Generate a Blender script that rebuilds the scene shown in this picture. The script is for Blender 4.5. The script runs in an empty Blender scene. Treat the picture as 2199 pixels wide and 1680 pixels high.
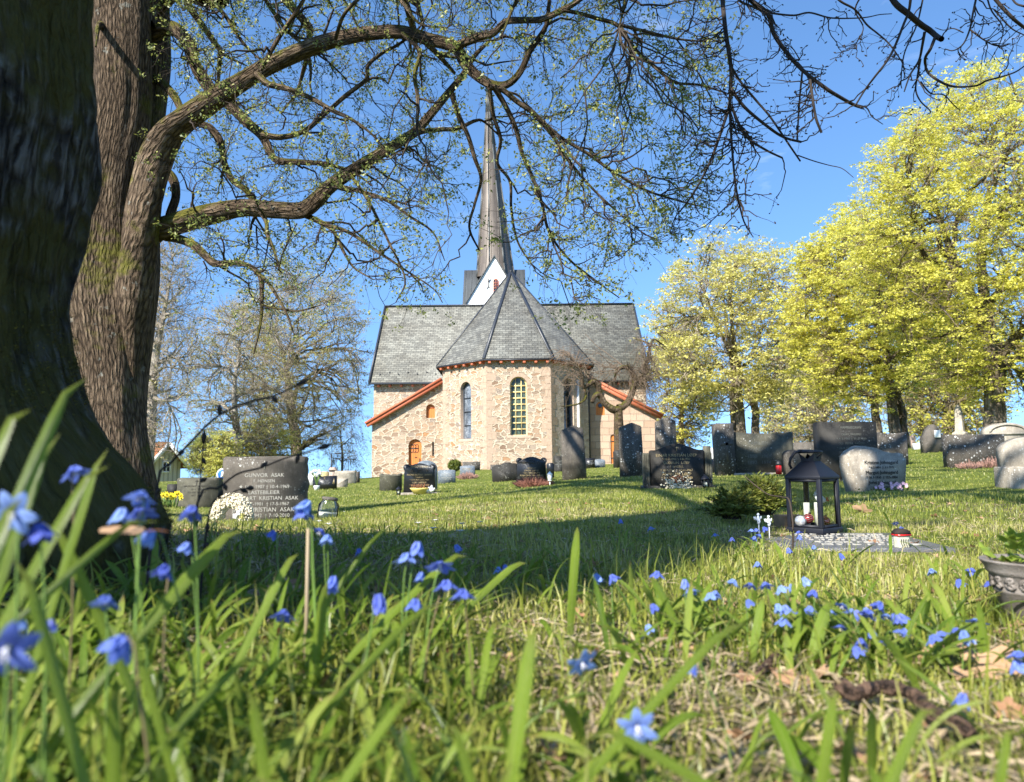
import bpy, bmesh, math, random
import numpy as np
from mathutils import Vector, Matrix, noise as mnoise
from mathutils.geometry import tessellate_polygon

R = math.radians
PI = math.pi
rnd = random.Random(7)
rng = np.random.default_rng(11)
sc = bpy.context.scene
COL = sc.collection

# ------------------------------------------------------------------ camera, sky, sun, exposure
FPX, CX, CY = 1525.0, 1099.5, 840.0          # focal length and centre in pixels of a 2199 x 1680 picture
PITCH, ROLL, EYE = 6.0, -0.6, 0.25
cam_d = bpy.data.cameras.new('camera')
cam = bpy.data.objects.new('camera', cam_d)
COL.objects.link(cam)
cam_d.sensor_width = 36.0
cam_d.lens = FPX / 2199.0 * 36.0
cam_d.clip_start, cam_d.clip_end = 0.02, 3000
cam_d.dof.use_dof = True
cam_d.dof.focus_distance = 4.0
cam_d.dof.aperture_fstop = 6.0
CM = Matrix.Rotation(R(90 + PITCH), 3, 'X') @ Matrix.Rotation(R(ROLL), 3, 'Z')
cam.matrix_world = Matrix.Translation((0, 0, EYE)) @ CM.to_4x4()
sc.camera = cam

SUN_AZ, SUN_EL = 37.0, 37.0                  # degrees to the left of straight-behind, and above the ground
SD = Vector((-math.sin(R(SUN_AZ)) * math.cos(R(SUN_EL)), -math.cos(R(SUN_AZ)) * math.cos(R(SUN_EL)), math.sin(R(SUN_EL))))
sun_d = bpy.data.lights.new('sun', 'SUN')
sun = bpy.data.objects.new('sun', sun_d)
COL.objects.link(sun)
sun_d.energy, sun_d.angle, sun_d.color = 5.0, R(0.5), (1.0, 0.95, 0.86)
sun.rotation_euler = SD.to_track_quat('Z', 'Y').to_euler()

world = bpy.data.worlds.new('World')
sc.world = world
world.use_nodes = True
wn, wl = world.node_tree.nodes, world.node_tree.links
bg = wn['Background']
sky = wn.new('ShaderNodeTexSky')
sky.sky_type = 'NISHITA'
sky.sun_disc = False
sky.sun_elevation = R(SUN_EL)
sky.sun_rotation = math.atan2(SD.x, SD.y)
sky.air_density, sky.dust_density, sky.ozone_density = 1.0, 0.1, 3.2
bg.inputs['Strength'].default_value = 0.14
# the low sky over the hill crest is clear blue: look the sky model up a little above the true elevation
stc = wn.new('ShaderNodeTexCoord'); smp = wn.new('ShaderNodeMapping'); smp.vector_type = 'POINT'
smp.inputs['Scale'].default_value = (1, 1, 0.85); smp.inputs['Location'].default_value = (0, 0, 0.20)
wl.new(stc.outputs['Generated'], smp.inputs[0]); wl.new(smp.outputs[0], sky.inputs[0])
# thin wisps of cirrus low in the sky
wtc = wn.new('ShaderNodeTexCoord')
wmp = wn.new('ShaderNodeMapping'); wmp.inputs['Scale'].default_value = (2.2, 2.2, 9.0); wmp.inputs['Rotation'].default_value = (0.0, 0.35, 0.2)
wno = wn.new('ShaderNodeTexNoise'); wno.inputs['Scale'].default_value = 3.1; wno.inputs['Detail'].default_value = 8; wno.inputs['Distortion'].default_value = 0.9
wrp = wn.new('ShaderNodeMapRange'); wrp.inputs[1].default_value = 0.62; wrp.inputs[2].default_value = 0.95; wrp.inputs[3].default_value = 0.0; wrp.inputs[4].default_value = 0.3
wmx = wn.new('ShaderNodeMixRGB'); wmx.inputs[2].default_value = (6.5, 6.8, 7.2, 1)
wl.new(wtc.outputs['Generated'], wmp.inputs[0]); wl.new(wmp.outputs[0], wno.inputs['Vector']); wl.new(wno.outputs['Fac'], wrp.inputs[0])
wl.new(wrp.outputs[0], wmx.inputs[0]); wl.new(sky.outputs[0], wmx.inputs[1]); whs = wn.new('ShaderNodeHueSaturation'); whs.inputs['Saturation'].default_value = 1.12
wl.new(wmx.outputs[0], whs.inputs['Color']); wl.new(whs.outputs[0], bg.inputs[0])

vs = sc.view_settings
vs.view_transform, vs.look, vs.exposure, vs.gamma, vs.use_curve_mapping = 'Standard', 'None', 1.2, 1.0, False
sc.cycles.max_bounces, sc.cycles.transparent_max_bounces = 6, 12
sc.cycles.use_denoising = True


def P(px, py, Y):
    """World point on the sight line through pixel (px, py), Y metres ahead of the camera."""
    d = CM @ Vector(((px - CX) / FPX, (CY - py) / FPX, -1.0))
    k = Y / d.y
    return Vector((d.x * k, Y, EYE + d.z * k))


def on_plane(px, py, A, B):
    """(u, z) of the sight line through (px, py) on the upright plane through A and B, u measured from A."""
    d = CM @ Vector(((px - CX) / FPX, (CY - py) / FPX, -1.0))
    t = Vector((B[0] - A[0], B[1] - A[1])); L = t.length; t /= L
    n = Vector((-t.y, t.x))
    k = (n.x * A[0] + n.y * A[1]) / (n.x * d.x + n.y * d.y)
    return ((d.x * k - A[0]) * t.x + (d.y * k - A[1]) * t.y, EYE + d.z * k)


# ------------------------------------------------------------------ object helpers
def tag(o, label=None, cat=None, group=None, kind=None):
    if label: o['label'] = label
    if cat: o['category'] = cat
    if group: o['group'] = group
    if kind: o['kind'] = kind
    return o


def empty(name, loc=(0, 0, 0), rz=0.0, label=None, cat=None, group=None, kind=None):
    o = bpy.data.objects.new(name, None)
    COL.objects.link(o)
    o.location = loc; o.rotation_euler = (0, 0, rz); o.empty_display_size = 0.1
    return tag(o, label, cat, group, kind)


def mk(name, verts, faces, mat, parent=None, uv=None, smooth=False, mi=None):
    """One mesh object. faces: list of lists, or an (N,3)/(N,4) array; uv: None, 'planar', or per-vertex (V,2) array."""
    me = bpy.data.meshes.new(name)
    V = np.asarray(verts, dtype=np.float32).reshape(-1, 3)
    if isinstance(faces, np.ndarray):
        k = faces.shape[1]; nf = len(faces)
        loops = faces.astype(np.int32).ravel(); starts = np.arange(nf, dtype=np.int32) * k
        tot = np.full(nf, k, np.int32)
    else:
        tot = np.array([len(f) for f in faces], np.int32)
        loops = np.array([i for f in faces for i in f], np.int32)
        starts = np.concatenate(([0], np.cumsum(tot)[:-1])).astype(np.int32)
    me.vertices.add(len(V)); me.vertices.foreach_set('co', V.ravel())
    me.loops.add(len(loops)); me.loops.foreach_set('vertex_index', loops)
    me.polygons.add(len(tot)); me.polygons.foreach_set('loop_start', starts); me.polygons.foreach_set('loop_total', tot)
    if smooth: me.polygons.foreach_set('use_smooth', np.ones(len(tot), bool))
    for m in (mat if isinstance(mat, (list, tuple)) else [mat]): me.materials.append(m)
    if mi is not None: me.polygons.foreach_set('material_index', np.asarray(mi, np.int32))
    me.update(calc_edges=True)
    if isinstance(uv, str):
        L = me.uv_layers.new(name='UVMap').data
        for p in me.polygons:
            n = p.normal
            u = Vector((0, 0, 1)).cross(n)
            u = Vector((1, 0, 0)) if u.length < 1e-3 else u.normalized()
            v = n.cross(u)
            for li in p.loop_indices:
                c = me.vertices[me.loops[li].vertex_index].co
                L[li].uv = (c.dot(u), c.dot(v))
    elif uv is not None:
        L = me.uv_layers.new(name='UVMap').data
        L.foreach_set('uv', np.asarray(uv, np.float32)[loops].ravel())
    me.validate()
    o = bpy.data.objects.new(name, me)
    COL.objects.link(o)
    if parent is not None: o.parent = parent
    return o


class MB:
    """Collects boxes, bars, lathes, prisms into one mesh."""
    def __init__(s): s.v, s.f = [], []
    def add(s, vs, fs):
        b = len(s.v); s.v += [tuple(x) for x in vs]; s.f += [[i + b for i in f] for f in fs]; return s
    def box(s, x0, x1, y0, y1, z0, z1):
        return s.add([(x0, y0, z0), (x1, y0, z0), (x1, y1, z0), (x0, y1, z0), (x0, y0, z1), (x1, y0, z1), (x1, y1, z1), (x0, y1, z1)],
                     [[0, 3, 2, 1], [4, 5, 6, 7], [0, 1, 5, 4], [1, 2, 6, 5], [2, 3, 7, 6], [3, 0, 4, 7]])
    def beam(s, a, b, w, h, up=(0, 0, 1)):
        a, b = Vector(a), Vector(b); t = (b - a).normalized(); r = t.cross(Vector(up))
        r = Vector((1, 0, 0)) if r.length < 1e-4 else r.normalized()
        u = r.cross(t)
        c = [(-w / 2, -h / 2), (w / 2, -h / 2), (w / 2, h / 2), (-w / 2, h / 2)]
        return s.add([a + r * p + u * q for p, q in c] + [b + r * p + u * q for p, q in c],
                     [[3, 2, 1, 0], [4, 5, 6, 7], [0, 1, 5, 4], [1, 2, 6, 5], [2, 3, 7, 6], [3, 0, 4, 7]])
    def lathe(s, prof, n=20, c=(0, 0, 0)):
        vs, fs = [], []
        for r, z in prof:
            for i in range(n):
                a = 2 * PI * i / n; vs.append((c[0] + r * math.cos(a), c[1] + r * math.sin(a), c[2] + z))
        for j in range(len(prof) - 1):
            for i in range(n):
                k = (i + 1) % n; fs.append([j * n + i, j * n + k, (j + 1) * n + k, (j + 1) * n + i])
        fs.append([i for i in range(n)][::-1]); fs.append([(len(prof) - 1) * n + i for i in range(n)])
        return s.add(vs, fs)
    def ball(s, c, r, n=12, sq=(1, 1, 1)):
        vs, fs = [], []
        m = n // 2
        for j in range(m + 1):
            t = PI * j / m
            for i in range(n):
                a = 2 * PI * i / n
                q = max(1e-3, math.sin(t))
                vs.append((c[0] + r * sq[0] * q * math.cos(a), c[1] + r * sq[1] * q * math.sin(a), c[2] - r * sq[2] * math.cos(t)))
        for j in range(m):
            for i in range(n):
                k = (i + 1) % n; fs.append([j * n + i, j * n + k, (j + 1) * n + k, (j + 1) * n + i])
        return s.add(vs, fs)
    def tube(s, pts, rad, n=8):
        pts = np.array([tuple(p) for p in pts], float)[None]; rad = np.broadcast_to(np.asarray(rad, float), (pts.shape[1],))[None]
        v, f, _ = tubes(pts, rad, n)
        vs = [tuple(x) for x in v]; k = pts.shape[1]
        return s.add(vs, [list(x) for x in f] + [list(range(n))[::-1], [(k - 1) * n + i for i in range(n)]])
    def slab(s, pts, th, axis=(0, 1, 0)):
        """closed outline of 3-D points, extruded along axis by th"""
        d = Vector(axis) * th; n = len(pts)
        vs = [Vector(p) for p in pts] + [Vector(p) + d for p in pts]
        return s.add(vs, [list(range(n)), [n + i for i in range(n)][::-1]] + [[(i + 1) % n, i, n + i, n + (i + 1) % n] for i in range(n)])
    def obj(s, name, mat, parent=None, uv='planar', smooth=False, bevel=0):
        o = mk(name, s.v, s.f, mat, parent, uv, smooth)
        bm = bmesh.new(); bm.from_mesh(o.data)
        bmesh.ops.recalc_face_normals(bm, faces=bm.faces)
        if bevel:
            bmesh.ops.bevel(bm, geom=[e for e in bm.edges if e.is_manifold and e.calc_face_angle(0) > 0.5], offset=bevel, segments=2, affect='EDGES', profile=0.6)
        bm.to_mesh(o.data); bm.free()
        return o


def frames(p):
    t = np.gradient(p, axis=1)
    t /= np.linalg.norm(t, axis=2, keepdims=True) + 1e-9
    ref = np.where(np.abs(t.mean(1))[:, 2:3] > 0.8, np.array([[1.0, 0.13, 0]]), np.array([[0.1, 0.05, 1.0]]))[:, None, :]
    a = np.cross(t, ref); a /= np.linalg.norm(a, axis=2, keepdims=True) + 1e-9
    return t, a, np.cross(t, a)


def tubes(p, r, k):
    """p (N,n,3), r (N,n): verts, quads, uv of N tubes with k sides"""
    N, n = r.shape
    t, a, b = frames(p)
    th = np.arange(k) * 2 * PI / k
    v = p[:, :, None, :] + r[:, :, None, None] * (np.cos(th)[None, None, :, None] * a[:, :, None, :] + np.sin(th)[None, None, :, None] * b[:, :, None, :])
    idx = np.arange(N * n * k).reshape(N, n, k)
    i0 = idx[:, :-1, :]; i1 = idx[:, 1:, :]
    q = np.stack([i0, np.roll(i0, -1, 2), np.roll(i1, -1, 2), i1], -1).reshape(-1, 4)
    ln = np.concatenate([np.zeros((N, 1)), np.cumsum(np.linalg.norm(np.diff(p, axis=1), axis=2), 1)], 1)
    uv = np.stack([np.broadcast_to((np.abs(th - PI) * 1.0)[None, None, :] * r.mean(1)[:, None, None], (N, n, k)), np.broadcast_to(ln[:, :, None], (N, n, k))], -1)
    return v.reshape(-1, 3), q, uv.reshape(-1, 2)


def smooth_line(pts, n):
    """Catmull-Rom through pts (K, D), n samples"""
    p = np.asarray(pts, float)
    q = np.vstack([2 * p[0] - p[1], p, 2 * p[-1] - p[-2]])
    s = np.concatenate([[0], np.cumsum(np.linalg.norm(np.diff(p[:, :3], axis=0), axis=1))])
    out = []
    for x in np.linspace(0, s[-1], n):
        i = min(len(p) - 2, max(0, int(np.searchsorted(s, x, 'right') - 1)))
        u = (x - s[i]) / max(1e-9, s[i + 1] - s[i])
        a, b, c, d = q[i], q[i + 1], q[i + 2], q[i + 3]
        out.append(0.5 * (2 * b + (c - a) * u + (2 * a - 5 * b + 4 * c - d) * u * u + (3 * b - a - 3 * c + d) * u ** 3))
    return np.array(out)


# ------------------------------------------------------------------ materials
class Nt:
    def __init__(s, name):
        s.m = bpy.data.materials.new(name); s.m.use_nodes = True
        s.n, s.l = s.m.node_tree.nodes, s.m.node_tree.links
        s.b = s.n['Principled BSDF']; s.out = s.n['Material Output']
    def node(s, t, **kw):
        nd = s.n.new('ShaderNode' + t)
        for k, v in kw.items():
            k = k.replace('_', ' ') if k.replace('_', ' ') in nd.inputs else k
            if k in nd.inputs:
                if isinstance(v, bpy.types.NodeSocket): s.l.new(v, nd.inputs[k])
                else: nd.inputs[k].default_value = v
            else: setattr(nd, k, v)
        return nd
    def uv(s, sx=1, sy=1, sz=1, src='UV', loc=(0, 0, 0)):
        tc = s.node('TexCoord')
        mp = s.node('Mapping', Vector=tc.outputs[src]); mp.inputs['Scale'].default_value = (sx, sy, sz); mp.inputs['Location'].default_value = loc
        return mp.outputs[0]
    def noise(s, vec, scale, detail=4, rough=0.55, dist=0.0):
        nd = s.node('TexNoise', Vector=vec, Scale=scale, Detail=detail, Roughness=rough, Distortion=dist)
        return nd.outputs['Fac']
    def vor(s, vec, scale, feature='F1', rand=1.0, dims='3D'):
        nd = s.node('TexVoronoi', feature=feature, voronoi_dimensions=dims)
        nd.inputs['Scale'].default_value = scale; nd.inputs['Randomness'].default_value = rand
        s.l.new(vec, nd.inputs['Vector'])
        return nd
    def ramp(s, fac, stops, interp='LINEAR'):
        nd = s.node('ValToRGB', Fac=fac); cr = nd.color_ramp; cr.interpolation = interp
        while len(cr.elements) < len(stops): cr.elements.new(0.5)
        for e, (p, c) in zip(cr.elements, stops):
            e.position = p; e.color = (*c, 1) if len(c) == 3 else c
        return nd.outputs[0]
    def rng(s, v, a, b, c=0.0, d=1.0):
        nd = s.node('MapRange'); s.l.new(v, nd.inputs[0])
        for i, x in enumerate((a, b, c, d)): nd.inputs[i + 1].default_value = x
        return nd.outputs[0]
    def mix(s, f, a, b, mode='MIX'):
        nd = s.node('MixRGB', blend_type=mode)
        for i, x in enumerate((f, a, b)):
            if isinstance(x, bpy.types.NodeSocket): s.l.new(x, nd.inputs[i])
            elif i == 0: nd.inputs[0].default_value = x
            else: nd.inputs[i].default_value = (*x, 1)
        return nd.outputs[0]
    def math(s, op, a, b=0.0):
        nd = s.node('Math', operation=op)
        for i, x in enumerate((a, b)):
            if isinstance(x, bpy.types.NodeSocket): s.l.new(x, nd.inputs[i])
            else: nd.inputs[i].default_value = x
        return nd.outputs[0]
    def vadd(s, v, w, k):
        sc_ = s.node('VectorMath', operation='SCALE'); s.l.new(w, sc_.inputs[0]); sc_.inputs['Scale'].default_value = k
        ad = s.node('VectorMath', operation='ADD'); s.l.new(v, ad.inputs[0]); s.l.new(sc_.outputs[0], ad.inputs[1])
        return ad.outputs[0]
    def set(s, col=None, rough=None, spec=None, bump=None, bd=0.02, bs=1.0, metal=None):
        b = s.b
        if col is not None:
            if isinstance(col, bpy.types.NodeSocket): s.l.new(col, b.inputs['Base Color'])
            else: b.inputs['Base Color'].default_value = (*col, 1)
        if rough is not None:
            if isinstance(rough, bpy.types.NodeSocket): s.l.new(rough, b.inputs['Roughness'])
            else: b.inputs['Roughness'].default_value = rough
        if spec is not None: b.inputs['Specular IOR Level'].default_value = spec
        if metal is not None: b.inputs['Metallic'].default_value = metal
        if bump is not None:
            bp = s.node('Bump', Height=bump, Distance=bd, Strength=bs); s.l.new(bp.outputs[0], b.inputs['Normal'])
        return s.m
    def translucent(s, col, f):
        """leaf-like: part of the light goes through"""
        tr = s.node('BsdfTranslucent')
        if isinstance(col, bpy.types.NodeSocket): s.l.new(col, tr.inputs[0])
        else: tr.inputs[0].default_value = (*col, 1)
        mx = s.node('MixShader'); mx.inputs[0].default_value = f
        s.l.new(s.b.outputs[0], mx.inputs[1]); s.l.new(tr.outputs[0], mx.inputs[2]); s.l.new(mx.outputs[0], s.out.inputs[0])
        return s.m
    def island(s): return s.node('NewGeometry').outputs['Random Per Island']


M = {}


def plain(key, col, rough=0.6, spec=0.4, var=0.25, scale=25.0, metal=0.0, bump=0.0):
    t = Nt(key); n = t.noise(t.uv(src='Object'), scale, 5)
    c = t.mix(t.rng(n, 0.3, 0.7), tuple(x * (1 - var) for x in col), tuple(min(1, x * (1 + var)) for x in col))
    M[key] = t.set(c, rough, spec, n if bump else None, bump or 0.01, metal=metal)


def leafy(key, cols, f=0.35, rough=0.45, spec=0.4):
    t = Nt(key); n = len(cols)
    c = t.ramp(t.island(), [(i / max(1, n - 1), c) for i, c in enumerate(cols)])
    t.set(c, rough, spec)
    M[key] = t.translucent(c, f)


def rubble(key, sx, sy, pal, mortar, mort=0.07, seed=0.0):
    t = Nt(key); uv = t.uv(loc=(seed, seed * 2, 0))
    nd = t.node('TexNoise', Vector=uv, Scale=2.6, Detail=4)
    wv = t.vadd(uv, nd.outputs['Color'], 0.26)
    mp = t.node('Mapping', Vector=wv); mp.inputs['Scale'].default_value = (sx, sy, 1)
    vc = t.vor(mp.outputs[0], 1.0, 'F1', 0.85, '2D'); vd = t.vor(mp.outputs[0], 1.0, 'F2', 0.85, '2D')
    vc.distance = vd.distance = 'CHEBYCHEV'
    edge = t.math('MULTIPLY', t.math('SUBTRACT', vd.outputs['Distance'], vc.outputs['Distance']), 0.62)
    sep = t.node('SeparateColor', Color=vc.outputs['Color'])
    stone = t.ramp(sep.outputs[0], pal)
    grain = t.noise(uv, 22, 6, 0.7); blot = t.noise(uv, 3.5, 4)
    stone = t.mix(t.rng(grain, 0.3, 0.72, 0.0, 0.6), stone, t.mix(1.0, stone, (0.45, 0.42, 0.4), 'MULTIPLY'))
    stone = t.mix(t.rng(sep.outputs[1], 0.0, 1.0, 0.0, 0.45), stone, mortar)
    w = t.math('MULTIPLY', t.rng(blot, 0.25, 0.75, 0.5, 2.1), mort)
    d = t.math('DIVIDE', edge, w)
    mask = t.rng(t.math('ADD', d, t.rng(grain, 0.2, 0.8, -0.4, 0.4)), 0.75, 1.25)
    lime = t.rng(t.noise(uv, 0.9, 5, 0.65), 0.56, 0.72, 0.0, 0.55)
    mask = t.math('MULTIPLY', mask, t.math('SUBTRACT', 1.0, lime))
    mcol = t.mix(t.rng(grain, 0.3, 0.7), tuple(x * 0.82 for x in mortar), mortar)
    col = t.mix(mask, mcol, stone)
    stain = t.rng(t.noise(t.uv(1.2, 0.35), 1.1, 5), 0.5, 0.8, 0.0, 0.35)
    col = t.mix(stain, col, t.mix(1.0, col, (0.5, 0.46, 0.42), 'MULTIPLY'))
    h = t.math('ADD', mask, t.math('MULTIPLY', grain, 0.7))
    M[key] = t.set(col, 0.9, 0.2, h, 0.07, 1.0)


rubble('rubble', 2.2, 4.4, [(0, (0.19, 0.115, 0.075)), (0.18, (0.40, 0.265, 0.175)), (0.42, (0.46, 0.325, 0.225)), (0.58, (0.30, 0.21, 0.15)), (0.72, (0.46, 0.24, 0.11)), (0.84, (0.27, 0.22, 0.185)), (1, (0.51, 0.38, 0.275))], (0.62, 0.515, 0.39), 0.075)
rubble('rubble_fine', 1.9, 3.6, [(0, (0.26, 0.21, 0.18)), (0.3, (0.48, 0.39, 0.33)), (0.6, (0.56, 0.46, 0.38)), (0.85, (0.34, 0.28, 0.24)), (1, (0.6, 0.52, 0.44))], (0.60, 0.52, 0.43), 0.05, 3.0)


def ashlar():
    t = Nt('ashlar'); uv = t.uv()
    nd = t.node('TexNoise', Vector=uv, Scale=2.0, Detail=3)
    v = t.vadd(uv, nd.outputs['Color'], 0.05)
    b = t.node('TexBrick', Vector=v, Scale=1.0, Mortar_Size=0.022, Mortar_Smooth=0.4, Brick_Width=0.85, Row_Height=0.42, Bias=0.0)
    b.inputs['Color1'].default_value = (0.42, 0.295, 0.215, 1); b.inputs['Color2'].default_value = (0.53, 0.395, 0.30, 1); b.inputs['Mortar'].default_value = (0.36, 0.275, 0.215, 1)
    g = t.noise(uv, 18, 6, 0.7)
    c = t.mix(t.rng(g, 0.35, 0.7, 0, 0.6), b.outputs['Color'], t.mix(1.0, b.outputs['Color'], (0.6, 0.55, 0.5), 'MULTIPLY'))
    h = t.math('SUBTRACT', t.math('MULTIPLY', g, 0.6), b.outputs['Fac'])
    M['ashlar'] = t.set(c, 0.9, 0.2, h, 0.02)


ashlar()


def slate(key, c1, c2, mort, w=0.34, h=0.2, streak=0.6):
    t = Nt(key); uv = t.uv()
    b = t.node('TexBrick', Vector=uv, Scale=1.0, Mortar_Size=0.011, Mortar_Smooth=0.1, Brick_Width=w, Row_Height=h, Bias=-0.1)
    b.inputs['Color1'].default_value = (*c1, 1); b.inputs['Color2'].default_value = (*c2, 1); b.inputs['Mortar'].default_value = (*mort, 1)
    n = t.noise(uv, 0.55, 5, 0.6); s2 = t.noise(t.uv(2.2, 0.18), 1.0, 5, 0.7); g = t.noise(uv, 9, 4)
    c = t.mix(t.rng(n, 0.4, 0.68, 0, streak), b.outputs['Color'], t.mix(1.0, b.outputs['Color'], (0.52, 0.47, 0.42), 'MULTIPLY'))
    c = t.mix(t.rng(s2, 0.5, 0.72, 0, streak), c, t.mix(1.0, c, (0.50, 0.47, 0.43), 'MULTIPLY'))
    c = t.mix(t.rng(g, 0.55, 0.8, 0, 0.35), c, (0.36, 0.37, 0.33))
    saw = t.math('SUBTRACT', 1.0, t.math('FRACT', t.math('DIVIDE', t.node('SeparateXYZ', Vector=uv).outputs[1], h)))
    hh = t.math('ADD', t.math('MULTIPLY', saw, 0.8), t.math('SUBTRACT', t.math('MULTIPLY', g, 0.3), b.outputs['Fac']))
    M[key] = t.set(c, 0.55, 0.4, hh, 0.015)


slate('slate', (0.13, 0.127, 0.107), (0.25, 0.246, 0.206), (0.05, 0.05, 0.046))


def sheet_metal(key, col, seam=0.42):
    t = Nt(key); uv = t.uv()
    x = t.node('SeparateXYZ', Vector=uv).outputs[0]
    f = t.math('ABSOLUTE', t.math('SUBTRACT', t.math('FRACT', t.math('DIVIDE', x, seam)), 0.5))
    ridge = t.rng(f, 0.0, 0.05, 1, 0)
    n = t.noise(t.uv(1.6, 0.22), 1.3, 6, 0.65); g = t.noise(uv, 6, 5)
    c = t.mix(t.rng(n, 0.3, 0.72), tuple(v * 0.6 for v in col), tuple(min(1, v * 1.5) for v in col))
    c = t.mix(t.rng(g, 0.5, 0.8, 0, 0.5), c, tuple(v * 0.7 for v in col))
    c = t.mix(t.math('MULTIPLY', ridge, 0.5), c, tuple(v * 0.5 for v in col))
    M[key] = t.set(c, 0.5, 0.5, ridge, 0.03, metal=0.15)


sheet_metal('spire_metal', (0.115, 0.092, 0.072), 0.62)
sheet_metal('tower_metal', (0.085, 0.09, 0.088), 0.5)
plain('flashing', (0.03, 0.034, 0.042), 0.4, 0.5)
plain('plaster', (0.80, 0.79, 0.75), 0.9, 0.2, 0.10, 3.0)
plain('red_wood', (0.44, 0.13, 0.065), 0.6, 0.3, 0.12, 6)
plain('iron', (0.018, 0.018, 0.02), 0.45, 0.5)
plain('window_cream', (0.62, 0.49, 0.22), 0.5, 0.4, 0.1)
plain('white_paint', (0.78, 0.77, 0.73), 0.5, 0.4, 0.06)
plain('reveal_stone', (0.38, 0.28, 0.205), 0.9, 0.2, 0.2, 8)


def door_wood():
    t = Nt('orange_boards'); uv = t.uv()
    x = t.node('SeparateXYZ', Vector=uv).outputs[0]
    f = t.math('ABSOLUTE', t.math('SUBTRACT', t.math('FRACT', t.math('DIVIDE', x, 0.14)), 0.5))
    gap = t.rng(f, 0.0, 0.06, 1, 0); n = t.noise(t.uv(14, 1.5), 1, 4)
    c = t.mix(t.rng(n, 0.3, 0.7), (0.50, 0.155, 0.035), (0.62, 0.22, 0.06)); c = t.mix(t.math('MULTIPLY', gap, 0.7), c, (0.18, 0.05, 0.015))
    M['orange_boards'] = t.set(c, 0.55, 0.3, t.math('SUBTRACT', 1.0, gap), 0.01)


door_wood()


def panes(key, dark, light, sc_, rough=0.12):
    t = Nt(key); uv = t.uv()
    v = t.vor(uv, sc_, 'F1', 1.0, '2D'); s_ = t.node('SeparateColor', Color=v.outputs['Color'])
    n = t.noise(uv, 2.0, 3)
    c = t.mix(t.math('MULTIPLY', s_.outputs[0], t.rng(n, 0.3, 0.7)), dark, light)
    M[key] = t.set(c, rough, 0.7)


panes('leaded_glass', (0.02, 0.035, 0.03), (0.17, 0.21, 0.12), 5.0)
panes('pattern_glass', (0.05, 0.06, 0.075), (0.36, 0.40, 0.45), 26.0, 0.3)  # pale lattice, plus a mottled blue-grey reflection painted into the colour
panes('dark_glass', (0.012, 0.015, 0.018), (0.06, 0.07, 0.08), 4.0, 0.08)


def bark(key, dark, mid, light, fu, fv, moss=0.5, bd=0.03, mosscol=(0.10, 0.095, 0.016)):
    t = Nt(key); uv = t.uv()
    nd = t.node('TexNoise', Vector=uv, Scale=7.0, Detail=5, Roughness=0.65)
    v = t.vadd(uv, nd.outputs['Color'], 0.035)
    mp = t.node('Mapping', Vector=v); mp.inputs['Scale'].default_value = (fu, fv, 1)
    e = t.vor(mp.outputs[0], 1.0, 'DISTANCE_TO_EDGE', 1.0, '2D').outputs['Distance']
    mp3 = t.node('Mapping', Vector=v); mp3.inputs['Scale'].default_value = (fu * .9, fv * .22, 1)
    rdg = t.math('ABSOLUTE', t.math('SUBTRACT', t.noise(mp3.outputs[0], 1.0, 3, 0.6), 0.5))
    ob = t.uv(src='Object')
    g = t.noise(t.uv(70, 22), 1.0, 6, 0.75); big = t.noise(ob, 1.3, 5); mo = t.noise(ob, 2.1, 6, 0.7)
    hgt = t.math('ADD', t.math('ADD', t.math('MULTIPLY', t.rng(e, 0.0, 0.35), 0.55), t.rng(rdg, 0.0, 0.16, 0.0, 0.55)), t.math('MULTIPLY', g, 0.45))
    c = t.ramp(t.math('MULTIPLY', hgt, 0.7), [(0.1, dark), (0.45, mid), (0.95, light)])
    c = t.mix(t.rng(big, 0.4, 0.65, 0, 0.5), c, t.mix(1.0, c, (0.55, 0.5, 0.45), 'MULTIPLY'))
    lich = t.rng(t.noise(ob, 9, 3, 0.6), 0.66, 0.72)
    c = t.mix(t.math('MULTIPLY', lich, 0.45), c, (0.33, 0.34, 0.30))
    nz = t.node('SeparateXYZ', Vector=t.node('NewGeometry').outputs['Normal']).outputs[2]
    mm = t.rng(t.math('ADD', mo, t.math('MULTIPLY', nz, 0.16)), 0.62 - 0.2 * moss, 0.72 - 0.2 * moss, 0, 0.9)
    c = t.mix(mm, c, t.mix(g, tuple(x * 0.5 for x in mosscol), tuple(x * 1.6 for x in mosscol)))
    M[key] = t.set(c, 0.92, 0.15, hgt, bd, 1.0)


bark('bark_near', (0.006, 0.005, 0.004), (0.045, 0.037, 0.030), (0.20, 0.19, 0.18), 46, 14, 0.8, 0.012, (0.060, 0.050, 0.010))
bark('bark_maple', (0.012, 0.009, 0.006), (0.10, 0.070, 0.046), (0.25, 0.185, 0.125), 34, 7, 0.40, 0.03)
bark('bark_far', (0.05, 0.04, 0.03), (0.17, 0.135, 0.10), (0.30, 0.26, 0.20), 6, 1.6, 0.35, 0.06)
bark('bark_pale', (0.12, 0.10, 0.08), (0.34, 0.30, 0.25), (0.55, 0.51, 0.44), 6, 2.0, 0.2, 0.05)
plain('twig_dark', (0.032, 0.024, 0.019), 0.8, 0.2, 0.4, 6)
plain('twig_brown', (0.05, 0.037, 0.027), 0.85, 0.2, 0.4, 3)
plain('twig_grey', (0.30, 0.25, 0.19), 0.85, 0.2, 0.4, 0.6)
plain('twig_olive', (0.19, 0.15, 0.085), 0.85, 0.2, 0.4, 0.6)
leafy('maple_buds', [(0.10, 0.13, 0.035), (0.20, 0.24, 0.065), (0.42, 0.42, 0.11), (0.15, 0.19, 0.05)], 0.4)
leafy('yellow_bloom', [(0.50, 0.49, 0.08), (0.72, 0.68, 0.12), (0.86, 0.80, 0.22), (0.62, 0.61, 0.11)], 0.5)
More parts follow.
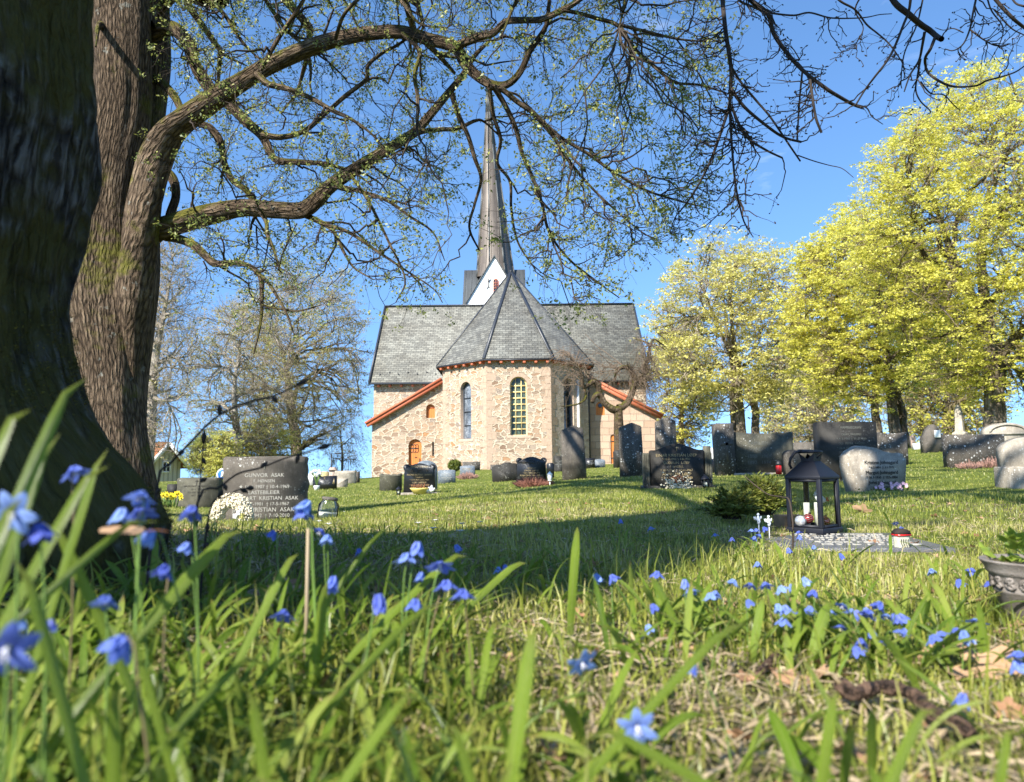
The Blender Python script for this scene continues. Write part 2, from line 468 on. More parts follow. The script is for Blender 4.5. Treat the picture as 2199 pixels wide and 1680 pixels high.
leafy('pale_bloom', [(0.54, 0.50, 0.16), (0.70, 0.64, 0.22), (0.62, 0.59, 0.17)], 0.4)
leafy('olive_buds', [(0.24, 0.20, 0.07), (0.42, 0.37, 0.13), (0.36, 0.34, 0.11), (0.50, 0.44, 0.18)], 0.4)
leafy('lime_leaves', [(0.56, 0.56, 0.13), (0.76, 0.72, 0.22), (0.66, 0.65, 0.17)], 0.5)


def grass_mat(key, cols, f=0.4, rough=0.42):
    t = Nt(key)
    isl = t.island()
    pos = t.node('NewGeometry').outputs['Position']
    n = t.noise(pos, 1.4, 4); n2 = t.noise(pos, 0.35, 3)
    k = t.math('ADD', t.math('MULTIPLY', isl, 0.62), t.math('MULTIPLY', t.rng(t.math('ADD', n, n2), 0.82, 1.18), 0.38))
    c = t.ramp(k, cols)
    t.set(c, rough, 0.45)
    M[key] = t.translucent(c, f)


grass_mat('grass_blade', [(0.0, (0.07, 0.10, 0.012)), (0.25, (0.16, 0.20, 0.026)), (0.46, (0.29, 0.32, 0.05)), (0.66, (0.41, 0.40, 0.09)), (0.84, (0.48, 0.43, 0.18)), (1.0, (0.56, 0.46, 0.27))])
def strap_mat():
    t = Nt('strap_leaf'); isl = t.island(); uv = t.uv(); sep = t.node('SeparateXYZ', Vector=uv)
    c = t.ramp(t.math('ADD', t.math('MULTIPLY', isl, 0.8), t.math('MULTIPLY', t.noise(t.uv(src='Object'), 30, 3), 0.2)), [(0.0, (0.075, 0.14, 0.014)), (0.35, (0.165, 0.27, 0.026)), (0.65, (0.28, 0.38, 0.05)), (1.0, (0.42, 0.48, 0.10))])
    vein = t.math('SINE', t.math('MULTIPLY', sep.outputs[0], 62.0))
    blot = t.noise(t.uv(2.5, 7), 1.0, 5, 0.7)
    c = t.mix(t.rng(vein, -1, 1, 0.0, 0.22), c, t.mix(1.0, c, (0.45, 0.5, 0.4), 'MULTIPLY'))
    c = t.mix(t.rng(blot, 0.52, 0.75, 0.0, 0.4), c, (0.32, 0.33, 0.10))
    mid = t.rng(t.math('ABSOLUTE', t.math('SUBTRACT', sep.outputs[0], 0.5)), 0.0, 0.10, 0.25, 0.0)
    c = t.mix(mid, c, (0.40, 0.46, 0.14))
    tip = t.math('MULTIPLY', t.rng(sep.outputs[1], 0.86, 1.0), t.rng(isl, 0.45, 0.8))
    c = t.mix(tip, c, (0.30, 0.20, 0.08))
    root = t.rng(sep.outputs[1], 0.0, 0.22, 0.5, 0.0); c = t.mix(root, c, (0.36, 0.36, 0.17))
    t.set(c, t.rng(blot, 0.3, 0.7, 0.20, 0.40), 0.35, t.math('ADD', vein, t.math('MULTIPLY', blot, 2.0)), 0.0004, 0.7)
    M['strap_leaf'] = t.translucent(c, 0.48)


strap_mat()
grass_mat('straw', [(0.0, (0.22, 0.16, 0.09)), (0.5, (0.40, 0.31, 0.19)), (1.0, (0.58, 0.48, 0.32))], 0.2, 0.6)


def petal_mat():
    t = Nt('scilla_blue')
    c = t.ramp(t.node('ObjectInfo').outputs['Random'], [(0, (0.10, 0.135, 0.50)), (0.5, (0.16, 0.23, 0.64)), (1, (0.28, 0.42, 0.78))])
    v = t.rng(t.math('ABSOLUTE', t.math('SUBTRACT', t.node('SeparateXYZ', Vector=t.uv()).outputs[0], 0.5)), 0.0, 0.14, 0.55, 0.0)
    c = t.mix(v, c, (0.05, 0.075, 0.50))
    t.set(c, 0.45, 0.35); M['scilla_blue'] = t.translucent(c, 0.35)


petal_mat()
plain('petal_white', (0.80, 0.80, 0.78), 0.6, 0.3, 0.06)
plain('stem_brown', (0.16, 0.12, 0.06), 0.5, 0.4, 0.3)
plain('stem_green', (0.12, 0.20, 0.04), 0.5, 0.4, 0.3)
plain('anther', (0.55, 0.55, 0.60), 0.6, 0.3, 0.1)

# ------------------------------------------------------------------ terrain
CTRL = [(560, 1122, 7.0), (420, 1090, 12.0), (700, 1052, 20), (838, 1055, 18), (900, 1060, 15), (960, 1038, 24), (1004, 1028, 27), (1085, 1034, 21), (1142, 1044, 16),
        (1236, 1029, 17), (1358, 1024, 17), (1455, 1048, 9.5), (1640, 1018, 13), (1823, 1034, 11), (1890, 1063, 7.5), (2010, 972, 22), (2105, 1003, 14), (2185, 1050, 9),
        (1745, 1152, 3.0), (742, 1037, 32), (1000, 1010, 40), (1120, 1008, 40), (798, 1026, 44), (1350, 996, 44), (1290, 1005, 33), (1880, 1195, 2.4), (1100, 1150, 2.7),
        (800, 1130, 3.4), (1950, 1060, 6.0), (1500, 1075, 6.0), (1000, 1075, 6.5), (650, 1130, 4.5), (2150, 1390, 1.05)]
ctl = [tuple(P(*c)) for c in CTRL]
ctl += [(0, 0, 0.0), (0.6, 0.45, 0.0), (-0.5, 0.4, 0.015), (0, -2, 0.05), (-3, -1.5, 0.1), (3, -2, 0.05), (0.3, 1.0, 0.005), (1.0, 1.1, 0.01), (-0.75, 0.9, 0.05), (-1.5, 1.9, 0.10), (-4.4, 7.0, -0.1), (-5, 3, 0.05),
        (-16, 48, -0.55), (-6, 50, -0.2), (3, 52, 0.3), (15, 30, 0.72), (25, 30, 0.9), (30, 45, 0.95), (12, 46, 0.5), (22, 60, 0.7), (-12, 70, -1.7), (-30, 60, -1.3), (-22, 30, -0.6), (5, 80, -0.6), (-20, 12, -0.4), (12, 4, -0.1), (-12, -8, 0.1), (12, -8, 0.1), (40, 80, 0.2), (-50, 80, -3), (0, 110, -3), (50, 110, -2.2), (-60, 20, -1.2), (60, 20, 0.6)]
ctl = np.array(ctl)


def _phi(d2):
    return 0.5 * d2 * np.log(d2 + 1e-9)


def _w(xy):
    """compress far coordinates so near control points get room"""
    r = np.hypot(xy[:, 0], xy[:, 1])[:, None]
    return xy / (r + 1e-6) * np.log1p(r / 3.0) * 3.0


_c = _w(ctl[:, :2]); _n = len(_c)
_K = _phi(((_c[:, None] - _c[None]) ** 2).sum(-1)) + np.eye(_n) * 0.02
_Q = np.hstack([np.ones((_n, 1)), _c])
_A = np.block([[_K, _Q], [_Q.T, np.zeros((3, 3))]])
_S = np.linalg.solve(_A, np.concatenate([ctl[:, 2], np.zeros(3)]))


def gz(x, y):
    """ground height (arrays or scalars)"""
    xy = np.stack([np.ravel(np.asarray(x, float)), np.ravel(np.asarray(y, float))], 1)
    q = _w(xy); out = np.empty(len(q))
    for i in range(0, len(q), 20000):
        s = q[i:i + 20000]
        out[i:i + 20000] = _phi(((s[:, None] - _c[None]) ** 2).sum(-1)) @ _S[:_n] + _S[_n] + s @ _S[_n + 1:]
    r = np.hypot(xy[:, 0], xy[:, 1])
    far = np.clip((r - 75) / 90, 0, 1); far = far * far * (3 - 2 * far)
    out = out * (1 - far) + far * (-3.0 - (r - 75) * 0.021)
    out += (0.006 * np.sin(xy[:, 0] * 9.1 + 1.3) * np.sin(xy[:, 1] * 7.7) + 0.012 * np.sin(xy[:, 0] * 2.3) * np.cos(xy[:, 1] * 1.9 + 0.5)) * np.clip(r / 2, 0.3, 1)
    return out.reshape(np.shape(x)) if np.ndim(x) else float(out[0])


def ground_at(px, py, Ymin=0.3, Ymax=120):
    """first terrain point on the sight line through a pixel"""
    ys = np.geomspace(Ymin, Ymax, 500)
    p0 = P(px, py, 1.0)
    xs = p0.x * ys; zs = EYE + (p0.z - EYE) * ys
    g = gz(xs, ys)
    hit = np.nonzero(zs <= g)[0]
    i = hit[0] if len(hit) else -1
    return Vector((xs[i], ys[i], g[i]))


def ax(near, far, n):
    t = np.linspace(-1, 1, n)
    return np.sign(t) * (near * np.abs(t) + (far - near) * np.abs(t) ** 5.5)


gx, gy = np.meshgrid(ax(7, 900, 241), ax(7, 900, 241) + 2.5)
gv = np.stack([gx.ravel(), gy.ravel(), gz(gx.ravel(), gy.ravel())], 1)
ii = np.arange(241 * 241).reshape(241, 241)
gf = np.stack([ii[:-1, :-1], ii[:-1, 1:], ii[1:, 1:], ii[1:, :-1]], -1).reshape(-1, 4)


def ground_mat():
    t = Nt('turf'); o = t.uv(src='Object')
    a = t.noise(o, 0.8, 6, 0.65); b = t.noise(o, 14, 6, 0.7); c = t.noise(o, 60, 4, 0.7); big = t.noise(o, 0.13, 3)
    soil = t.ramp(c, [(0.25, (0.07, 0.048, 0.028)), (0.5, (0.22, 0.165, 0.098)), (0.75, (0.46, 0.37, 0.23))])
    green = t.ramp(b, [(0.25, (0.055, 0.08, 0.015)), (0.5, (0.13, 0.165, 0.03)), (0.75, (0.24, 0.24, 0.07))])
    far = t.rng(t.node('VectorMath', operation='LENGTH', Vector=o).outputs['Value'], 1.5, 9.0, 0.0, 0.30)
    k = t.rng(t.math('ADD', t.math('ADD', a, t.math('MULTIPLY', big, 0.4)), far), 0.56, 0.84)
    M['turf'] = t.set(t.mix(k, soil, green), 0.95, 0.1, t.math('ADD', b, c), 0.025)


ground_mat()
tag(mk('ground', gv, gf, M['turf'], smooth=True), 'grassy churchyard ground with bare brown patches', None, None, 'structure')


# ------------------------------------------------------------------ church
church = empty('church', P(1110, 1005, 46), 0, 'rubble stone church with an octagonal apse, slate roofs and tall spire', 'church')
COFF = church.location.copy()


def cpart(mb, name, mat, bevel=0, parent=None, label=None, smooth=False):
    """mesh given in world coordinates, hung under the church"""
    o = mb.obj(name, mat, parent or church, 'planar', smooth, bevel)
    o.data.transform(Matrix.Translation(-COFF))
    if label: o['label'] = label
    return o


def arch(u0, u1, z0, z1, pointed=False, n=12):
    """outline (counter-clockwise) of an opening with a round head, top at z1"""
    w = u1 - u0; r = w / 2; zc = z1 - r
    pts = [(u0, z0), (u1, z0), (u1, zc)]
    pts += [(u0 + r + r * math.cos(PI * i / n), zc + r * math.sin(PI * i / n) * (1.0)) for i in range(1, n)]
    return pts + [(u0, zc)]


def facade(A, B, outer, holes, name, mat, depth=0.45, parent=None, reveal='reveal_stone'):
    """upright wall from A to B (left to right seen from outside) with real openings; returns a (u,z,d)->world map"""
    t = Vector((B[0] - A[0], B[1] - A[1], 0)).normalized(); inn = Vector((-t.y, t.x, 0))
    W = lambda u, z, d=0.0: Vector((A[0], A[1], 0)) + t * u + Vector((0, 0, z)) + inn * d
    loops = [[Vector((u, z, 0)) for u, z in outer]] + [[Vector((u, z, 0)) for u, z in h] for h in holes]
    tri = tessellate_polygon(loops)
    flat = [p for l in loops for p in l]
    mb = MB(); mb.add([W(p.x, p.y) for p in flat], [list(f) for f in tri])
    cpart(mb, name, mat, parent=parent)
    if holes:
        rv = MB()
        for h in holes:
            n = len(h)
            rv.add([W(u, z) for u, z in h] + [W(u, z, depth) for u, z in h], [[i, (i + 1) % n, n + (i + 1) % n, n + i] for i in range(n)])
        cpart(rv, 'window_reveal', M[reveal], parent=parent)
    return W


YF, YS, YA, YT, YR = 40.0, 42.65, 43.6, 47.0, 52.2
xa = lambda px, Y: P(px, 1000, Y).x
A0, A1, A2, A3 = (xa(951, YS), YS), (xa(1046, YF), YF), (xa(1186, YF), YF), (xa(1266, YS), YS)
ze = P(1117, 766, YF).z                       # eaves of the apse
B0 = -1.2
H = lambda A, B, x0, x1, y0, y1: arch(*[on_plane(x, y1, A, B)[0] for x in (x0, x1)], on_plane((x0 + x1) / 2, y1, A, B)[1], on_plane((x0 + x1) / 2, y0, A, B)[1])
SEG = lambda A, B: math.hypot(B[0] - A[0], B[1] - A[1])
rect = lambda L, z: [(0, B0), (L, B0), (L, z), (0, z)]
hL = H(A0, A1, 989, 1012, 820, 943)
hC = H(A1, A2, 1096, 1133, 809, 935)
hR = H(A2, A3, 1212, 1233, 812, 930)
WL = facade(A0, A1, rect(SEG(A0, A1), ze), [hL], 'apse_wall', M['rubble'])
WC = facade(A1, A2, rect(SEG(A1, A2), ze), [hC], 'apse_wall', M['rubble'])
WR = facade(A2, A3, rect(SEG(A2, A3), ze), [hR], 'apse_wall', M['rubble_fine'])
facade((A0[0], YT + 4), A0, rect(YT + 4 - YS, ze), [], 'apse_wall', M['rubble'])
facade(A3, (A3[0], YT + 4), rect(YT + 4 - YS, ze), [], 'apse_wall', M['rubble_fine'])


def window(W, h, cols, rows, frame, pane, bars, fw=0.07, kind='window'):
    us = [p[0] for p in h]; u0, u1 = min(us), max(us); z0 = min(p[1] for p in h); z1 = max(p[1] for p in h)
    r = (u1 - u0) / 2; zc = z1 - r; uc = (u0 + u1) / 2
    pn = MB(); pn.add([W(u, z, 0.30) for u, z in h], [list(range(len(h)))])
    win = cpart(pn, 'window', M[pane])
    fr = MB(); n = len(h)
    ins = [(uc + (u - uc) * (1 - fw / r), z0 + (z - z0) * (1 - fw / (z1 - z0)) + fw * 0.5) for u, z in h]
    fr.add([W(u, z, 0.22) for u, z in h] + [W(u, z, 0.22) for u, z in ins] + [W(u, z, 0.30) for u, z in ins],
           [[i, (i + 1) % n, n + (i + 1) % n, n + i] for i in range(n)] + [[n + i, n + (i + 1) % n, 2 * n + (i + 1) % n, 2 * n + i] for i in range(n)])
    cpart(fr, 'window_frame', M[frame], parent=win)
    top = lambda u: zc + math.sqrt(max(0, r * r - (u - uc) ** 2))
    mb = MB()
    for c in range(1, cols):
        u = u0 + (u1 - u0) * c / cols; mb.beam(W(u, z0, 0.265), W(u, top(u), 0.265), bars, 0.05, (1, 0, 0))
    for k in range(1, rows):
        z = z0 + (z1 - z0 - r * 0.3) * k / rows
        dx = r if z < zc else math.sqrt(max(0, r * r - (z - zc) ** 2))
        mb.beam(W(uc - dx, z, 0.262), W(uc + dx, z, 0.262), 0.05, bars)
    cpart(mb, 'glazing_bars', M[frame], parent=win)
    return win


window(WC, hC, 3, 9, 'window_cream', 'leaded_glass', 0.075)['label'] = 'tall round-headed window with cream glazing bars'
window(WL, hL, 1, 4, 'flashing', 'pattern_glass', 0.035, 0.05)
window(WR, hR, 1, 4, 'flashing', 'dark_glass', 0.035, 0.05)
# light stone dressing round each window, a few mm proud
for W, h in ((WL, hL), (WC, hC), (WR, hR)):
    us = [p[0] for p in h]; uc = (min(us) + max(us)) / 2; z0 = min(p[1] for p in h)
    k = 0
    mb = MB(); q = h[2:]
    for i in range(len(q) - 1):
        (u, z), (u2, z2) = q[i], q[i + 1]
        if abs(z - z2) > 1.0: continue
        zc = q[0][1]; f = 1.42
        mb.add([W(u, z, -0.012), W(u2, z2, -0.012), W(uc + (u2 - uc) * f, zc + (z2 - zc) * f, -0.012), W(uc + (u - uc) * f, zc + (z - zc) * f, -0.012)], [[0, 1, 2, 3]])
    mb.add([W(min(us) - 0.18, z0 - 0.16, -0.02), W(max(us) + 0.18, z0 - 0.16, -0.02), W(max(us) + 0.18, z0, -0.02), W(min(us) - 0.18, z0, -0.02), W(min(us), z0, 0.3), W(max(us), z0, 0.3)], [[0, 1, 2, 3], [3, 2, 5, 4]])
    cpart(mb, 'window_surround', M['reveal_stone'])

# dressed corner stones of the apse, a few mm proud of the rubble
for (W, L, side) in ((WL, SEG(A0, A1), 1), (WC, SEG(A1, A2), 0), (WC, SEG(A1, A2), 1), (WR, SEG(A2, A3), 0), (WL, SEG(A0, A1), 0)):
    mb = MB(); z = -.3; k = side
    while z < ze - .3:
        hq = rnd.uniform(.34, .5); wq = (.30, .52)[k % 2] * rnd.uniform(.85, 1.15); u0, u1 = (0, wq) if side == 0 else (L - wq, L)
        mb.add([W(u0, z, -.008), W(u1, z, -.008), W(u1, z + hq - .03, -.008), W(u0, z + hq - .03, -.008)], [[0, 1, 2, 3]]); z += hq; k += 1
    cpart(mb, 'quoins', M['reveal_stone'])

# apse roof
apex = P(1097, 584, 46.2)
ov = 0.38
ctr = Vector(((A1[0] + A2[0]) / 2, YS + 1.9))
def out(p, o=ov):
    d = Vector((p[0] - ctr.x, p[1] - ctr.y)); k = (d.length + o) / d.length
    return (ctr.x + d.x * k, ctr.y + d.y * k)
zo = ze - 0.16
e0, e1, e2, e3 = [Vector((*out(p), zo)) for p in (A0, A1, A2, A3)]
eL, eR = Vector((A0[0] - ov, YT + 5, zo)), Vector((A3[0] + ov, YT + 5, zo))
e0 = Vector((A0[0] - ov, A0[1] - 0.1, zo)); e3 = Vector((A3[0] + ov, A3[1] - 0.1, zo))
back = apex + Vector((0, 8, 0))
rf = MB()
rf.add([e0, e1, e2, e3, eL, eR, apex, back], [[0, 1, 6], [1, 2, 6], [2, 3, 6], [0, 6, 7, 4], [3, 5, 7, 6]])
apse_roof = cpart(rf, 'apse_roof', M['slate'])
fl = MB()
for e in (e1, e2):
    fl.beam(e + Vector((0, 0, 0.02)), apex + Vector((0, 0, 0.04)), 0.17, 0.07)
fl.beam(e0 + Vector((0, 0, 0.02)), apex + Vector((0, 0, 0.03)), 0.10, 0.06); fl.beam(e3 + Vector((0, 0, 0.02)), apex + Vector((0, 0, 0.03)), 0.12, 0.06)
fl.beam(apex + Vector((0, -0.1, 0.03)), back, 0.16, 0.1)
cpart(fl, 'hip_flashing', M['flashing'], parent=apse_roof)
ea = MB()
for a, b in ((e0, e1), (e1, e2), (e2, e3), (eL, e0), (e3, eR)):
    ea.beam(a - Vector((0, 0, 0.06)), b - Vector((0, 0, 0.06)), 0.06, 0.07)
cpart(ea, 'gutter', M['flashing'], parent=apse_roof)
so = MB()
so.add([e0, e1, e2, e3, Vector((*A3, zo)), Vector((*A2, zo)), Vector((*A1, zo)), Vector((*A0, zo))], [[0, 1, 6, 7], [1, 2, 5, 6], [2, 3, 4, 5]])
so.v = [tuple(Vector(v) - Vector((0, 0, 0.10))) for v in so.v]
cpart(so, 'soffit', M['red_wood'], parent=apse_roof)


def corbels(a, b, n, t_in, skip=0.0):
    for i in range(n):
        f = skip + (i + 0.5) / n * (1 - 2 * skip)
        p = a.lerp(b, f)
        d = Vector((t_in[0], t_in[1], 0)).normalized()
        mb = MB(); mb.beam(p + Vector((0, 0, -0.16)) + d * 0.02, p + Vector((0, 0, -0.16)) + d * 0.42, 0.16, 0.17)
        cpart(mb, 'corbel', M['red_wood'], 0.02)


corbels(e0, e1, 6, (0.7, 0.7)); corbels(e1, e2, 6, (0, 1)); corbels(e2, e3, 5, (-0.7, 0.7))

# low annexes on both sides of the apse, each with a sloping red verge
def annex(px_in, px_out, y_in, y_out, side, mat, ops, slit=None):
    xi, xo = xa(px_in, YA), xa(px_out, YA)
    A, B = ((xo, YA), (xi, YA)) if side < 0 else ((xi, YA), (xo, YA))
    zi, zo_ = P(px_in, y_in, YA).z, P(px_out, y_out, YA).z
    L = abs(xo - xi)
    outer = [(0, B0), (L, B0), (L, zi), (0, zo_)] if side < 0 else [(0, B0), (L, B0), (L, zo_), (0, zi)]
    holes = [H(A, B, *o) for o in ops]
    if slit: holes.append([on_plane(x, y, A, B) for x, y in ((slit[0], slit[3]), (slit[1], slit[3]), (slit[1], slit[2]), (slit[0], slit[2]))])
    W = facade(A, B, outer, holes, 'annex_wall', mat, 0.35)
    s = MB(); s.add([(xo, YA, B0), (xo, YT + 3, B0), (xo, YT + 3, zo_), (xo, YA, zo_)], [[0, 1, 2, 3] if side < 0 else [3, 2, 1, 0]])
    cpart(s, 'annex_wall', mat)
    # roof plane and verge boards
    d = Vector((xo - xi, 0, zo_ - zi)).normalized(); nrm = Vector((-d.z, 0, d.x)); nrm = nrm if nrm.z > 0 else -nrm
    p0, p1 = Vector((xi, YA - 0.25, zi)) + nrm * 0.06, Vector((xo, YA - 0.25, zo_)) + nrm * 0.06 + d * 0.35
    r = MB(); up = nrm * 0.12
    r.add([p0, p1, p1 + Vector((0, YT + 2 - YA, 0)), p0 + Vector((0, YT + 2 - YA, 0)), p0 + up, p1 + up, p1 + up + Vector((0, YT + 2 - YA, 0)), p0 + up + Vector((0, YT + 2 - YA, 0))],
          [[0, 1, 2, 3], [4, 5, 6, 7], [1, 2, 6, 5], [0, 1, 5, 4]])
    roof = cpart(r, 'annex_roof', M['slate'])
    b = MB()
    b.beam(p0 - Vector((0, 0.03, 0)) - nrm * 0.13, p1 - Vector((0, 0.03, 0)) - nrm * 0.13, 0.05, 0.22, nrm)
    b.beam(p0 - Vector((0, 0.08, 0)) + nrm * 0.05, p1 - Vector((0, 0.08, 0)) + nrm * 0.05, 0.06, 0.15, nrm)
    cpart(b, 'barge_board', M['red_wood'], parent=roof)
    return W, holes


WAL, hA = annex(951, 798, 818, 907, -1, M['rubble'], [(877, 905, 943, 1030), (915, 934, 868, 898)], (928, 932, 949, 979))
WAR, hB = annex(1263, 1413, 812, 891, 1, M['ashlar'], [(1280, 1299, 863, 892), (1312, 1324, 933, 996)])


def boards(W, h, name, mat='orange_boards', d=0.2):
    mb = MB(); mb.add([W(u, z, d) for u, z in h], [list(range(len(h)))])
    return cpart(mb, name, M[mat])


door = boards(WAL, hA[0], 'door'); door['label'] = 'orange arched plank door with scrolled iron hinges'
us = [p[0] for p in hA[0]]; u0, u1 = min(us), max(us); dz = P(890, 963, YA).z
for zz in (dz, dz - 1.25):
    hg = MB(); w = u1 - u0
    hg.beam(WAL(u0 + 0.02, zz, 0.185), WAL(u0 + 0.02 + w * 0.72, zz, 0.185), 0.03, 0.045)
    for k in range(3):
        for s in (-1, 1):
            c0 = u0 + w * (0.2 + 0.2 * k)
            hg.tube([WAL(c0 + 0.11 * math.sin(a) , zz + s * (0.11 - 0.11 * math.cos(a)) * 1.1, 0.183) for a in np.linspace(0, 4.4, 9)], 0.016, 5)
    cpart(hg, 'hinge', M['iron'], parent=door)
hd = MB(); hd.beam(WAL(u1 - 0.14, dz - 0.62, 0.17), WAL(u1 - 0.14, dz - 0.92, 0.17), 0.05, 0.04, (1, 0, 0)); hd.beam(WAL(u1 - 0.30, dz - 0.55, 0.185), WAL(u1 - 0.44, dz - 0.55, 0.185), 0.03, 0.04)
cpart(hd, 'handle', M['iron'], parent=door)
sh = boards(WAL, hA[1], 'shutter')
b = MB(); us = [p[0] for p in hA[1]]; b.beam(WAL(min(us), sum(p[1] for p in hA[1]) / len(hA[1]), 0.18), WAL(max(us), sum(p[1] for p in hA[1]) / len(hA[1]), 0.18), 0.03, 0.04)
cpart(b, 'shutter_bar', M['red_wood'], parent=sh)
boards(WAL, hA[2], 'slit_window', 'flashing', 0.3)
sh = boards(WAR, hB[0], 'shutter', d=0.06)
vh = MB(); c = P(1289, 871, YA); vh.lathe([(0.14, 0), (0.14, 0.03), (0.10, 0.04), (0.0, 0.03)], 16)
vh.v = [(x + c.x, YA + 0.06 - z, y + c.z) for x, y, z in vh.v]
cpart(vh, 'round_pane', M['dark_glass'], parent=sh)
d2 = boards(WAR, hB[1], 'door', d=0.1)
us = [p[0] for p in hB[1]]
hg = MB()
for zz in (P(1318, 948, YA).z, P(1318, 984, YA).z): hg.beam(WAR(min(us) + 0.03, zz, 0.085), WAR(max(us) - 0.1, zz, 0.085), 0.03, 0.05)
cpart(hg, 'hinge', M['iron'], parent=d2)

# transept: long slate roof and its walls
xl, xr = xa(801, YT), xa(1392, YT)
zt = P(1000, 821, YT).z
ridge = P(1000, 661, YR).z
facade((xl, YT), (xr, YT), rect(xr - xl, zt), [], 'transept_wall', M['rubble'])
YB = 2 * YR - YT
for x, fl_ in ((xl, 0), (xr, 1)):
    g = MB(); g.add([(x, YT, B0), (x, YB, B0), (x, YB, zt), (x, YR, ridge - 0.1), (x, YT, zt)], [[0, 4, 3, 2, 1] if not fl_ else [0, 1, 2, 3, 4]])
    cpart(g, 'gable_wall', M['rubble'])
rl, rr = xl - 0.18, xr + 0.18
ye = YT - 0.42; ze2 = zt - 0.12
tr = MB(); th = Vector((0, 0, 0.14))
for s in (1, -1):
    y0 = ye if s > 0 else 2 * YR - ye
    q = [Vector((rl, y0, ze2)), Vector((rr, y0, ze2)), Vector((rr, YR, ridge)), Vector((rl, YR, ridge))]
    tr.add(q + [p + th for p in q], [[0, 1, 2, 3], [4, 5, 6, 7], [0, 1, 5, 4], [1, 2, 6, 5], [3, 0, 4, 7]])
troof = cpart(tr, 'transept_roof', M['slate'])
fz = MB()
for x in (rl - 0.04, rr + 0.04):
    fz.beam((x, ye - 0.05, ze2 + 0.08), (x, YR, ridge + 0.10), 0.12, 0.26); fz.beam((x, 2 * YR - ye, ze2 + 0.08), (x, YR, ridge + 0.10), 0.12, 0.26)
fz.beam((rl, YR, ridge + 0.17), (rr, YR, ridge + 0.17), 0.3, 0.09)
fz.beam((rl, ye - 0.04, ze2 + 0.03), (rr, ye - 0.04, ze2 + 0.03), 0.08, 0.12)
cpart(fz, 'verge_flashing', M['flashing'], parent=troof)
for i in range(24):
    x = xl + 0.35 + i * (xr - xl - 0.7) / 23
    if A0[0] - 0.5 < x < A3[0] + 0.5: continue
    mb = MB(); mb.beam((x, ye + 0.03, ze2 - 0.08), (x, YT, ze2 - 0.08), 0.15, 0.15)
    cpart(mb, 'corbel', M['red_wood'], 0.02)
sg = MB()
for i in range(30):
    x = xl + 0.4 + i * 0.62
    if x > xr - 0.3: break
    y = ye + 0.45 + 0.12 * (i % 2); z = ze2 + 0.14 + (y - ye) * (ridge - ze2) / (YR - ye)
    sg.beam((x, y, z), (x, y - 0.05, z + 0.12), 0.05, 0.05)
cpart(sg, 'snow_guards', M['flashing'], parent=troof)
# downpipe between apse and right annex, and one on the right shady facet
dp = MB(); dp.tube([(A3[0] + 0.12, YA - 0.12, B0), (A3[0] + 0.12, YA - 0.12, zo - 0.2)], 0.07, 8); cpart(dp, 'downpipe', M['flashing'])
dp = MB(); a = WR(hR[1][0] + 0.32, -1, -0.1); dp.tube([(a.x, a.y, B0), (a.x, a.y, P(1238, 815, 41.2).z)], 0.07, 8); cpart(dp, 'downpipe', M['white_paint'], label='white downpipe beside the shaded apse window')

# tower: four gables, metal saddle roofs, eight-sided spire
TY = 56.0
tx0, tx1 = xa(996, TY), xa(1132, TY); tw = tx1 - tx0; tcx = (tx0 + tx1) / 2; tcy = TY + tw / 2
zap = P(1065, 552, TY).z; zsh = zap - tw * 0.86; zsd = P(1063, 566, TY).z
sh_ = MB()
sh_.add([(tx0, TY, B0), (tx1, TY, B0), (tx1, TY + tw, B0), (tx0, TY + tw, B0), (tx0, TY, zsh), (tx1, TY, zsh), (tx1, TY + tw, zsh), (tx0, TY + tw, zsh)],
        [[0, 1, 5, 4], [1, 2, 6, 5], [2, 3, 7, 6], [3, 0, 4, 7]])
gx_ = xa(1065, TY)
sh_.add([(tx0, TY, zsh), (tx1, TY, zsh), (gx_, TY, zap)], [[0, 1, 2]]); sh_.add([(tx1, TY + tw, zsh), (tx0, TY + tw, zsh), (gx_, TY + tw, zap)], [[0, 1, 2]])
sh_.add([(tx1, TY, zsh), (tx1, TY + tw, zsh), (tx1, tcy, zsd)], [[0, 1, 2]]); sh_.add([(tx0, TY + tw, zsh), (tx0, TY, zsh), (tx0, tcy, zsd)], [[0, 1, 2]])
cpart(sh_, 'tower_wall', M['plaster'])
sr = MB(); o_ = 0.16
def saddle(p, q, l0, l1, r0, r1):
    sr.add([l0, p, q, l1, r0, r1], [[0, 1, 2, 3], [4, 5, 2, 1]])
    sr.add([Vector(v) + Vector((0, 0, 0.13)) for v in (l0, p, q, l1, r0, r1)], [[0, 1, 2, 3], [4, 5, 2, 1]])
    for a, b in ((l0, p), (p, r0), (l1, q), (q, r1)):
        sr.add([a, b, Vector(b) + Vector((0, 0, 0.13)), Vector(a) + Vector((0, 0, 0.13))], [[0, 1, 2, 3]])
z_ = zsh - 0.2
saddle((gx_, TY - o_, zap + 0.03), (gx_, TY + tw + o_, zap + 0.03), (tx0 - o_, TY - o_, z_), (tx0 - o_, TY + tw + o_, z_), (tx1 + o_, TY - o_, z_), (tx1 + o_, TY + tw + o_, z_))
saddle((tx0 - o_ * .5, tcy, zsd + 0.03), (tx1 + o_ * .5, tcy, zsd + 0.03), (tx0 - o_ * .5, TY - o_ * .6, z_), (tx1 + o_ * .5, TY - o_ * .6, z_), (tx0 - o_ * .5, TY + tw + o_ * .6, z_), (tx1 + o_ * .5, TY + tw + o_ * .6, z_))
cpart(sr, 'tower_roof', M['tower_metal'])
cx0, cy0 = xa(1067, tcy), tcy
tip = P(1047, 196, tcy)
zb = P(1065, 600, tcy).z
prof = [(0.0, 1.74), (0.06, 1.58), (0.14, 1.44), (0.3, 1.17), (0.5, 0.83), (0.7, 0.50), (0.88, 0.23), (1.0, 0.09)]
sv, sf = [], []
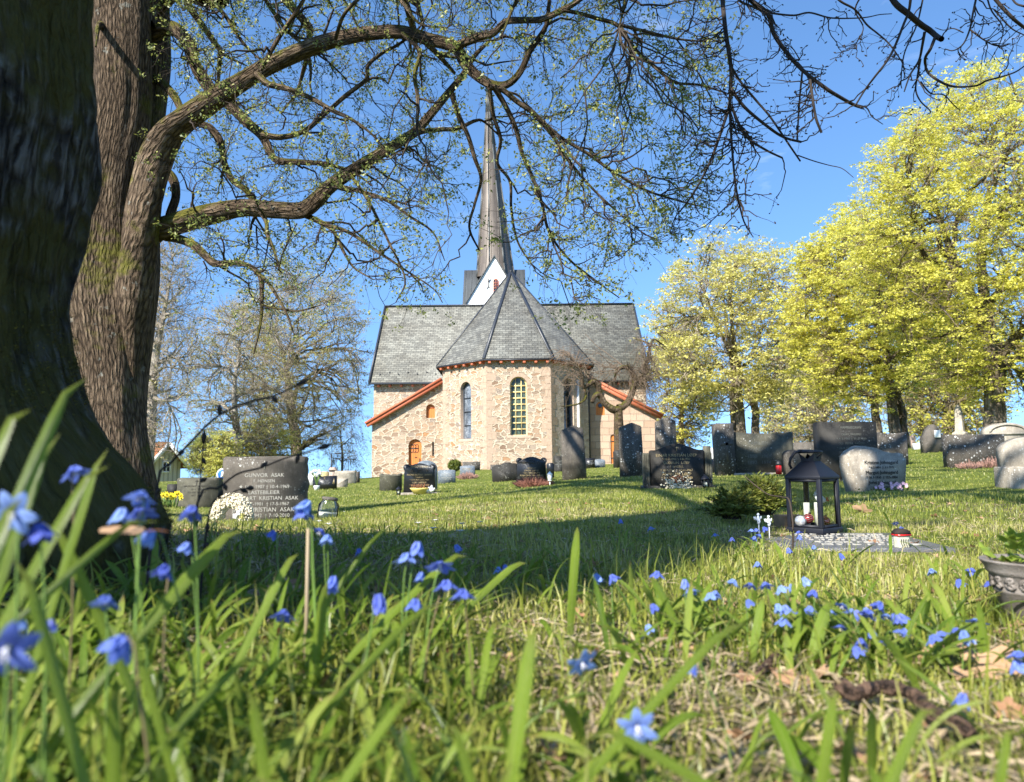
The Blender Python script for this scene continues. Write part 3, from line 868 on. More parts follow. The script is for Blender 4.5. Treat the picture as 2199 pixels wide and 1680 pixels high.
for f, r in prof:
    c = Vector((cx0, cy0, zb)).lerp(tip, f)
    for k in range(8):
        a = PI / 8 + k * PI / 4 + 0.12
        sv.append((c.x + r * math.cos(a), c.y + r * math.sin(a), c.z))
for j in range(len(prof) - 1):
    for k in range(8):
        sf.append([j * 8 + k, j * 8 + (k + 1) % 8, (j + 1) * 8 + (k + 1) % 8, (j + 1) * 8 + k])
mb = MB(); mb.add(sv, sf); spire = cpart(mb, 'spire', M['spire_metal'])
for k in range(8):
    mb = MB()
    for j in range(len(prof) - 1):
        mb.beam(sv[j * 8 + k], sv[(j + 1) * 8 + k], 0.09, 0.09)
    cpart(mb, 'spire_rib', M['tower_metal'], parent=spire)
mb = MB(); mb.tube([tip - Vector((0, 0, 0.3)), tip + Vector((0, 0, 2.2))], 0.045, 6); mb.ball(tip + Vector((0, 0, 0.35)), 0.22)
mb.beam(tip + Vector((-0.45, 0, 1.6)), tip + Vector((0.45, 0, 1.6)), 0.06, 0.06)
cpart(mb, 'finial', M['flashing'], parent=spire)
lw = arch(*[P(x, 620, TY).x - tx0 for x in (1060, 1070)], P(1065, 630, TY).z, P(1065, 600, TY).z)
WT = lambda u, z, d=0.0: Vector((tx0 + u, TY + d, z))
mb = MB(); mb.add([WT(u, z, -0.02) for u, z in lw], [list(range(len(lw)))]); win = cpart(mb, 'gable_window', M['dark_glass'])
mb = MB(); us = [p[0] for p in lw]; zz = [p[1] for p in lw]
for k in range(1, 5): mb.beam(WT(min(us), min(zz) + (max(zz) - min(zz)) * k / 5.5, -0.05), WT(max(us), min(zz) + (max(zz) - min(zz)) * k / 5.5, -0.05), 0.05, 0.04)
mb.beam(WT(sum(us) / len(us), min(zz), -0.05), WT(sum(us) / len(us), max(zz), -0.05), 0.05, 0.04, (1, 0, 0))
for i in range(len(lw)): mb.beam(WT(*lw[i], -0.04), WT(*lw[(i + 1) % len(lw)], -0.04), 0.06, 0.06, (0, 1, 0))
cpart(mb, 'window_frame', M['red_wood'], parent=win)
# small iron wall anchor on the white gable
mb = MB(); c = P(1049, 606, TY - 0.06)
mb.beam(c + Vector((0, 0, -0.35)), c + Vector((0, 0, 0.3)), 0.05, 0.05, (1, 0, 0)); mb.beam(c, c + Vector((-0.22, 0, 0.28)), 0.04, 0.05, (0, 1, 0)); mb.beam(c, c + Vector((0.22, 0, 0.28)), 0.04, 0.05, (0, 1, 0)); mb.beam(c + Vector((0, 0, -.35)), c + Vector((-0.18, 0, -0.55)), 0.04, 0.05, (0, 1, 0)); mb.beam(c + Vector((0, 0, -.35)), c + Vector((0.18, 0, -0.55)), 0.04, 0.05, (0, 1, 0))
cpart(mb, 'wall_anchor', M['iron'])

# ------------------------------------------------------------------ gravestones
def granite(key, a, b, lich=0.3, rough=0.75, lcol=(0.52, 0.52, 0.47), lsc=26.0, polish=0.0, streak=0.5):
    t = Nt(key); o = t.uv(src='Object')
    loc = t.node('ObjectInfo').outputs['Random']
    mp = t.node('Mapping', Vector=o); cb = t.node('CombineXYZ'); t.l.new(t.math('MULTIPLY', loc, 37.0), cb.inputs[0]); t.l.new(cb.outputs[0], mp.inputs['Location'])
    o = mp.outputs[0]
    g = t.noise(o, 130, 3, 0.8); m = t.noise(o, 5, 6, 0.65)
    mp2 = t.node('Mapping', Vector=o); mp2.inputs['Scale'].default_value = (1, 1, 0.3)
    st = t.noise(mp2.outputs[0], 13, 5, 0.75)
    c = t.mix(t.rng(g, 0.3, 0.7), a, b)
    c = t.mix(t.rng(m, 0.35, 0.7, 0, 0.75), c, tuple(x * 0.45 for x in a))
    c = t.mix(t.rng(st, 0.52, 0.75, 0, streak), c, tuple(min(1, x * 1.5) for x in b))
    v = t.vor(o, lsc, 'F1', 1.0); s_ = t.node('SeparateColor', Color=v.outputs['Color'])
    rad = t.rng(s_.outputs[0], 0.35, 1.0, 0.05, 0.40)
    spot = t.rng(t.math('SUBTRACT', rad, t.math('ADD', v.outputs['Distance'], t.math('MULTIPLY', t.noise(o, 90, 2), 0.12))), -0.02, 0.05)
    zone = t.rng(t.noise(o, 2.4, 3), 0.62 - 0.3 * lich, 0.8 - 0.3 * lich)
    c = t.mix(t.math('MULTIPLY', t.math('MULTIPLY', spot, zone), 0.85), c, lcol)
    v2 = t.vor(o, lsc * 2.4, 'F1', 1.0); s2_ = t.node('SeparateColor', Color=v2.outputs['Color'])
    sp2 = t.rng(t.math('SUBTRACT', t.rng(s2_.outputs[0], 0.25, 1.0, 0.05, 0.42), t.math('ADD', v2.outputs['Distance'], t.math('MULTIPLY', t.noise(o, 140, 2), 0.2))), -0.06, 0.06)
    c = t.mix(t.math('MULTIPLY', t.math('MULTIPLY', sp2, zone), 0.7), c, tuple(x * 0.85 for x in lcol))
    moss = t.rng(t.noise(o, 3.1, 6, 0.7), 0.6, 0.78, 0, 0.4)
    c = t.mix(moss, c, (0.10, 0.095, 0.04))
    M[key] = t.set(c, rough, 0.4 + polish, t.math('ADD', g, m), 0.006, 0.6)


granite('granite_grey', (0.062, 0.053, 0.042), (0.16, 0.138, 0.112), 0.45)
granite('granite_dark', (0.020, 0.019, 0.016), (0.050, 0.046, 0.039), 0.35, 0.6, polish=-.1, streak=0.2)
granite('granite_olive', (0.055, 0.052, 0.035), (0.13, 0.122, 0.085), 0.5, streak=0.6)
granite('granite_black', (0.010, 0.010, 0.011), (0.022, 0.022, 0.024), 0.1, 0.3, polish=0.2, streak=0.12)
granite('granite_light', (0.25, 0.215, 0.165), (0.47, 0.415, 0.335), 0.8, lcol=(0.62, 0.61, 0.55), lsc=34)
granite('granite_lichen', (0.05, 0.043, 0.034), (0.13, 0.113, 0.09), 1.6, lcol=(0.55, 0.55, 0.52), lsc=17)
granite('granite_speckled', (0.10, 0.125, 0.15), (0.20, 0.23, 0.26), 1.5, 0.5, (0.48, 0.50, 0.52), 30)
granite('granite_pink', (0.40, 0.28, 0.22), (0.52, 0.40, 0.32), 0.3)
granite('granite_white', (0.55, 0.54, 0.51), (0.72, 0.71, 0.68), 0.3)
granite('granite_yellow', (0.42, 0.32, 0.13), (0.55, 0.45, 0.22), 0.5)
plain('letter_white', (0.36, 0.345, 0.30), 0.7, 0.2, 0.08)
plain('letter_gold', (0.34, 0.26, 0.13), 0.45, 0.5, 0.15)
plain('letter_dark', (0.035, 0.033, 0.03), 0.8, 0.2, 0.1)
plain('letter_faint', (0.13, 0.135, 0.12), 0.8, 0.2, 0.1)
plain('letter_grey', (0.24, 0.24, 0.225), 0.8, 0.2, 0.1)

FIT = []


def inscription(parent, body, x, z, y, width, height, mat, sp=1.0, name='inscription'):
    cu = bpy.data.curves.new(name, 'FONT'); cu.body = body; cu.align_x = 'CENTER'; cu.align_y = 'CENTER'
    cu.size = height; cu.extrude = 0.0015; cu.space_line = sp; cu.resolution_u = 3
    cu.materials.append(M[mat])
    o = bpy.data.objects.new(name, cu); COL.objects.link(o); o.parent = parent
    o.location = (x, y, z); o.rotation_euler = (R(90), 0, 0)
    FIT.append((o, width))
    return o


def outline(kind, w, h):
    """front outline of a stone, counter-clockwise from the lower left, x in +-w/2, z in 0..h"""
    a = w / 2; N = 14
    top = []
    def arc(cx, cz, rx, rz, t0, t1, n=N):
        return [(cx + rx * math.cos(t), cz + rz * math.sin(t)) for t in np.linspace(t0, t1, n)]
    if kind == 'rect': top = [(a, h), (-a, h)]
    elif kind == 'bow': top = arc(0, h * 0.90, a, h * 0.10, 0, PI)
    elif kind == 'dome': top = arc(0, h * 0.72, a, h * 0.28, 0, PI)
    elif kind == 'round': top = arc(0, h - a, a, a, 0, PI)
    elif kind == 'peak': top = [(a * .93, h * 0.93), (a * 0.15, h), (-a * .1, h * 0.99), (-a * .94, h * 0.92)]
    elif kind == 'sag': top = [(x, h * (0.955 + 0.045 * (abs(x) / a) ** 2)) for x in np.linspace(a, -a, 12)]
    elif kind == 'tilt': top = [(a, h * 1.0), (a * .3, h * .985), (-a * .4, h * .95), (-a, h * .93)]
    elif kind == 'wave': top = [(x * a, h * (0.86 + 0.14 * max(0, math.cos(x * PI * .62)) ** 1.5)) for x in np.linspace(1, -1, 22)]
    elif kind == 'shoulder':
        top = [(a, h * .84), (a * .93, h * .84)] + [(x * a * .93, h * (0.90 + 0.10 * math.cos(x * PI / 2) ** 0.9)) for x in np.linspace(1, -1, 16)] + [(-a * .93, h * .84), (-a, h * .84)]
    elif kind == 'scroll':
        r = w * 0.105
        top = [(a * .93, h * .74)] + arc(a - r, h - r * 1.25, r, r, -1.0, 2.7, 10) + [(a * .62, h * .90)]
        top += [(x * a, h * (0.90 + 0.10 * math.cos(x / .6 * PI / 2) ** 1)) for x in np.linspace(.55, -.55, 11)]
        top += [(-a * .62, h * .90)] + arc(-a + r, h - r * 1.25, r, r, PI - 2.7, PI + 1.0, 10) + [(-a * .93, h * .74)]
    elif kind == 'scallop':
        top = [(a * .95, h * .8)] + arc(a * .82, h * .9, a * .18, h * .1, -.6, 2.3, 7) + arc(a * .3, h * .86, a * .32, h * .10, .5, 2.6, 6) + arc(-a * .3, h * .86, a * .32, h * .10, .5, 2.6, 6) + arc(-a * .82, h * .9, a * .18, h * .1, .8, 3.7, 7) + [(-a * .95, h * .8)]
    elif kind == 'heart':
        xs = np.linspace(1, -1, 26)
        prof = [(1.0, .80), (.8, .84), (.55, .845), (.3, .87), (.05, .935), (-.2, .985), (-.4, 1.0), (-.6, .985), (-.8, .93), (-1.0, .80)]
        px_, pz_ = zip(*sorted(prof))
        top = [(x * a, h * float(np.interp(x, px_, pz_))) for x in xs]
        return [(-a * .80, 0), (a * .80, 0), (a * .93, h * .3), (a, h * .6)] + top + [(-a, h * .6), (-a * .93, h * .3)]
    elif kind == 'pointed':
        top = [(x * a, h * (0.45 + 0.55 * (1 - abs(x) ** 1.7))) for x in np.linspace(1, -1, 18)]
    elif kind == 'rough':
        r_ = random.Random(int(w * 1000)); L = 9
        right = [(a + r_.uniform(-.015, .012), h * i / L) for i in range(1, L)]
        top = [(a, h * .985)] + [(a * (1 - 2 * i / 8), h * (1 - r_.uniform(0, .012))) for i in range(1, 8)] + [(-a, h)]
        left = [(-a + r_.uniform(-.012, .015), h * (L - i) / L) for i in range(1, L)]
        return [(-a, 0), (a, 0)] + right + top + left
    if kind == 'wave2': top = [(x * a, h * (0.9 + 0.1 * math.sin(x * 2 + 1))) for x in np.linspace(1, -1, 16)]
    b = a * (0.985 if kind not in ('peak', 'scroll') else (0.99 if kind == 'scroll' else 1.02))
    return [(-b, 0), (b, 0)] + top


def slab_mesh(name, pts, th, mat, parent, bevel=0.012, rough=0.0, taper=0.0):
    n = len(pts)
    mb = MB(); mb.slab([(x, 0, z) for x, z in pts], th)
    o = mb.obj(name, M[mat], parent, None)
    if bevel or rough:
        bm = bmesh.new(); bm.from_mesh(o.data)
        if bevel:
            bmesh.ops.bevel(bm, geom=[e for e in bm.edges if e.calc_face_angle(0) > 0.9], offset=bevel, segments=2, affect='EDGES')
        if rough:
            for v in bm.verts:
                q = v.co * 9; v.co += mnoise.noise_vector(q) * rough
        bm.to_mesh(o.data); bm.free()
    if not bevel: pass
    return o


def stone(x0, x1, yt, yb, Y, kind, mat, label, th=0.14, yaw=0.0, tilt=0.0, lean=0.0, group=None, bevel=0.012, rough=0.0, name='gravestone', cat='gravestone', sink=0.06, base=None):
    c = P((x0 + x1) / 2, yb, Y)
    w = (x1 - x0) / FPX * Y; z0 = gz(c.x, Y); h = P((x0 + x1) / 2, yt, Y).z - z0
    e = empty(name, (c.x, Y, z0), yaw, label, cat, group)
    pts = [(x, z if z > 0 else -sink) for x, z in outline(kind, w, h)]
    s = slab_mesh('slab', pts, th, mat, e, bevel, rough)
    s.rotation_euler = (lean, tilt, 0)
    if base:
        mb = MB(); mb.box(-w / 2 - base[0], w / 2 + base[0], -base[1], th + base[1], -sink, base[2]); mb.obj('plinth', M[base[3]], e, 'planar', bevel=0.015)
    e['_w'], e['_h'] = w, h
    return e, s, w, h


def cross(parent, x, z, s, mat, y=-0.003):
    mb = MB(); mb.box(x - s * .09, x + s * .09, y, 0.004, z - s, z + s * .55); mb.box(x - s * .42, x + s * .42, y, 0.004, z + s * .08, z + s * .26)
    return mb.obj('cross', M[mat], parent, None)


def sunburst(parent, x, z, r, mat):
    mb = MB()
    for k in range(9):
        a = PI * k / 8
        mb.beam((x + r * .25 * math.cos(a), -0.006, z + r * .25 * math.sin(a)), (x + r * math.cos(a), -0.006, z + r * math.sin(a)), r * .10, 0.012, (0, 1, 0))
    mb.tube([(x + r * 1.1 * math.cos(a), -0.004, z + r * 1.1 * math.sin(a)) for a in np.linspace(0, PI, 14)], r * .05, 5)
    for s in (-1, 1):
        mb.tube([(x + s * (r * 1.25 + r * .45 * t), -0.004, z + r * (.45 + .35 * math.sin(t * 7))) for t in np.linspace(0, 1.6, 14)], r * .06, 5)
    return mb.obj('carved_sunburst', M[mat], parent, None)


# G1: big dark stone near the left tree
e, s, w, h = stone(478, 653, 980, 1118, 7.0, 'rough', 'granite_grey', 'large rough-edged grey granite gravestone with white lettering and a cross, behind the pale wreath', th=0.13, yaw=R(4), rough=0.006)
cross(s, w * .0, h * .88, 0.055, 'letter_white')
for i, (tx, hh, ww) in enumerate([('GUNVOR  ASAK', .070, .47), ('F. HØNSEN', .052, .25), ('★ 16-6-1907 † 10-4-1969', .050, .60), ('LASTEBILEIER', .055, .37), ('GOHNART  KRISTIAN  ASAK', .070, .82), ('★ 23-7-1901  † 17-5-1967', .050, .60), ('JAN  CHRISTIAN  ASAK', .070, .74), ('★ 3-3-1942  † 7-10-2010', .050, .62)]):
    inscription(s, tx, w * .0, h * (.705 - i * .088), -0.002, w * ww, hh, 'letter_white')
# G2
e, s, w, h = stone(376, 466, 1026, 1090, 12.0, 'rough', 'granite_olive', 'weathered grey gravestone with faded dark lettering, left of the large rough-edged stone', th=0.2, yaw=R(-4), rough=0.01)
cross(s, 0, h * .86, 0.06, 'letter_dark'); inscription(s, 'HELGE KRISTIAN BAKEN\n1914   1955\nSOLVEIG LARENG\n1917   2005', 0, h * .55, -0.002, w * .62, .052, 'letter_dark', 1.25)
e, s, w, h = stone(357, 379, 1040, 1072, 17, 'rect', 'granite_dark', 'narrow dark slab showing beside the weathered stone by the mossy tree root', th=0.15)
e, s, w, h = stone(466, 480, 1035, 1068, 15, 'rect', 'granite_grey', 'low grey stone showing in the gap between two larger stones', th=0.15)
# left rear group
stone(653, 686, 1017, 1043, 27, 'bow', 'granite_white', 'white marble gravestone behind the black slanted plaque stone', th=0.15)
stone(687, 704, 1013, 1036, 34, 'rect', 'granite_yellow', 'small yellowish stone between the white marble stone and the pink pillar', th=0.2)
e, s, w, h = stone(706, 720, 1006, 1036, 31, 'rect', 'granite_pink', 'pinkish brick pillar stone with a little cap', th=0.3)
mb = MB(); mb.box(-w * .62, w * .62, -0.08, 0.38, h * .86, h * .92); mb.box(-w * .4, w * .4, 0.02, 0.28, h * .92, h * 1.06); mb.obj('cap', M['granite_pink'], s, 'planar', bevel=0.02)
stone(718, 763, 1011, 1036, 30, 'rough', 'granite_light', 'wide lichen-spotted grey slab right of the pink pillar stone', th=0.25, rough=0.02)
stone(763, 770, 1013, 1033, 31, 'rect', 'granite_grey', 'thin upright stone at the church end of the far left row', th=0.3)
e, s, w, h = stone(671, 722, 1022, 1053, 20.5, 'tilt', 'granite_black', 'polished black gravestone with slanted top and a gold flame in the corner', th=0.1)
cross(s, 0, h * .84, 0.05, 'letter_gold'); inscription(s, 'Gunnar Odlund\n* 1.3.1932  † 4.8.2001\nHelmine Odlund', 0.02, h * .5, -0.002, w * .42, .05, 'letter_grey', 1.1)
mb = MB()
for k in range(3): mb.slab([(w * .36 + k * .022 - .02, -.003, h * (.40 - .03 * (k % 2))), (w * .36 + k * .022, -.003, h * .40), (w * .40, -.003, h * .80)], .004)
mb.obj('flame_ornament', M['letter_gold'], s, None)
stone(720, 745, 1028, 1050, 23, 'rough', 'granite_light', 'small pale grey stone tucked beside the polished black slanted stone', th=0.15, rough=0.012)
# centre left
e, s, w, h = stone(814, 862, 1017, 1056, 18, 'scallop', 'granite_olive', 'low mossy stone with scalloped top, beside the small black grave lantern', th=0.15, rough=0.004)
e, s, w, h = stone(890, 938, 989, 1052, 17.2, 'dome', 'granite_speckled', 'bluish dome-topped stone standing right behind the black scroll-topped stone', th=0.14)
e, s, w, h = stone(866, 935, 995, 1062, 15, 'scroll', 'granite_black', 'black scroll-topped gravestone with a sunburst, yellow bowl in front of it', th=0.14, yaw=R(3))
sunburst(s, 0, h * .70, w * .14, 'granite_grey'); inscription(s, 'HJERTETS SAVNET', 0, h * .88, -0.003, w * .56, .045, 'letter_gold')
for i, (tx, hh, ww) in enumerate([('RAGNA  ELFRIDA  SØRBYE', .052, .76), ('F. LURUD', .036, .22), ('* 17-7-1911 † 10-6-1969', .038, .58), ('LARS  SØRBYE', .05, .42), ('* 30-1-1908 † 8-4-1998', .038, .60)]):
    inscription(s, tx, 0, h * (.62 - i * .085), -0.002, w * ww, hh, 'letter_gold')
mb = MB(); mb.box(-w * .55, w * .62, -.3, .0, -.05, .03); mb.obj('kerb', M['granite_light'], e, 'planar', bevel=.01)
e, s, w, h = stone(940, 978, 1009, 1039, 24, 'bow', 'granite_speckled', 'blue-grey flecked stone, the left one of two beneath the round bush', th=0.12)
inscription(s, 'Kristian Bråthen\n* 1903 † 1980\nRagnhild Bråthen\n* 1908 † 1991', 0, h * .5, -.002, w * .6, .055, 'letter_white', 1.1)
e, s, w, h = stone(988, 1020, 1000, 1028, 27, 'bow', 'granite_speckled', 'blue-grey flecked stone with reddish heather growing at its foot', th=0.12)
inscription(s, 'Johanne Sandberg\n* 1911 † 1999', -.04, h * .72, -.002, w * .6, .055, 'letter_gold', 1.1)
stone(993, 1031, 992, 1010, 38.6, 'rect', 'granite_lichen', 'lichened slab leaning by the apse wall behind the flecked stones', th=0.12)
stone(1053, 1076, 998, 1012, 38.5, 'rect', 'granite_lichen', 'low pale slab at the foot of the apse below the middle window', th=0.12)
e, s, w, h = stone(1058, 1112, 994, 1034, 21, 'wave2', 'granite_dark', 'dark uncut boulder stone left of the black stone with red heather', th=0.35, rough=0.035, tilt=R(-2))
e, s, w, h = stone(1109, 1175, 981, 1044, 16, 'scroll', 'granite_black', 'black scroll-topped gravestone with a sunburst, red heather in front of it', th=0.15)
sunburst(s, 0, h * .72, w * .15, 'granite_grey')
for i, (tx, hh, ww) in enumerate([('GÅRDBRUKER', .032, .28), ('JOHAN  LURUD', .05, .46), ('* 26-1-1888 † 8-6-1956', .036, .56), ('KAJA DAGMAR  LURUD', .05, .74), ('* 6-8-1901 † 2-12-1979', .036, .58)]):
    inscription(s, tx, 0, h * (.60 - i * .085), -0.002, w * ww, hh, 'letter_gold')
stone(1174, 1190, 994, 1012, 20, 'bow', 'granite_black', 'small black stone half hidden behind the white garden lantern', th=0.14)
e, s, w, h = stone(1190, 1215, 979, 1016, 30, 'rough', 'granite_dark', 'dark stone with white lettering in the shade of the apse corner', th=0.2)
inscription(s, 'OLAF SKJETNE\n* 1890 † 1961\nMARIE SKJETNE\n* 1894 † 1970', 0, h * .5, -.002, w * .75, .07, 'letter_grey', 1.2)
e, s, w, h = stone(1209, 1260, 914, 1030, 17, 'peak', 'granite_grey', 'tall tapering lichened slab with peaked top, nearest the apse corner', th=0.16, tilt=R(-2.0), rough=0.008)
e, s, w, h = stone(1257, 1278, 984, 1007, 33, 'rect', 'granite_black', 'square black stone right of the tall tapering slab', th=0.15)
inscription(s, 'P. R. HAUGEN\n1902  1966\nANNA HAUGEN\n1905  1981', 0, h * .55, -.002, w * .7, .07, 'letter_grey', 1.1)
e, s, w, h = stone(1277, 1300, 986, 1005, 33.5, 'shoulder', 'granite_speckled', 'small grey shoulder-topped stone beside the square black stone', th=0.14)
inscription(s, 'KARL MOEN\n1899  1975', 0, h * .45, -.002, w * .6, .07, 'letter_grey', 1.1)
e, s, w, h = stone(1318, 1338, 967, 1003, 30, 'bow', 'granite_dark', 'dark stone beneath the trunk of the weeping tree', th=0.15)
inscription(s, 'ANTON\nLUND', 0.05, h * .7, -.002, w * .5, .08, 'letter_grey', 1.1)
e, s, w, h = stone(1334, 1384, 908, 1025, 17, 'peak', 'granite_lichen', 'tall slab with white lichen dots, right of the weeping tree trunk', th=0.2, tilt=R(-1.0), rough=0.008)
e, s, w, h = stone(1412, 1456, 896, 1010, 19, 'peak', 'granite_lichen', 'tall lichened stone with a blunt point at the end of the red-edged roof', th=0.25)
# Loep stone
e, s, w, h = stone(1398, 1514, 953, 1047, 9.5, 'wave', 'granite_dark', 'wide dark blue-grey gravestone with fluted side pillars and gold lettering', th=0.12, yaw=R(-6))
for sx in (-1, 1):
    mb = MB(); x = sx * (w / 2 + .045)
    mb.box(x - .044, x + .044, -.02, .14, -.05, h * .80)
    for k in range(3): mb.box(x - .034 + k * .024, x - .018 + k * .024, -.028, -.02, .06, h * .78)
    mb.obj('side_pillar', M['granite_olive'], e, 'planar', bevel=.006)
mb = MB(); mb.box(-w / 2 - .12, w / 2 + .12, -.06, .18, -.06, .045); mb.obj('plinth', M['granite_dark'], e, 'planar', bevel=.01)
cross(s, 0, h * .90, .04, 'letter_gold')
for i, (tx, hh, ww) in enumerate([('EINAR KRISTIAN LØEP', .050, .74), ('* 20-2-1902 † 1-8-1951', .036, .50), ('GUDRUN  LØEP', .050, .48), ('F. NAGELL', .034, .24), ('* 30-9-1905 † 17-11-1967', .036, .58), ('ANNIKEN  LØEP', .050, .52), ('* 7-4-1975 † 20-7-1980', .036, .56), ('ELI  LØEP', .048, .3)]):
    inscription(s, tx, -.01, h * (.74 - i * .083), -0.002, w * ww, hh, 'letter_gold')
# pillar + wide family stone
e, s, w, h = stone(1544, 1582, 909, 1024, 13, 'rect', 'granite_lichen', 'narrow standing pillar carved with a long cross, joined to the wide olive stone', th=0.3, rough=0.006, tilt=R(-1.2))
cross(s, .02, h * .55, .28, 'granite_grey')
e, s, w, h = stone(1580, 1707, 927, 1022, 13.1, 'sag', 'granite_olive', 'wide olive-green gravestone with sagging top, red grave candle at its foot', th=0.22, base=(.06, .14, .03, 'granite_light'))
inscription(s, 'FAMILIEN\nHANSEN\n1888   1961\n1892   1974', -.1, h * .5, -.002, w * .38, .07, 'letter_faint', 1.3)
stone(1692, 1722, 966, 1017, 12.6, 'round', 'granite_grey', 'small rounded boulder stone between two big dark stones', th=0.25, rough=0.015)
e, s, w, h = stone(1764, 1894, 906, 1036, 11, 'rect', 'granite_dark', 'very large square dark family gravestone behind the black lantern', th=0.22, yaw=R(6), bevel=.012, base=(.05, .08, .03, 'granite_dark'))
for i, (tx, hh, ww) in enumerate([('FAMILIEGRAV', .062, .36), ('OLAV  FAGERLI', .052, .34), ('* 4-3-1907 † 31-8-1949', .042, .52), ('OLE  PEDER  FAGERLI', .052, .46), ('* 22-4-1905 † 5-11-1972', .042, .52), ('TOM  OLE  FAGERLI', .052, .46), ('* 25-9-1948 † 1-1-1976', .042, .5), ('GUDRUN  FAGERLI', .052, .42), ('* 14-10-1910 † 1995', .042, .42), ('GRETE  FAGERLI', .052, .40), ('* 1947 † 2005', .042, .3)]):
    inscription(s, tx, .04, h * (.90 - (i + (i > 0) * .5) * .077), -0.002, w * ww, hh, 'letter_faint')
e, s, w, h = stone(1895, 1955, 928, 1030, 15.5, 'sag', 'granite_lichen', 'grey lichened stone with hollow top standing behind the heart-topped stone', th=0.2, rough=.006)
e, s, w, h = stone(1824, 1957, 957, 1064, 7.5, 'heart', 'granite_light', 'lumpy pale granite stone with a heart-like lopsided top and gothic lettering', th=0.2, yaw=R(5), rough=.014, bevel=.03)
for i, (tx, hh, ww) in enumerate([('Kristine Johnsgard', .05, .56), ('* 6.2.1894  † 3.1.1975', .036, .42), ('Margot Johnsgard', .05, .54), ('* 30.9.1930  † 12.5.2004', .036, .52), ('John Johnsgard', .05, .46), ('* 1928  † 2012', .036, .3)]):
    inscription(s, tx, .03, h * (.66 - i * .10), -0.006, w * ww, hh, 'letter_dark')
e, s, w, h = stone(1988, 2032, 911, 976, 22, 'pointed', 'granite_grey', 'dark pointed stone with a small white lamp in its niche', th=0.3, bevel=.03)
mb = MB(); mb.box(-.02, .16, -.06, .0, h * .52, h * .78); mb.obj('niche_lamp', M['white_paint'], s, None, bevel=.02)
e, s, w, h = stone(2042, 2163, 933, 1006, 14, 'rect', 'granite_lichen', 'wide dark gravestone densely spotted with white lichen, heather at its foot', th=0.25)
e, s, w, h = stone(2122, 2215, 908, 968, 17.5, 'dome', 'granite_light', 'broad arch-topped carved stone rising behind the lichen-spotted one', th=0.25)
mb = MB(); mb.tube([(w * .43 * math.cos(a), -.015, h * .70 + h * .24 * math.sin(a)) for a in np.linspace(.08, PI - .08, 22)], .02, 6); mb.box(-w * .45, w * .45, -.03, .0, h * .64, h * .70)
mb.obj('carved_moulding', M['granite_light'], s, None)
e, s, w, h = stone(2168, 2290, 938, 1054, 9, 'dome', 'granite_light', 'grey stone with rounded shoulder cut by the right-hand edge of the photo', th=0.2, rough=.01)
mb = MB(); mb.box(-w * .52, w * .52, -.05, .25, -.06, h * .42); mb.obj('plinth', M['granite_light'], e, 'planar', bevel=.02)
# obelisk
c = P(2064, 960, 26); g = gz(c.x, 26); hh = P(2064, 866, 26).z - g
e = empty('obelisk', (c.x, 26, g), 0, 'slim grey stone obelisk in front of the maple trunks', 'obelisk')
mb = MB(); mb.lathe([(.30, -.1), (.30, .55), (.22, .6), (.19, .62), (.13, hh * .9), (.0, hh)], 4); mb.obj('shaft', M['granite_light'], e, 'planar', bevel=.01)
mb = MB(); mb.box(-.42, .42, -.42, .42, -.2, .22); mb.obj('plinth', M['granite_grey'], e, 'planar', bevel=.02)
stone(1966, 1986, 952, 976, 27, 'rect', 'granite_white', 'small white stone low on the slope left of the pointed stone', th=.2)
for x0, x1, yt, yb, Y, k, m_, lb in ((1525, 1542, 962, 978, 26, 'rect', 'granite_white', 'little white stone in the gap left of the cross pillar'), (1512, 1527, 958, 980, 24, 'rect', 'granite_olive', 'thin mossy stone behind the gold-lettered wide stone'),
                                    (1708, 1764, 950, 985, 24, 'rect', 'granite_grey', 'long low stone beyond the small rounded boulder'), (1531, 1545, 985, 1012, 15, 'round', 'granite_black', 'small dark round-topped stone left of the cross pillar foot'),
                                    (1960, 1968, 935, 970, 30, 'rect', 'granite_pink', 'thin pinkish post stone far up the right slope'), (1460, 1478, 958, 975, 30, 'bow', 'granite_light', 'pale stone far off above the gold-lettered wide stone')):
    stone(x0, x1, yt, yb, Y, k, m_, lb, th=.18)

# ------------------------------------------------------------------ grave lanterns, pots and small things
def glass_mat():
    t = Nt('clear_glass')
    tr = t.node('BsdfTransparent'); gl = t.node('BsdfGlossy', Roughness=0.03); fr = t.node('Fresnel', IOR=1.5); tr.inputs[0].default_value = (0.82, 0.86, 0.84, 1)
    mx = t.node('MixShader'); t.l.new(fr.outputs[0], mx.inputs[0]); t.l.new(tr.outputs[0], mx.inputs[1]); t.l.new(gl.outputs[0], mx.inputs[2]); t.l.new(mx.outputs[0], t.out.inputs[0])
    M['clear_glass'] = t.m


glass_mat()
plain('black_paint', (0.010, 0.011, 0.016), 0.5, 0.35, 0.15)
plain('candle_wax', (0.78, 0.74, 0.64), 0.45, 0.4, 0.05)
plain('red_berry', (0.55, 0.02, 0.015), 0.3, 0.5, 0.1)
plain('ceramic_white', (0.80, 0.80, 0.79), 0.3, 0.5, 0.04)
plain('yellow_plastic', (0.78, 0.60, 0.17), 0.45, 0.4, 0.08)
plain('wood_block', (0.26, 0.16, 0.085), 0.8, 0.2, 0.25)
plain('dead_flower', (0.70, 0.63, 0.47), 0.9, 0.1, 0.12, 30)
plain('cone_brown', (0.16, 0.07, 0.035), 0.8, 0.2, 0.3)
plain('dry_leaf_brown', (0.34, 0.19, 0.095), 0.7, 0.25, 0.3, 20)
plain('red_wax', (0.62, 0.02, 0.015), 0.25, 0.6, 0.1)


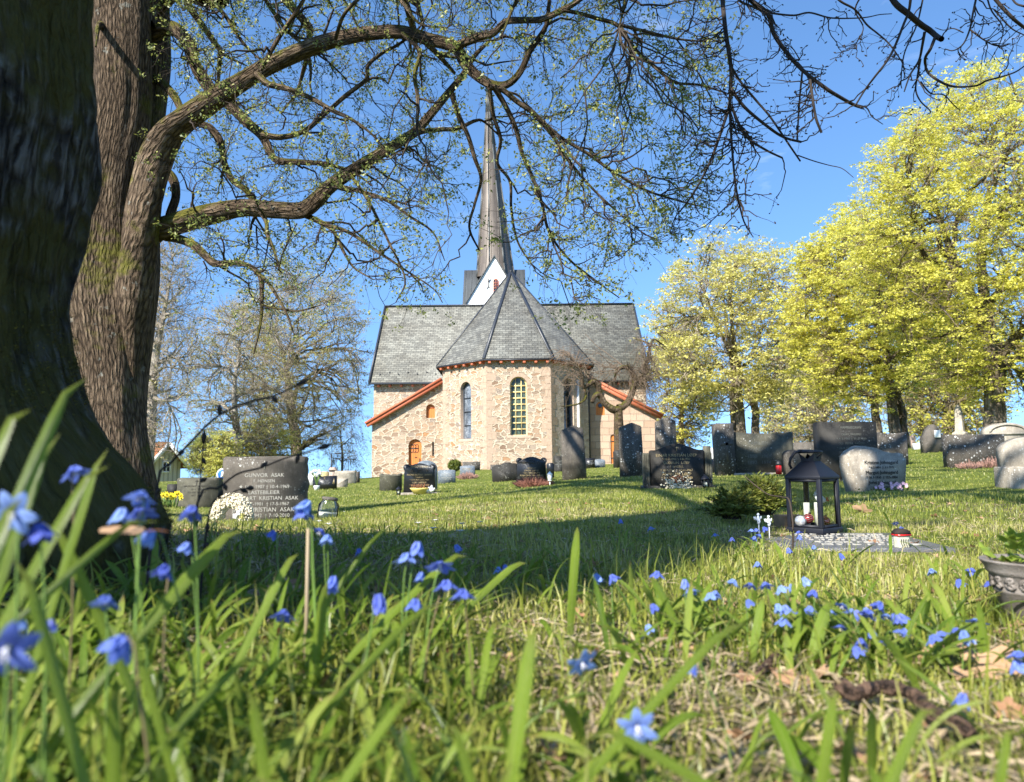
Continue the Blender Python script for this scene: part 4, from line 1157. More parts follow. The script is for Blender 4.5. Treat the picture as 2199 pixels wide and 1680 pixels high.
def bauble_mat(key, col):
    t = Nt(key); z = t.node('SeparateXYZ', Vector=t.uv(src='Generated')).outputs[2]
    f = t.math('ABSOLUTE', t.math('SUBTRACT', t.math('FRACT', t.math('MULTIPLY', z, 6.0)), 0.5))
    c = t.mix(t.rng(f, 0.06, 0.12, 1, 0), col, (0.75, 0.72, 0.68))
    M[key] = t.set(c, 0.22, 0.6, metal=0.7)


bauble_mat('bauble_red', (0.50, 0.015, 0.02)); bauble_mat('bauble_silver', (0.62, 0.62, 0.63))

# big black lantern
LY = 3.0
lb = P(1750, 1151, LY + .06); lg = gz(lb.x, LY) + 0.012
S_ = 0.070; H0, H1 = 0.022, P(1747, 1029, LY).z - lg
LYAW = R(38)
lan = empty('lantern', (lb.x, LY + 0.06, lg), LYAW, 'big black metal lantern with glass sides standing on the flat grave slab', 'lantern')
mb = MB(); mb.box(-S_ - .012, S_ + .012, -S_ - .012, S_ + .012, 0, H0); mb.obj('base', M['black_paint'], lan, None, bevel=.003)
for sx in (-1, 1):
    for sy in (-1, 1):
        mb = MB(); mb.box(sx * S_ - .008, sx * S_ + .008, sy * S_ - .008, sy * S_ + .008, H0, H1); mb.obj('post', M['black_paint'], lan, None, bevel=.002)
for ax_, s in ((0, -1), (0, 1), (1, -1), (1, 1)):
    mb = MB(); k = s * S_; q = S_ - .008
    pl = [(k, -q), (k, q)] if ax_ == 0 else [(-q, k), (q, k)]
    mb.add([(*pl[0], H0 + .012), (*pl[1], H0 + .012), (*pl[1], H1 - .012), (*pl[0], H1 - .012)], [[0, 1, 2, 3]])
    pn = mb.obj('glass_pane', M['clear_glass'], lan, None)
    fr = MB()
    for z0, z1 in ((H0, H0 + .012), (H1 - .012, H1)):
        if ax_ == 0: fr.box(k - .005, k + .005, -q, q, z0, z1)
        else: fr.box(-q, q, k - .005, k + .005, z0, z1)
    for u in (-q + .002, q - .002):
        if ax_ == 0: fr.box(k - .004, k + .004, u - .002, u + .002, H0 + .011, H1 - .011)
        else: fr.box(u - .002, u + .002, k - .004, k + .004, H0 + .011, H1 - .011)
    fr.obj('pane_frame', M['black_paint'], pn, None)
rz = P(1747, 991, LY).z - lg; tz = P(1747, 969, LY).z - lg
mb = MB(); mb.lathe([(1.414 * (S_ + .010), H1), (1.414 * (S_ + .010), H1 + .012), (1.414 * .03, rz), (1.414 * .027, rz + .001)], 4)
o = mb.obj('roof', M['black_paint'], lan, None, bevel=.002); o.rotation_euler = (0, 0, PI / 4)
mb = MB()
for k in range(4):
    a = k * PI / 2; c_, s_2 = math.cos(a), math.sin(a)
    def rot(x, y, z): return (x * c_ - y * s_2, x * s_2 + y * c_, z)
    mb.add([rot(.028, -.028, rz), rot(.028, .028, rz), rot(.034, .034, tz - .008), rot(.028, 0, rz + .010), rot(.034, -.034, tz - .008)], [[0, 1, 3], [1, 2, 3], [0, 3, 4]])
mb.obj('collar', M['black_paint'], lan, None)
mb = MB(); mb.lathe([(.0, tz - .008), (.047, tz - .008), (.05, tz - .004), (.047, tz + .002), (.02, tz + .006), (.0, tz + .006)], 24); mb.obj('lid', M['black_paint'], lan, None, smooth=True)
mb = MB(); mb.tube([(-.045, .02, tz), (-.062, .035, tz - .004), (-.074, .05, tz - .03), (-.076, .055, rz - .012), (-.070, .05, rz - .03)], .006, 8); mb.tube([(-.045, .02, tz + .002), (0, .055, tz + .004), (.045, .02, tz + .002)], .006, 8)
mb.obj('handle', M['black_paint'], lan, None, smooth=True)
RL = Matrix.Rotation(LYAW, 4, 'Z')


def inside(x, y, z): return lan.location + RL @ Vector((x, y, z))


for x, y, hgt, lb_ in ((-.012, .024, .10, 'left white candle inside the black lantern'), (.032, .0, .10, 'right white candle inside the black lantern')):
    e = empty('candle', inside(x, y, H0 + .001), 0, lb_, 'candle')
    mb = MB(); mb.lathe([(.013, 0), (.013, hgt - .002), (.012, hgt), (.004, hgt - .003)], 18); mb.obj('wax_body', M['candle_wax'], e, None, smooth=False)
    mb = MB(); mb.tube([(0, 0, hgt - .004), (.001, 0, hgt + .008)], .0012, 5); mb.obj('wick', M['iron'], e, None)
for px_, py_, dy, r, m_, lb_ in ((1720, 1129, -.005, .024, 'bauble_silver', 'silver striped bauble at the left in the black lantern'), (1736, 1114, .0, .0215, 'bauble_red', 'red striped bauble lying behind the lantern corner post'), (1772, 1131, -.0, .022, 'bauble_red', 'red striped bauble in the right half of the black lantern')):
    q = P(px_, py_, LY + .045 + dy)
    if py_ > 1120: q.z = lg + H0 + r + .001
    e = empty('bauble', q, rnd.uniform(0, 3), lb_, 'bauble'); e.rotation_euler = (rnd.uniform(-.5, .5), rnd.uniform(-.5, .5), 0)
    mb = MB(); mb.ball((0, 0, 0), r, 24); mb.obj('ball', M[m_], e, None, smooth=True)
    mb = MB(); mb.lathe([(.005, r * .97), (.005, r + .006), (.003, r + .007)], 10); mb.obj('cap', M['iron'], e, None)
# bird on a sprig
bp = P(1762, 1072, LY + .06)
e = empty('bird_figurine', bp, 0, 'white bird figurine with red berries on a sprig inside the lantern', 'figurine')
mb = MB(); mb.tube([(-.022, 0, .012), (-.014, 0, .008), (0, 0, 0), (.014, 0, -.006), (.026, 0, -.007)], [.004, .013, .017, .011, .002], 14); mb.obj('body', M['ceramic_white'], e, None, smooth=True)
mb = MB(); mb.ball((-.014, 0, .020), .0115, 14); mb.tube([(-.025, 0, .020), (-.030, 0, .018)], [.003, .0006], 6); mb.obj('head', M['ceramic_white'], e, None, smooth=True)
mb = MB(); mb.lathe([(.011, .026), (.011, .029), (.006, .033), (.003, .036), (.0035, .040), (.0, .042)], 12, (-.014, 0, 0)); mb.obj('hat', M['ceramic_white'], e, None, smooth=True)
for bx, bz in ((.026, .004), (.030, -.006), (.024, -.004)):
    mb = MB(); mb.ball((bx, -.006, bz), .0045, 10); mb.obj('berry', M['red_berry'], e, None, smooth=True)
mb = MB(); z0 = lg + H0 - bp.z
mb.tube([(.0, .01, -.014), (.006, .012, -.05), (.012, .01, z0)], .0022, 6)
for k in range(70):
    t = rnd.random(); a = rnd.uniform(0, 6.28); z = -.045 + (z0 + .035) * t * .7
    mb.beam((.007, .011, z), (.007 + .022 * math.cos(a), .011 + .022 * math.sin(a), z + rnd.uniform(-.004, .012)), .0012, .0012)
mb.obj('sprig', M['stem_green'], e, None)

# flat slab under the lantern
c = P(1830, 1172, 2.72); sl = empty('grave_slab', (c.x, 2.75, gz(c.x, 2.75)), R(-8), 'flat polished grey grave slab with white lettering lying in the grass', 'grave slab')
granite('granite_flat', (0.10, 0.10, 0.105), (0.17, 0.17, 0.175), 0.05, 0.25, polish=0.2, streak=.1)
mb = MB(); mb.box(-.30, .27, -.26, .30, -.03, .011); so_ = mb.obj('slab', M['granite_flat'], sl, 'planar', bevel=.004)
for i, tx in enumerate(('ELSE MARIE OG JOHAN BERG', '* 3.4.1921  † 12.8.2001', 'ET GODT MINNE LEVER EVIG', '* 17.9.1918  † 2.2.1997', 'TAKK FOR ALT', 'HVIL I FRED')):
    o = inscription(so_, tx, .02, 0, .0125, .34, .030, 'letter_white'); o.location = (.03, .22 - i * .075, .0125); o.rotation_euler = (0, 0, 0)
# painted ladybird stone
c = P(1944, 1180, 2.5)
e = empty('painted_stone', (c.x, 2.5, gz(c.x, 2.5) - .005), R(10), 'small painted stone with a dark cap, red band and pale body beside the slab', 'painted stone')
pw, ph = 30 / FPX * 2.5, .075
mb = MB(); mb.slab([(x * pw * .9, 0, z) for x, z in outline('dome', 1.0, .078)], .03)
plain('painted_pale', (0.50, 0.50, 0.38), .6, .3, .25, 60); mb.obj('body', M['painted_pale'], e, None, bevel=.006)
mb = MB(); mb.tube([(pw * .47 * math.cos(a), .014, .060 + .018 * math.sin(a)) for a in np.linspace(0, PI, 10)], .004, 6); mb.slab([(pw * .50 * math.cos(a), -.003, .062 + .019 * math.sin(a)) for a in np.linspace(0, PI, 12)], .036)
mb.obj('dark_cap', M['twig_dark'], e, None)
mb = MB(); mb.box(-pw * .52, pw * .52, -.004, .034, .057, .062); mb.obj('red_band', M['red_wax'], e, None)
mb = MB()
for k in range(4):
    mb.tube([(pw * (.28 - .18 * k) + .003 * math.sin(t * 6), -.002, .008 + .038 * t) for t in np.linspace(0, 1, 7)], .0012, 5)
mb.obj('painted_lines', M['twig_dark'], e, None)


# flower pot at the right edge
def pot_mat():
    t = Nt('pot_clay'); o = t.uv(src='Object'); n = t.noise(o, 14, 5, 0.7); g = t.noise(o, 220, 3, 0.8)
    c = t.mix(t.rng(n, 0.35, 0.7), (0.13, 0.108, 0.092), (0.30, 0.27, 0.24)); c = t.mix(t.rng(g, 0.55, 0.75, 0, 0.6), c, (0.035, 0.03, 0.028))
    M['pot_clay'] = t.set(c, 0.6, 0.35, g, 0.002)


pot_mat()
c = P(2238, 1372, 1.2); pg = gz(c.x, 1.2)
pot = empty('flower_pot', (c.x, 1.2, pg - .004), 0, 'brown-grey clay flower pot with a raised frieze, cut by the right edge', 'flower pot')
ph = P(2238, 1197, 1.2).z - pg; pr = 102 / FPX * 1.2
mb = MB(); mb.lathe([(pr * .56, 0), (pr * .60, .004), (pr * .74, ph * .48), (pr * .77, ph * .50), (pr * .78, ph * .53), (pr * .76, ph * .55), (pr * .83, ph * .78), (pr * .88, ph * .80), (pr * .89, ph * .84), (pr * .90, ph * .86), (pr * .98, ph * .97), (pr, ph * .985), (pr * .98, ph), (pr * .90, ph), (pr * .86, ph * .93), (.0, ph * .92)], 48)
mb.obj('pot_body', M['pot_clay'], pot, None, smooth=True)
mb = MB()
for k in range(18):
    a = 2 * PI * k / 18
    for s in (-1, 1):
        mb.tube([((pr * (.775 + .05 * (zz + .5))) * math.cos(a + s * .12 * math.sin(t * 2.4)), (pr * (.775 + .05 * (zz + .5))) * math.sin(a + s * .12 * math.sin(t * 2.4)), ph * (.66 + .085 * math.sin(t * 1.7 + s))) for t in np.linspace(-1.5, 1.5, 9) for zz in (0.05 * t,)], .0028, 5)
mb.obj('frieze', M['pot_clay'], pot, None, smooth=True)
mb = MB(); mb.lathe([(.0, ph * .935), (pr * .86, ph * .94), (pr * .86, ph * .935)], 24); mb.obj('soil', M['turf'], pot, None)
plant = empty('potted_plant', (c.x, 1.2, pg + ph * .93), 0, 'bright green lobed-leaf plant growing in the clay pot', 'plant')
leafy('bright_leaf', [(0.14, 0.23, 0.025), (0.27, 0.36, 0.05), (0.20, 0.30, 0.035)], 0.4)
for k in range(16):
    a = rnd.uniform(2.2, 5.0) if k < 11 else rnd.uniform(0, 6.28); rr = rnd.uniform(.02, .075); z = rnd.uniform(.006, .05) if k > 3 else .012
    cx_, cy_ = rr * math.cos(a), rr * math.sin(a); s = rnd.uniform(.010, .017); tl = rnd.uniform(-.5, .5); tl2 = rnd.uniform(-.9, .2)
    vs_ = [(0, 0, 0)]
    for j in range(20):
        b_ = 2 * PI * j / 20; q = s * (1 + .28 * math.cos(5 * b_)); vs_.append((q * math.cos(b_), q * math.sin(b_), -.004 + .003 * math.cos(5 * b_)))
    Mx = Matrix.Translation((cx_, cy_, z)) @ Matrix.Rotation(a, 4, 'Z') @ Matrix.Rotation(tl2, 4, 'Y') @ Matrix.Rotation(tl, 4, 'X')
    mb = MB(); mb.add([Mx @ Vector(v) for v in vs_], [[0, j + 1, (j + 1) % 20 + 1] for j in range(20)]); mb.obj('leaf', M['bright_leaf'], plant, None, smooth=True)
mb = MB()
for k in range(7): a = k * .9; mb.tube([(0, 0, 0), (.04 * math.cos(a), .04 * math.sin(a), .03)], .0015, 5)
mb.obj('stem', M['stem_green'], plant, None)


def small_lantern(px, py, Y, h, label, mat, post=0.0):
    c = P(px, py, Y); g = gz(c.x, Y)
    e = empty('grave_lantern', (c.x, Y, g), 0, label, 'grave lantern')
    z = post
    if post:
        mb = MB(); mb.tube([(0, 0, -.05), (0, 0, post)], h * .05, 8); mb.obj('post', M['iron' if mat == 'black_paint' else mat], e, None)
    r = h * .26
    mb = MB(); mb.lathe([(r * .8, z), (r * .8, z + h * .06)], 6); mb.obj('base', M[mat], e, None)
    mb = MB()
    for k in range(6):
        a = k * PI / 3; mb.beam((r * .72 * math.cos(a), r * .72 * math.sin(a), z + h * .06), (r * math.cos(a), r * math.sin(a), z + h * .66), h * .035, h * .035)
    mb.obj('cage', M[mat], e, None)
    mb = MB(); mb.lathe([(r * .68, z + h * .06), (r * .94, z + h * .66)], 6); mb.obj('glass_pane', M['clear_glass' if mat == 'black_paint' else 'ceramic_white'], e, None)
    mb = MB(); mb.lathe([(r * 1.3, z + h * .66), (r * 1.25, z + h * .70), (r * .5, z + h * .88), (r * .25, z + h * .92), (r * .2, z + h), (0, z + h)], 6); mb.obj('roof', M[mat], e, None)
    if mat == 'black_paint':
        mb = MB(); mb.lathe([(r * .4, z + h * .06), (r * .4, z + h * .45), (0, z + h * .46)], 10); mb.obj('candle', M['candle_wax'], e, None)
    return e


small_lantern(856, 1061, 14.4, .19, 'small black grave lantern beside the mossy scalloped stone', 'black_paint')
small_lantern(1181, 1043, 15.2, .20, 'white garden lantern on a short post right of the red heather', 'white_paint', .10)
small_lantern(927, 1056, 14.7, .09, 'tiny solar lamp on a spike right of the white bird figures', 'white_paint', .09)
e = small_lantern(1517, 1046, 9.0, .19, 'black grave lantern leaning against the gold-lettered wide stone', 'black_paint'); e.rotation_euler = (0, R(-6), 0)
# red grave candle
c = P(1673, 1022, 12.6); e = empty('grave_candle', (c.x, 12.6, gz(c.x, 12.6) + .02), 0, 'red grave candle with dark lid at the foot of the olive stone', 'grave candle')
mb = MB(); mb.lathe([(.045, 0), (.05, .02), (.05, .14), (.04, .16)], 16); mb.obj('jar', M['red_wax'], e, None, smooth=True)
mb = MB(); mb.lathe([(.05, .16), (.055, .165), (.05, .20), (.02, .235), (0, .24)], 16); mb.obj('lid', M['iron'], e, None, smooth=True)
# glass jar
c = P(702, 1108, 6.0); e = empty('glass_jar', (c.x, 6.0, gz(c.x, 6.0)), 0, 'clear glass jar candle with a metal lid in the grass', 'jar'); e.rotation_euler = (0, R(8), 0)
mb = MB(); mb.lathe([(.075, 0), (.085, .015), (.085, .12), (.06, .15), (.06, .16)], 20); mb.obj('jar_body', M['clear_glass'], e, None, smooth=True)
mb = MB(); mb.lathe([(.074, .005), (.074, .055), (0, .05)], 18); mb.obj('wax', M['candle_wax'], e, None)
mb = MB(); mb.lathe([(.066, .16), (.066, .18), (.0, .182)], 18); mb.obj('lid', M['granite_grey'], e, None)
# yellow bowl with plants, white birds
c = P(902, 1062, 14.55); e = empty('planter_bowl', (c.x, 14.55, gz(c.x, 14.55) + .02), 0, 'yellow bowl planter in front of the black scroll-topped stone', 'planter')
mb = MB(); mb.lathe([(.13, 0), (.19, .09), (.21, .115), (.19, .12), (.0, .10)], 20); mb.obj('bowl', M['yellow_plastic'], e, None, smooth=False)
mb = MB()
for k in range(40):
    a = rnd.uniform(0, 6.28); r = rnd.uniform(0, .17); mb.beam((r * math.cos(a), r * math.sin(a), .1), (r * 1.2 * math.cos(a), r * 1.2 * math.sin(a), .12 + rnd.uniform(.02, .09)), .012, .012)
mb.obj('seedlings', M['cone_brown'], e, None)
c = P(921, 1061, 14.4)
for k, (dx, lb_) in enumerate(((-.06, 'white dove figure with lowered head right of the yellow bowl'), (.05, 'white dove figure with raised tail right of the yellow bowl'))):
    e = empty('dove_figurine', (c.x + dx, 14.5, gz(c.x + dx, 14.5) + .03), k * 2.5, lb_, 'figurine')
    mb = MB(); mb.tube([(-.08, 0, .09), (-.05, 0, .06), (0, 0, .045), (.05, 0, .04), (.075, 0, .065)], [.004, .03, .045, .032, .02], 10); mb.ball((.078, 0, .085), .024, 10); mb.obj('body', M['ceramic_white'], e, None, smooth=True)
    mb = MB(); mb.tube([(.1, 0, .085), (.115, 0, .08)], [.007, .001], 6); mb.obj('beak', M['yellow_plastic'], e, None)

# pale dried wreath
c = P(497, 1122, 6.3); wz = gz(c.x, 6.3)
e = empty('wreath', (c.x, 6.3, wz), R(-8), 'pale dried-flower wreath leaning on the ground before the large rough-edged stone', 'wreath')
fl_ = MB(); Rw, rw = .135, .062
for k in range(1500):
    a = rnd.uniform(-.5, PI + .2) if rnd.random() < .9 else rnd.uniform(0, 6.28); b_ = rnd.uniform(0, 2 * PI); q = rw * rnd.uniform(.75, 1.08)
    x = (Rw + q * math.cos(b_)) * math.cos(a); z = (Rw + q * math.cos(b_)) * math.sin(a) + .05; y = q * math.sin(b_)
    s = rnd.uniform(.005, .010)
    fl_.ball((x, y, z), s, 6)
fl_.obj('dried_flowers', M['dead_flower'], e, None)['kind'] = 'stuff'
mb = MB(); mb.tube([(Rw * math.cos(a), 0, .05 + Rw * math.sin(a)) for a in np.linspace(-.7, PI + .7, 24)], .045, 8); mb.obj('ring', M['dead_flower'], e, None)
for k in range(3):
    mb = MB(); q = Vector((.07 + .03 * k, -.06, .05 + .035 * (k % 2)))
    for j in range(14): mb.ball(q + Vector((rnd.uniform(-.02, .02), rnd.uniform(-.01, .01), rnd.uniform(-.02, .02))), .011, 6)
    mb.obj('posy', M[('ceramic_white', 'petal_white', 'pale_bloom')[k]], e, None)

# dried bouquet with cone before the gold-lettered stone
c = P(1457, 1046, 9.1); e = empty('dried_bouquet', (c.x, 9.1, gz(c.x, 9.1)), 0, 'cream dried bouquet with a red-brown cone before the gold-lettered stone', 'bouquet')
mb = MB()
for k in range(330): mb.ball((rnd.gauss(0, .075), rnd.gauss(0, .045), abs(rnd.gauss(.0, .055)) * 1.1 + .012), rnd.uniform(.009, .017), 6, (1, 1, .7))
mb.obj('blossoms', M['dead_flower'], e, None)['kind'] = 'stuff'
mb = MB()
for k in range(60): mb.ball((rnd.gauss(0, .04), rnd.gauss(-.03, .02), .11 + rnd.gauss(0, .025)), .014, 6)
mb.obj('cone', M['cone_brown'], e, None)


# heather and shrubs
def sprigs(c, n, rx, ry, h, mat, name, label, cat, wd=.006, spread=.6, tipmat=None):
    e = empty(name, c, 0, label, cat)
    a = rng.uniform(0, 2 * PI, n); r = np.sqrt(rng.uniform(0, 1, n))
    b0 = np.stack([r * rx * np.cos(a) * .7, r * ry * np.sin(a) * .7, np.full(n, -.02)], 1)
    hh = h * (1 - .55 * r) * rng.uniform(.55, 1.1, n)
    t1 = b0 + np.stack([np.cos(a) * r * rx * spread + rng.normal(0, .02, n), np.sin(a) * r * ry * spread + rng.normal(0, .02, n), hh], 1)
    mid = (b0 + t1) / 2 + rng.normal(0, .015, (n, 3))
    p = np.stack([b0, mid, t1], 1); rr = np.broadcast_to(np.array([wd, wd, wd * .5]), (n, 3))
    v, f, uv = tubes(p, rr, 4)
    mk('sprigs', v, f, M[mat], e)
    return e


plain('heather_red', (0.27, 0.12, 0.085), 0.8, 0.2, 0.4, 60)
plain('heather_pink', (0.36, 0.21, 0.165), 0.8, 0.2, 0.4, 60)
c = P(1145, 1046, 15.4); sprigs((c.x, 15.4, gz(c.x, 15.4)), 420, .36, .18, .30, 'heather_red', 'heather', 'large tuft of red-brown heather before the black scroll-topped stone', 'heather', .008)
c = P(1003, 1029, 26.4); sprigs((c.x, 26.4, gz(c.x, 26.4)), 200, .35, .2, .34, 'heather_pink', 'heather', 'small red heather tuft before a blue-grey flecked stone', 'heather', .012)
c = P(2081, 1006, 13.6); sprigs((c.x, 13.6, gz(c.x, 13.6)), 160, .20, .15, .20, 'heather_pink', 'heather', 'left pink heather tuft at the foot of the lichen-spotted stone', 'heather')
c = P(2132, 1006, 13.6); sprigs((c.x, 13.6, gz(c.x, 13.6)), 200, .26, .15, .26, 'heather_pink', 'heather', 'right pink heather tuft, the wider of the two before the lichen-spotted stone', 'heather')
mb = MB()
c = P(976, 1022, 28.5); g = gz(c.x, 28.5)
e = empty('round_bush', (c.x, 28.5, g), 0, 'small clipped ball-shaped green bush on a stem by the apse wall', 'bush')
mb.tube([(0, 0, -.1), (0, 0, .42)], .03, 6); mb.obj('stem', M['twig_brown'], e, None)
nb = 2600; d = rng.normal(size=(nb, 3)); d /= np.linalg.norm(d, axis=1, keepdims=True); rad = .25 * rng.uniform(.6, 1.08, (nb, 1)) ** .4
ctr_ = d * rad * np.array([1, 1, .85]) + np.array([0, 0, .50])
tv = ctr_[:, None, :] + rng.normal(0, .030, (nb, 3, 3))
leafy('bush_green', [(0.05, 0.075, 0.012), (0.13, 0.16, 0.025), (0.20, 0.21, 0.035)], .25)
mk('foliage', tv.reshape(-1, 3), np.arange(nb * 3).reshape(-1, 3), M['bush_green'], e)

# yew: drooping needle sprays
leafy('yew_needle', [(0.08, 0.11, 0.018), (0.18, 0.21, 0.035), (0.32, 0.31, 0.07)], .35, .4)


def yew(px, py, Y, rx, h, n, label):
    c = P(px, py, Y); g = gz(c.x, Y)
    e = empty('yew_bush', (c.x, Y, g), 0, label, 'bush')
    a = rng.uniform(0, 2 * PI, n); el = rng.uniform(.15, 1.35, n); L = rng.uniform(.55, 1.0, n)
    tip = np.stack([np.cos(a) * np.cos(el) * rx * L * 1.15, np.sin(a) * np.cos(el) * rx * .8 * L, h * (.25 + .72 * np.sin(el)) * L], 1)
    root = np.stack([rng.normal(0, .02, n), rng.normal(0, .02, n), np.full(n, .03)], 1)
    mid = root * .45 + tip * .55 + np.array([0, 0, .10 * h])
    t = np.linspace(0, 1, 7)[None, :, None]
    p = (1 - t) ** 2 * root[:, None] + 2 * t * (1 - t) * mid[:, None] + t * t * tip[:, None]
    r = np.linspace(.0035, .0008, 7)[None].repeat(n, 0)
    v, f, _ = tubes(p, r, 4); mk('stem', v, f, M['twig_brown'], e)
    k = 70
    u = rng.uniform(.25, 1.0, (n, k)); i0 = np.clip((u * 6).astype(int), 0, 5); fr = (u * 6 - i0)[..., None]
    ar = np.arange(n)[:, None]
    q = p[ar, i0] * (1 - fr) + p[ar, i0 + 1] * fr; tg = p[ar, i0 + 1] - p[ar, i0]; tg /= np.linalg.norm(tg, axis=2, keepdims=True) + 1e-9
    sd = np.cross(tg, np.array([0, 0, 1.0])); sd /= np.linalg.norm(sd, axis=2, keepdims=True) + 1e-9
    sgn = rng.choice([-1, 1], (n, k, 1)); nd = sd * sgn * .85 + tg * .6 + rng.normal(0, .25, (n, k, 3)); nd /= np.linalg.norm(nd, axis=2, keepdims=True)
    ln = rng.uniform(.018, .032, (n, k, 1)) * (rx / .13) ** .5
    wv = np.cross(nd, rng.normal(0, 1, (n, k, 3))); wv /= np.linalg.norm(wv, axis=2, keepdims=True) + 1e-9
    tv = np.stack([q - wv * .002, q + nd * ln * .55 - wv * .003, q + nd * ln, q + nd * ln * .4 + wv * .003], 2).reshape(-1, 3)
    mk('foliage', tv, np.arange(len(tv)).reshape(-1, 4), M['yew_needle'], e)
    return e


yew(1572, 1112, 3.5, .15, .19, 110, 'drooping dark green yew bush, the left of two beside the black lantern')
yew(1640, 1102, 3.7, .17, .25, 130, 'taller dark green yew bush directly left of the black lantern')
c = P(1692, 1125, 3.3); e = empty('wood_block', (c.x, 3.3, gz(c.x, 3.3)), R(20), 'weathered brown wood block under the yew beside the lantern', 'wood block')
mb = MB(); mb.box(-.05, .06, -.04, .04, -.02, .06); mb.obj('block', M['wood_block'], e, 'planar', bevel=.006)
for px_, py_, h_, lb_ in ((1630, 1150, .095, 'white angel figure pick, taller and left of the pair by the yew'), (1652, 1148, .082, 'white angel figure pick with raised arms, right of the pair by the yew')):
    c = P(px_, py_, 2.85); e = empty('angel_pick', (c.x, 2.85, gz(c.x, 2.85)), rnd.uniform(-.4, .4), lb_, 'garden pick')
    mb = MB(); mb.tube([(0, 0, -.02), (.001, 0, h_ * .55)], .0018, 6); mb.obj('rod', M['ceramic_white'], e, None)
    mb = MB(); z = h_ * .55
    mb.tube([(0, 0, z), (.002, 0, z + .012), (-.001, 0, z + .026), (0, 0, z + .034)], [.004, .007, .0055, .003], 10); mb.ball((0, 0, z + .039), .0055, 10)
    mb.tube([(.006, -.004, z + .026), (.010, -.006, z + .024), (.009, -.008, z + .033)], .002, 6); mb.tube([(-.006, -.004, z + .026), (-.009, -.007, z + .018), (-.003, -.009, z + .016)], .002, 6)
    mb.obj('figure', M['ceramic_white'], e, None, smooth=True)
    mb = MB(); mb.slab([(.004, .006, z + .014), (.013, .010, z + .018), (.015, .010, z + .030), (.006, .007, z + .03)], .003); mb.slab([(-.004, .006, z + .014), (-.013, .010, z + .018), (-.015, .010, z + .030), (-.006, .007, z + .03)], .003); mb.obj('wings', M['ceramic_white'], e, None)

# white daffodil vase, yellow daffodils, pansies, sign and lamp post far left
c = P(680, 1056, 19.5); e = empty('flower_vase', (c.x, 19.5, gz(c.x, 19.5)), 0, 'white vase with green stems and white blooms before the polished black stone', 'vase')
mb = MB(); mb.lathe([(.06, 0), (.085, .10), (.08, .13), (0, .12)], 14); mb.obj('vase', M['ceramic_white'], e, None)
mb = MB()
for k in range(16): a = k * .9; mb.tube([(0, 0, .1), (.05 * math.cos(a), .05 * math.sin(a), .3), (.12 * math.cos(a), .1 * math.sin(a), .40 + .06 * (k % 3))], .008, 4)
mb.obj('stems', M['stem_green'], e, None)
mb = MB()
for k in range(9): a = k * .9; mb.ball((.12 * math.cos(a) - .03, .1 * math.sin(a), .44 + .04 * (k % 3)), .045, 7)
mb.obj('blooms', M['petal_white'], e, None)
plain('daffodil', (0.75, 0.58, 0.03), .5, .3, .15)
c = P(367, 1086, 11.6); e = empty('daffodils', (c.x, 11.6, gz(c.x, 11.6)), 0, 'clump of yellow daffodils left of the weathered grey stone', 'flowers')
mb = MB()
for k in range(26):
    a = rnd.uniform(0, 6.28); r = rnd.uniform(0, .16); mb.tube([(r * math.cos(a) * .7, r * math.sin(a) * .7, -.02), (r * math.cos(a), r * math.sin(a), .16)], .006, 4)
mb.obj('stems', M['stem_green'], e, None)
mb = MB()
for k in range(18):
    a = rnd.uniform(0, 6.28); r = rnd.uniform(0, .18); q = Vector((r * math.cos(a), r * math.sin(a), rnd.uniform(.14, .24)))
    for j in range(6): b_ = j * PI / 3; mb.add([q, q + Vector((.03 * math.cos(b_ - .4), -.005, .03 * math.sin(b_ - .4))), q + Vector((.045 * math.cos(b_), -.012, .045 * math.sin(b_))), q + Vector((.03 * math.cos(b_ + .4), -.005, .03 * math.sin(b_ + .4)))], [[0, 1, 2, 3]])
    mb.tube([q, q + Vector((0, -.03, 0))], .014, 7)
mb.obj('blooms', M['daffodil'], e, None)
plain('pansy_pink', (0.72, 0.45, 0.55), .6, .3, .3, 60)
c = P(1890, 1066, 7.2)
for k, (px_, w_, lb_) in enumerate(((1893, .16, 'pink and white pansies at the foot of the heart-topped stone'), (1930, .10, 'pale pansy clump at the right foot of the heart-topped stone'))):
    q = P(px_, 1066, 7.15); e = empty('pansies', (q.x, 7.15, gz(q.x, 7.15)), 0, lb_, 'flowers')
    mb = MB()
    for j in range(120):
        a = rnd.gauss(0, w_ * .6); b_ = rnd.gauss(0, .05); z = rnd.uniform(.0, .06); v = Vector((a, b_, z)); s = .022
        mb.add([v, v + Vector((rnd.uniform(-s, s), rnd.uniform(-s, s), s)), v + Vector((rnd.uniform(-s, s), rnd.uniform(-s, s), s * .4))], [[0, 1, 2]])
    mb.obj('leaves', M['bush_green'], e, None)
    mb = MB()
    for j in range(13):
        v = Vector((rnd.gauss(0, w_ * .55), -.05 + rnd.gauss(0, .03), rnd.uniform(.05, .12)))
        for i in range(5): b_ = i * 1.257 + .3; mb.add([v, v + Vector((.012 * math.cos(b_ - .6), -.002, .012 * math.sin(b_ - .6))), v + Vector((.019 * math.cos(b_), -.004, .019 * math.sin(b_))), v + Vector((.012 * math.cos(b_ + .6), -.002, .012 * math.sin(b_ + .6)))], [[0, 1, 2, 3]])
    mb.obj('blooms', M['pansy_pink'], e, None)
c = P(477, 1050, 40); e = empty('road_sign', (c.x, 40, gz(c.x, 40)), 0, 'blue and white round road sign just left of the large rough-edged stone', 'sign')
hz = P(477, 1019, 40).z - gz(c.x, 40)
mb = MB(); mb.tube([(0, .03, -.1), (0, .03, hz + .3)], .03, 8); mb.obj('post', M['white_paint'], e, None)
plain('sign_blue', (0.03, 0.13, 0.55), .4, .5, .05)
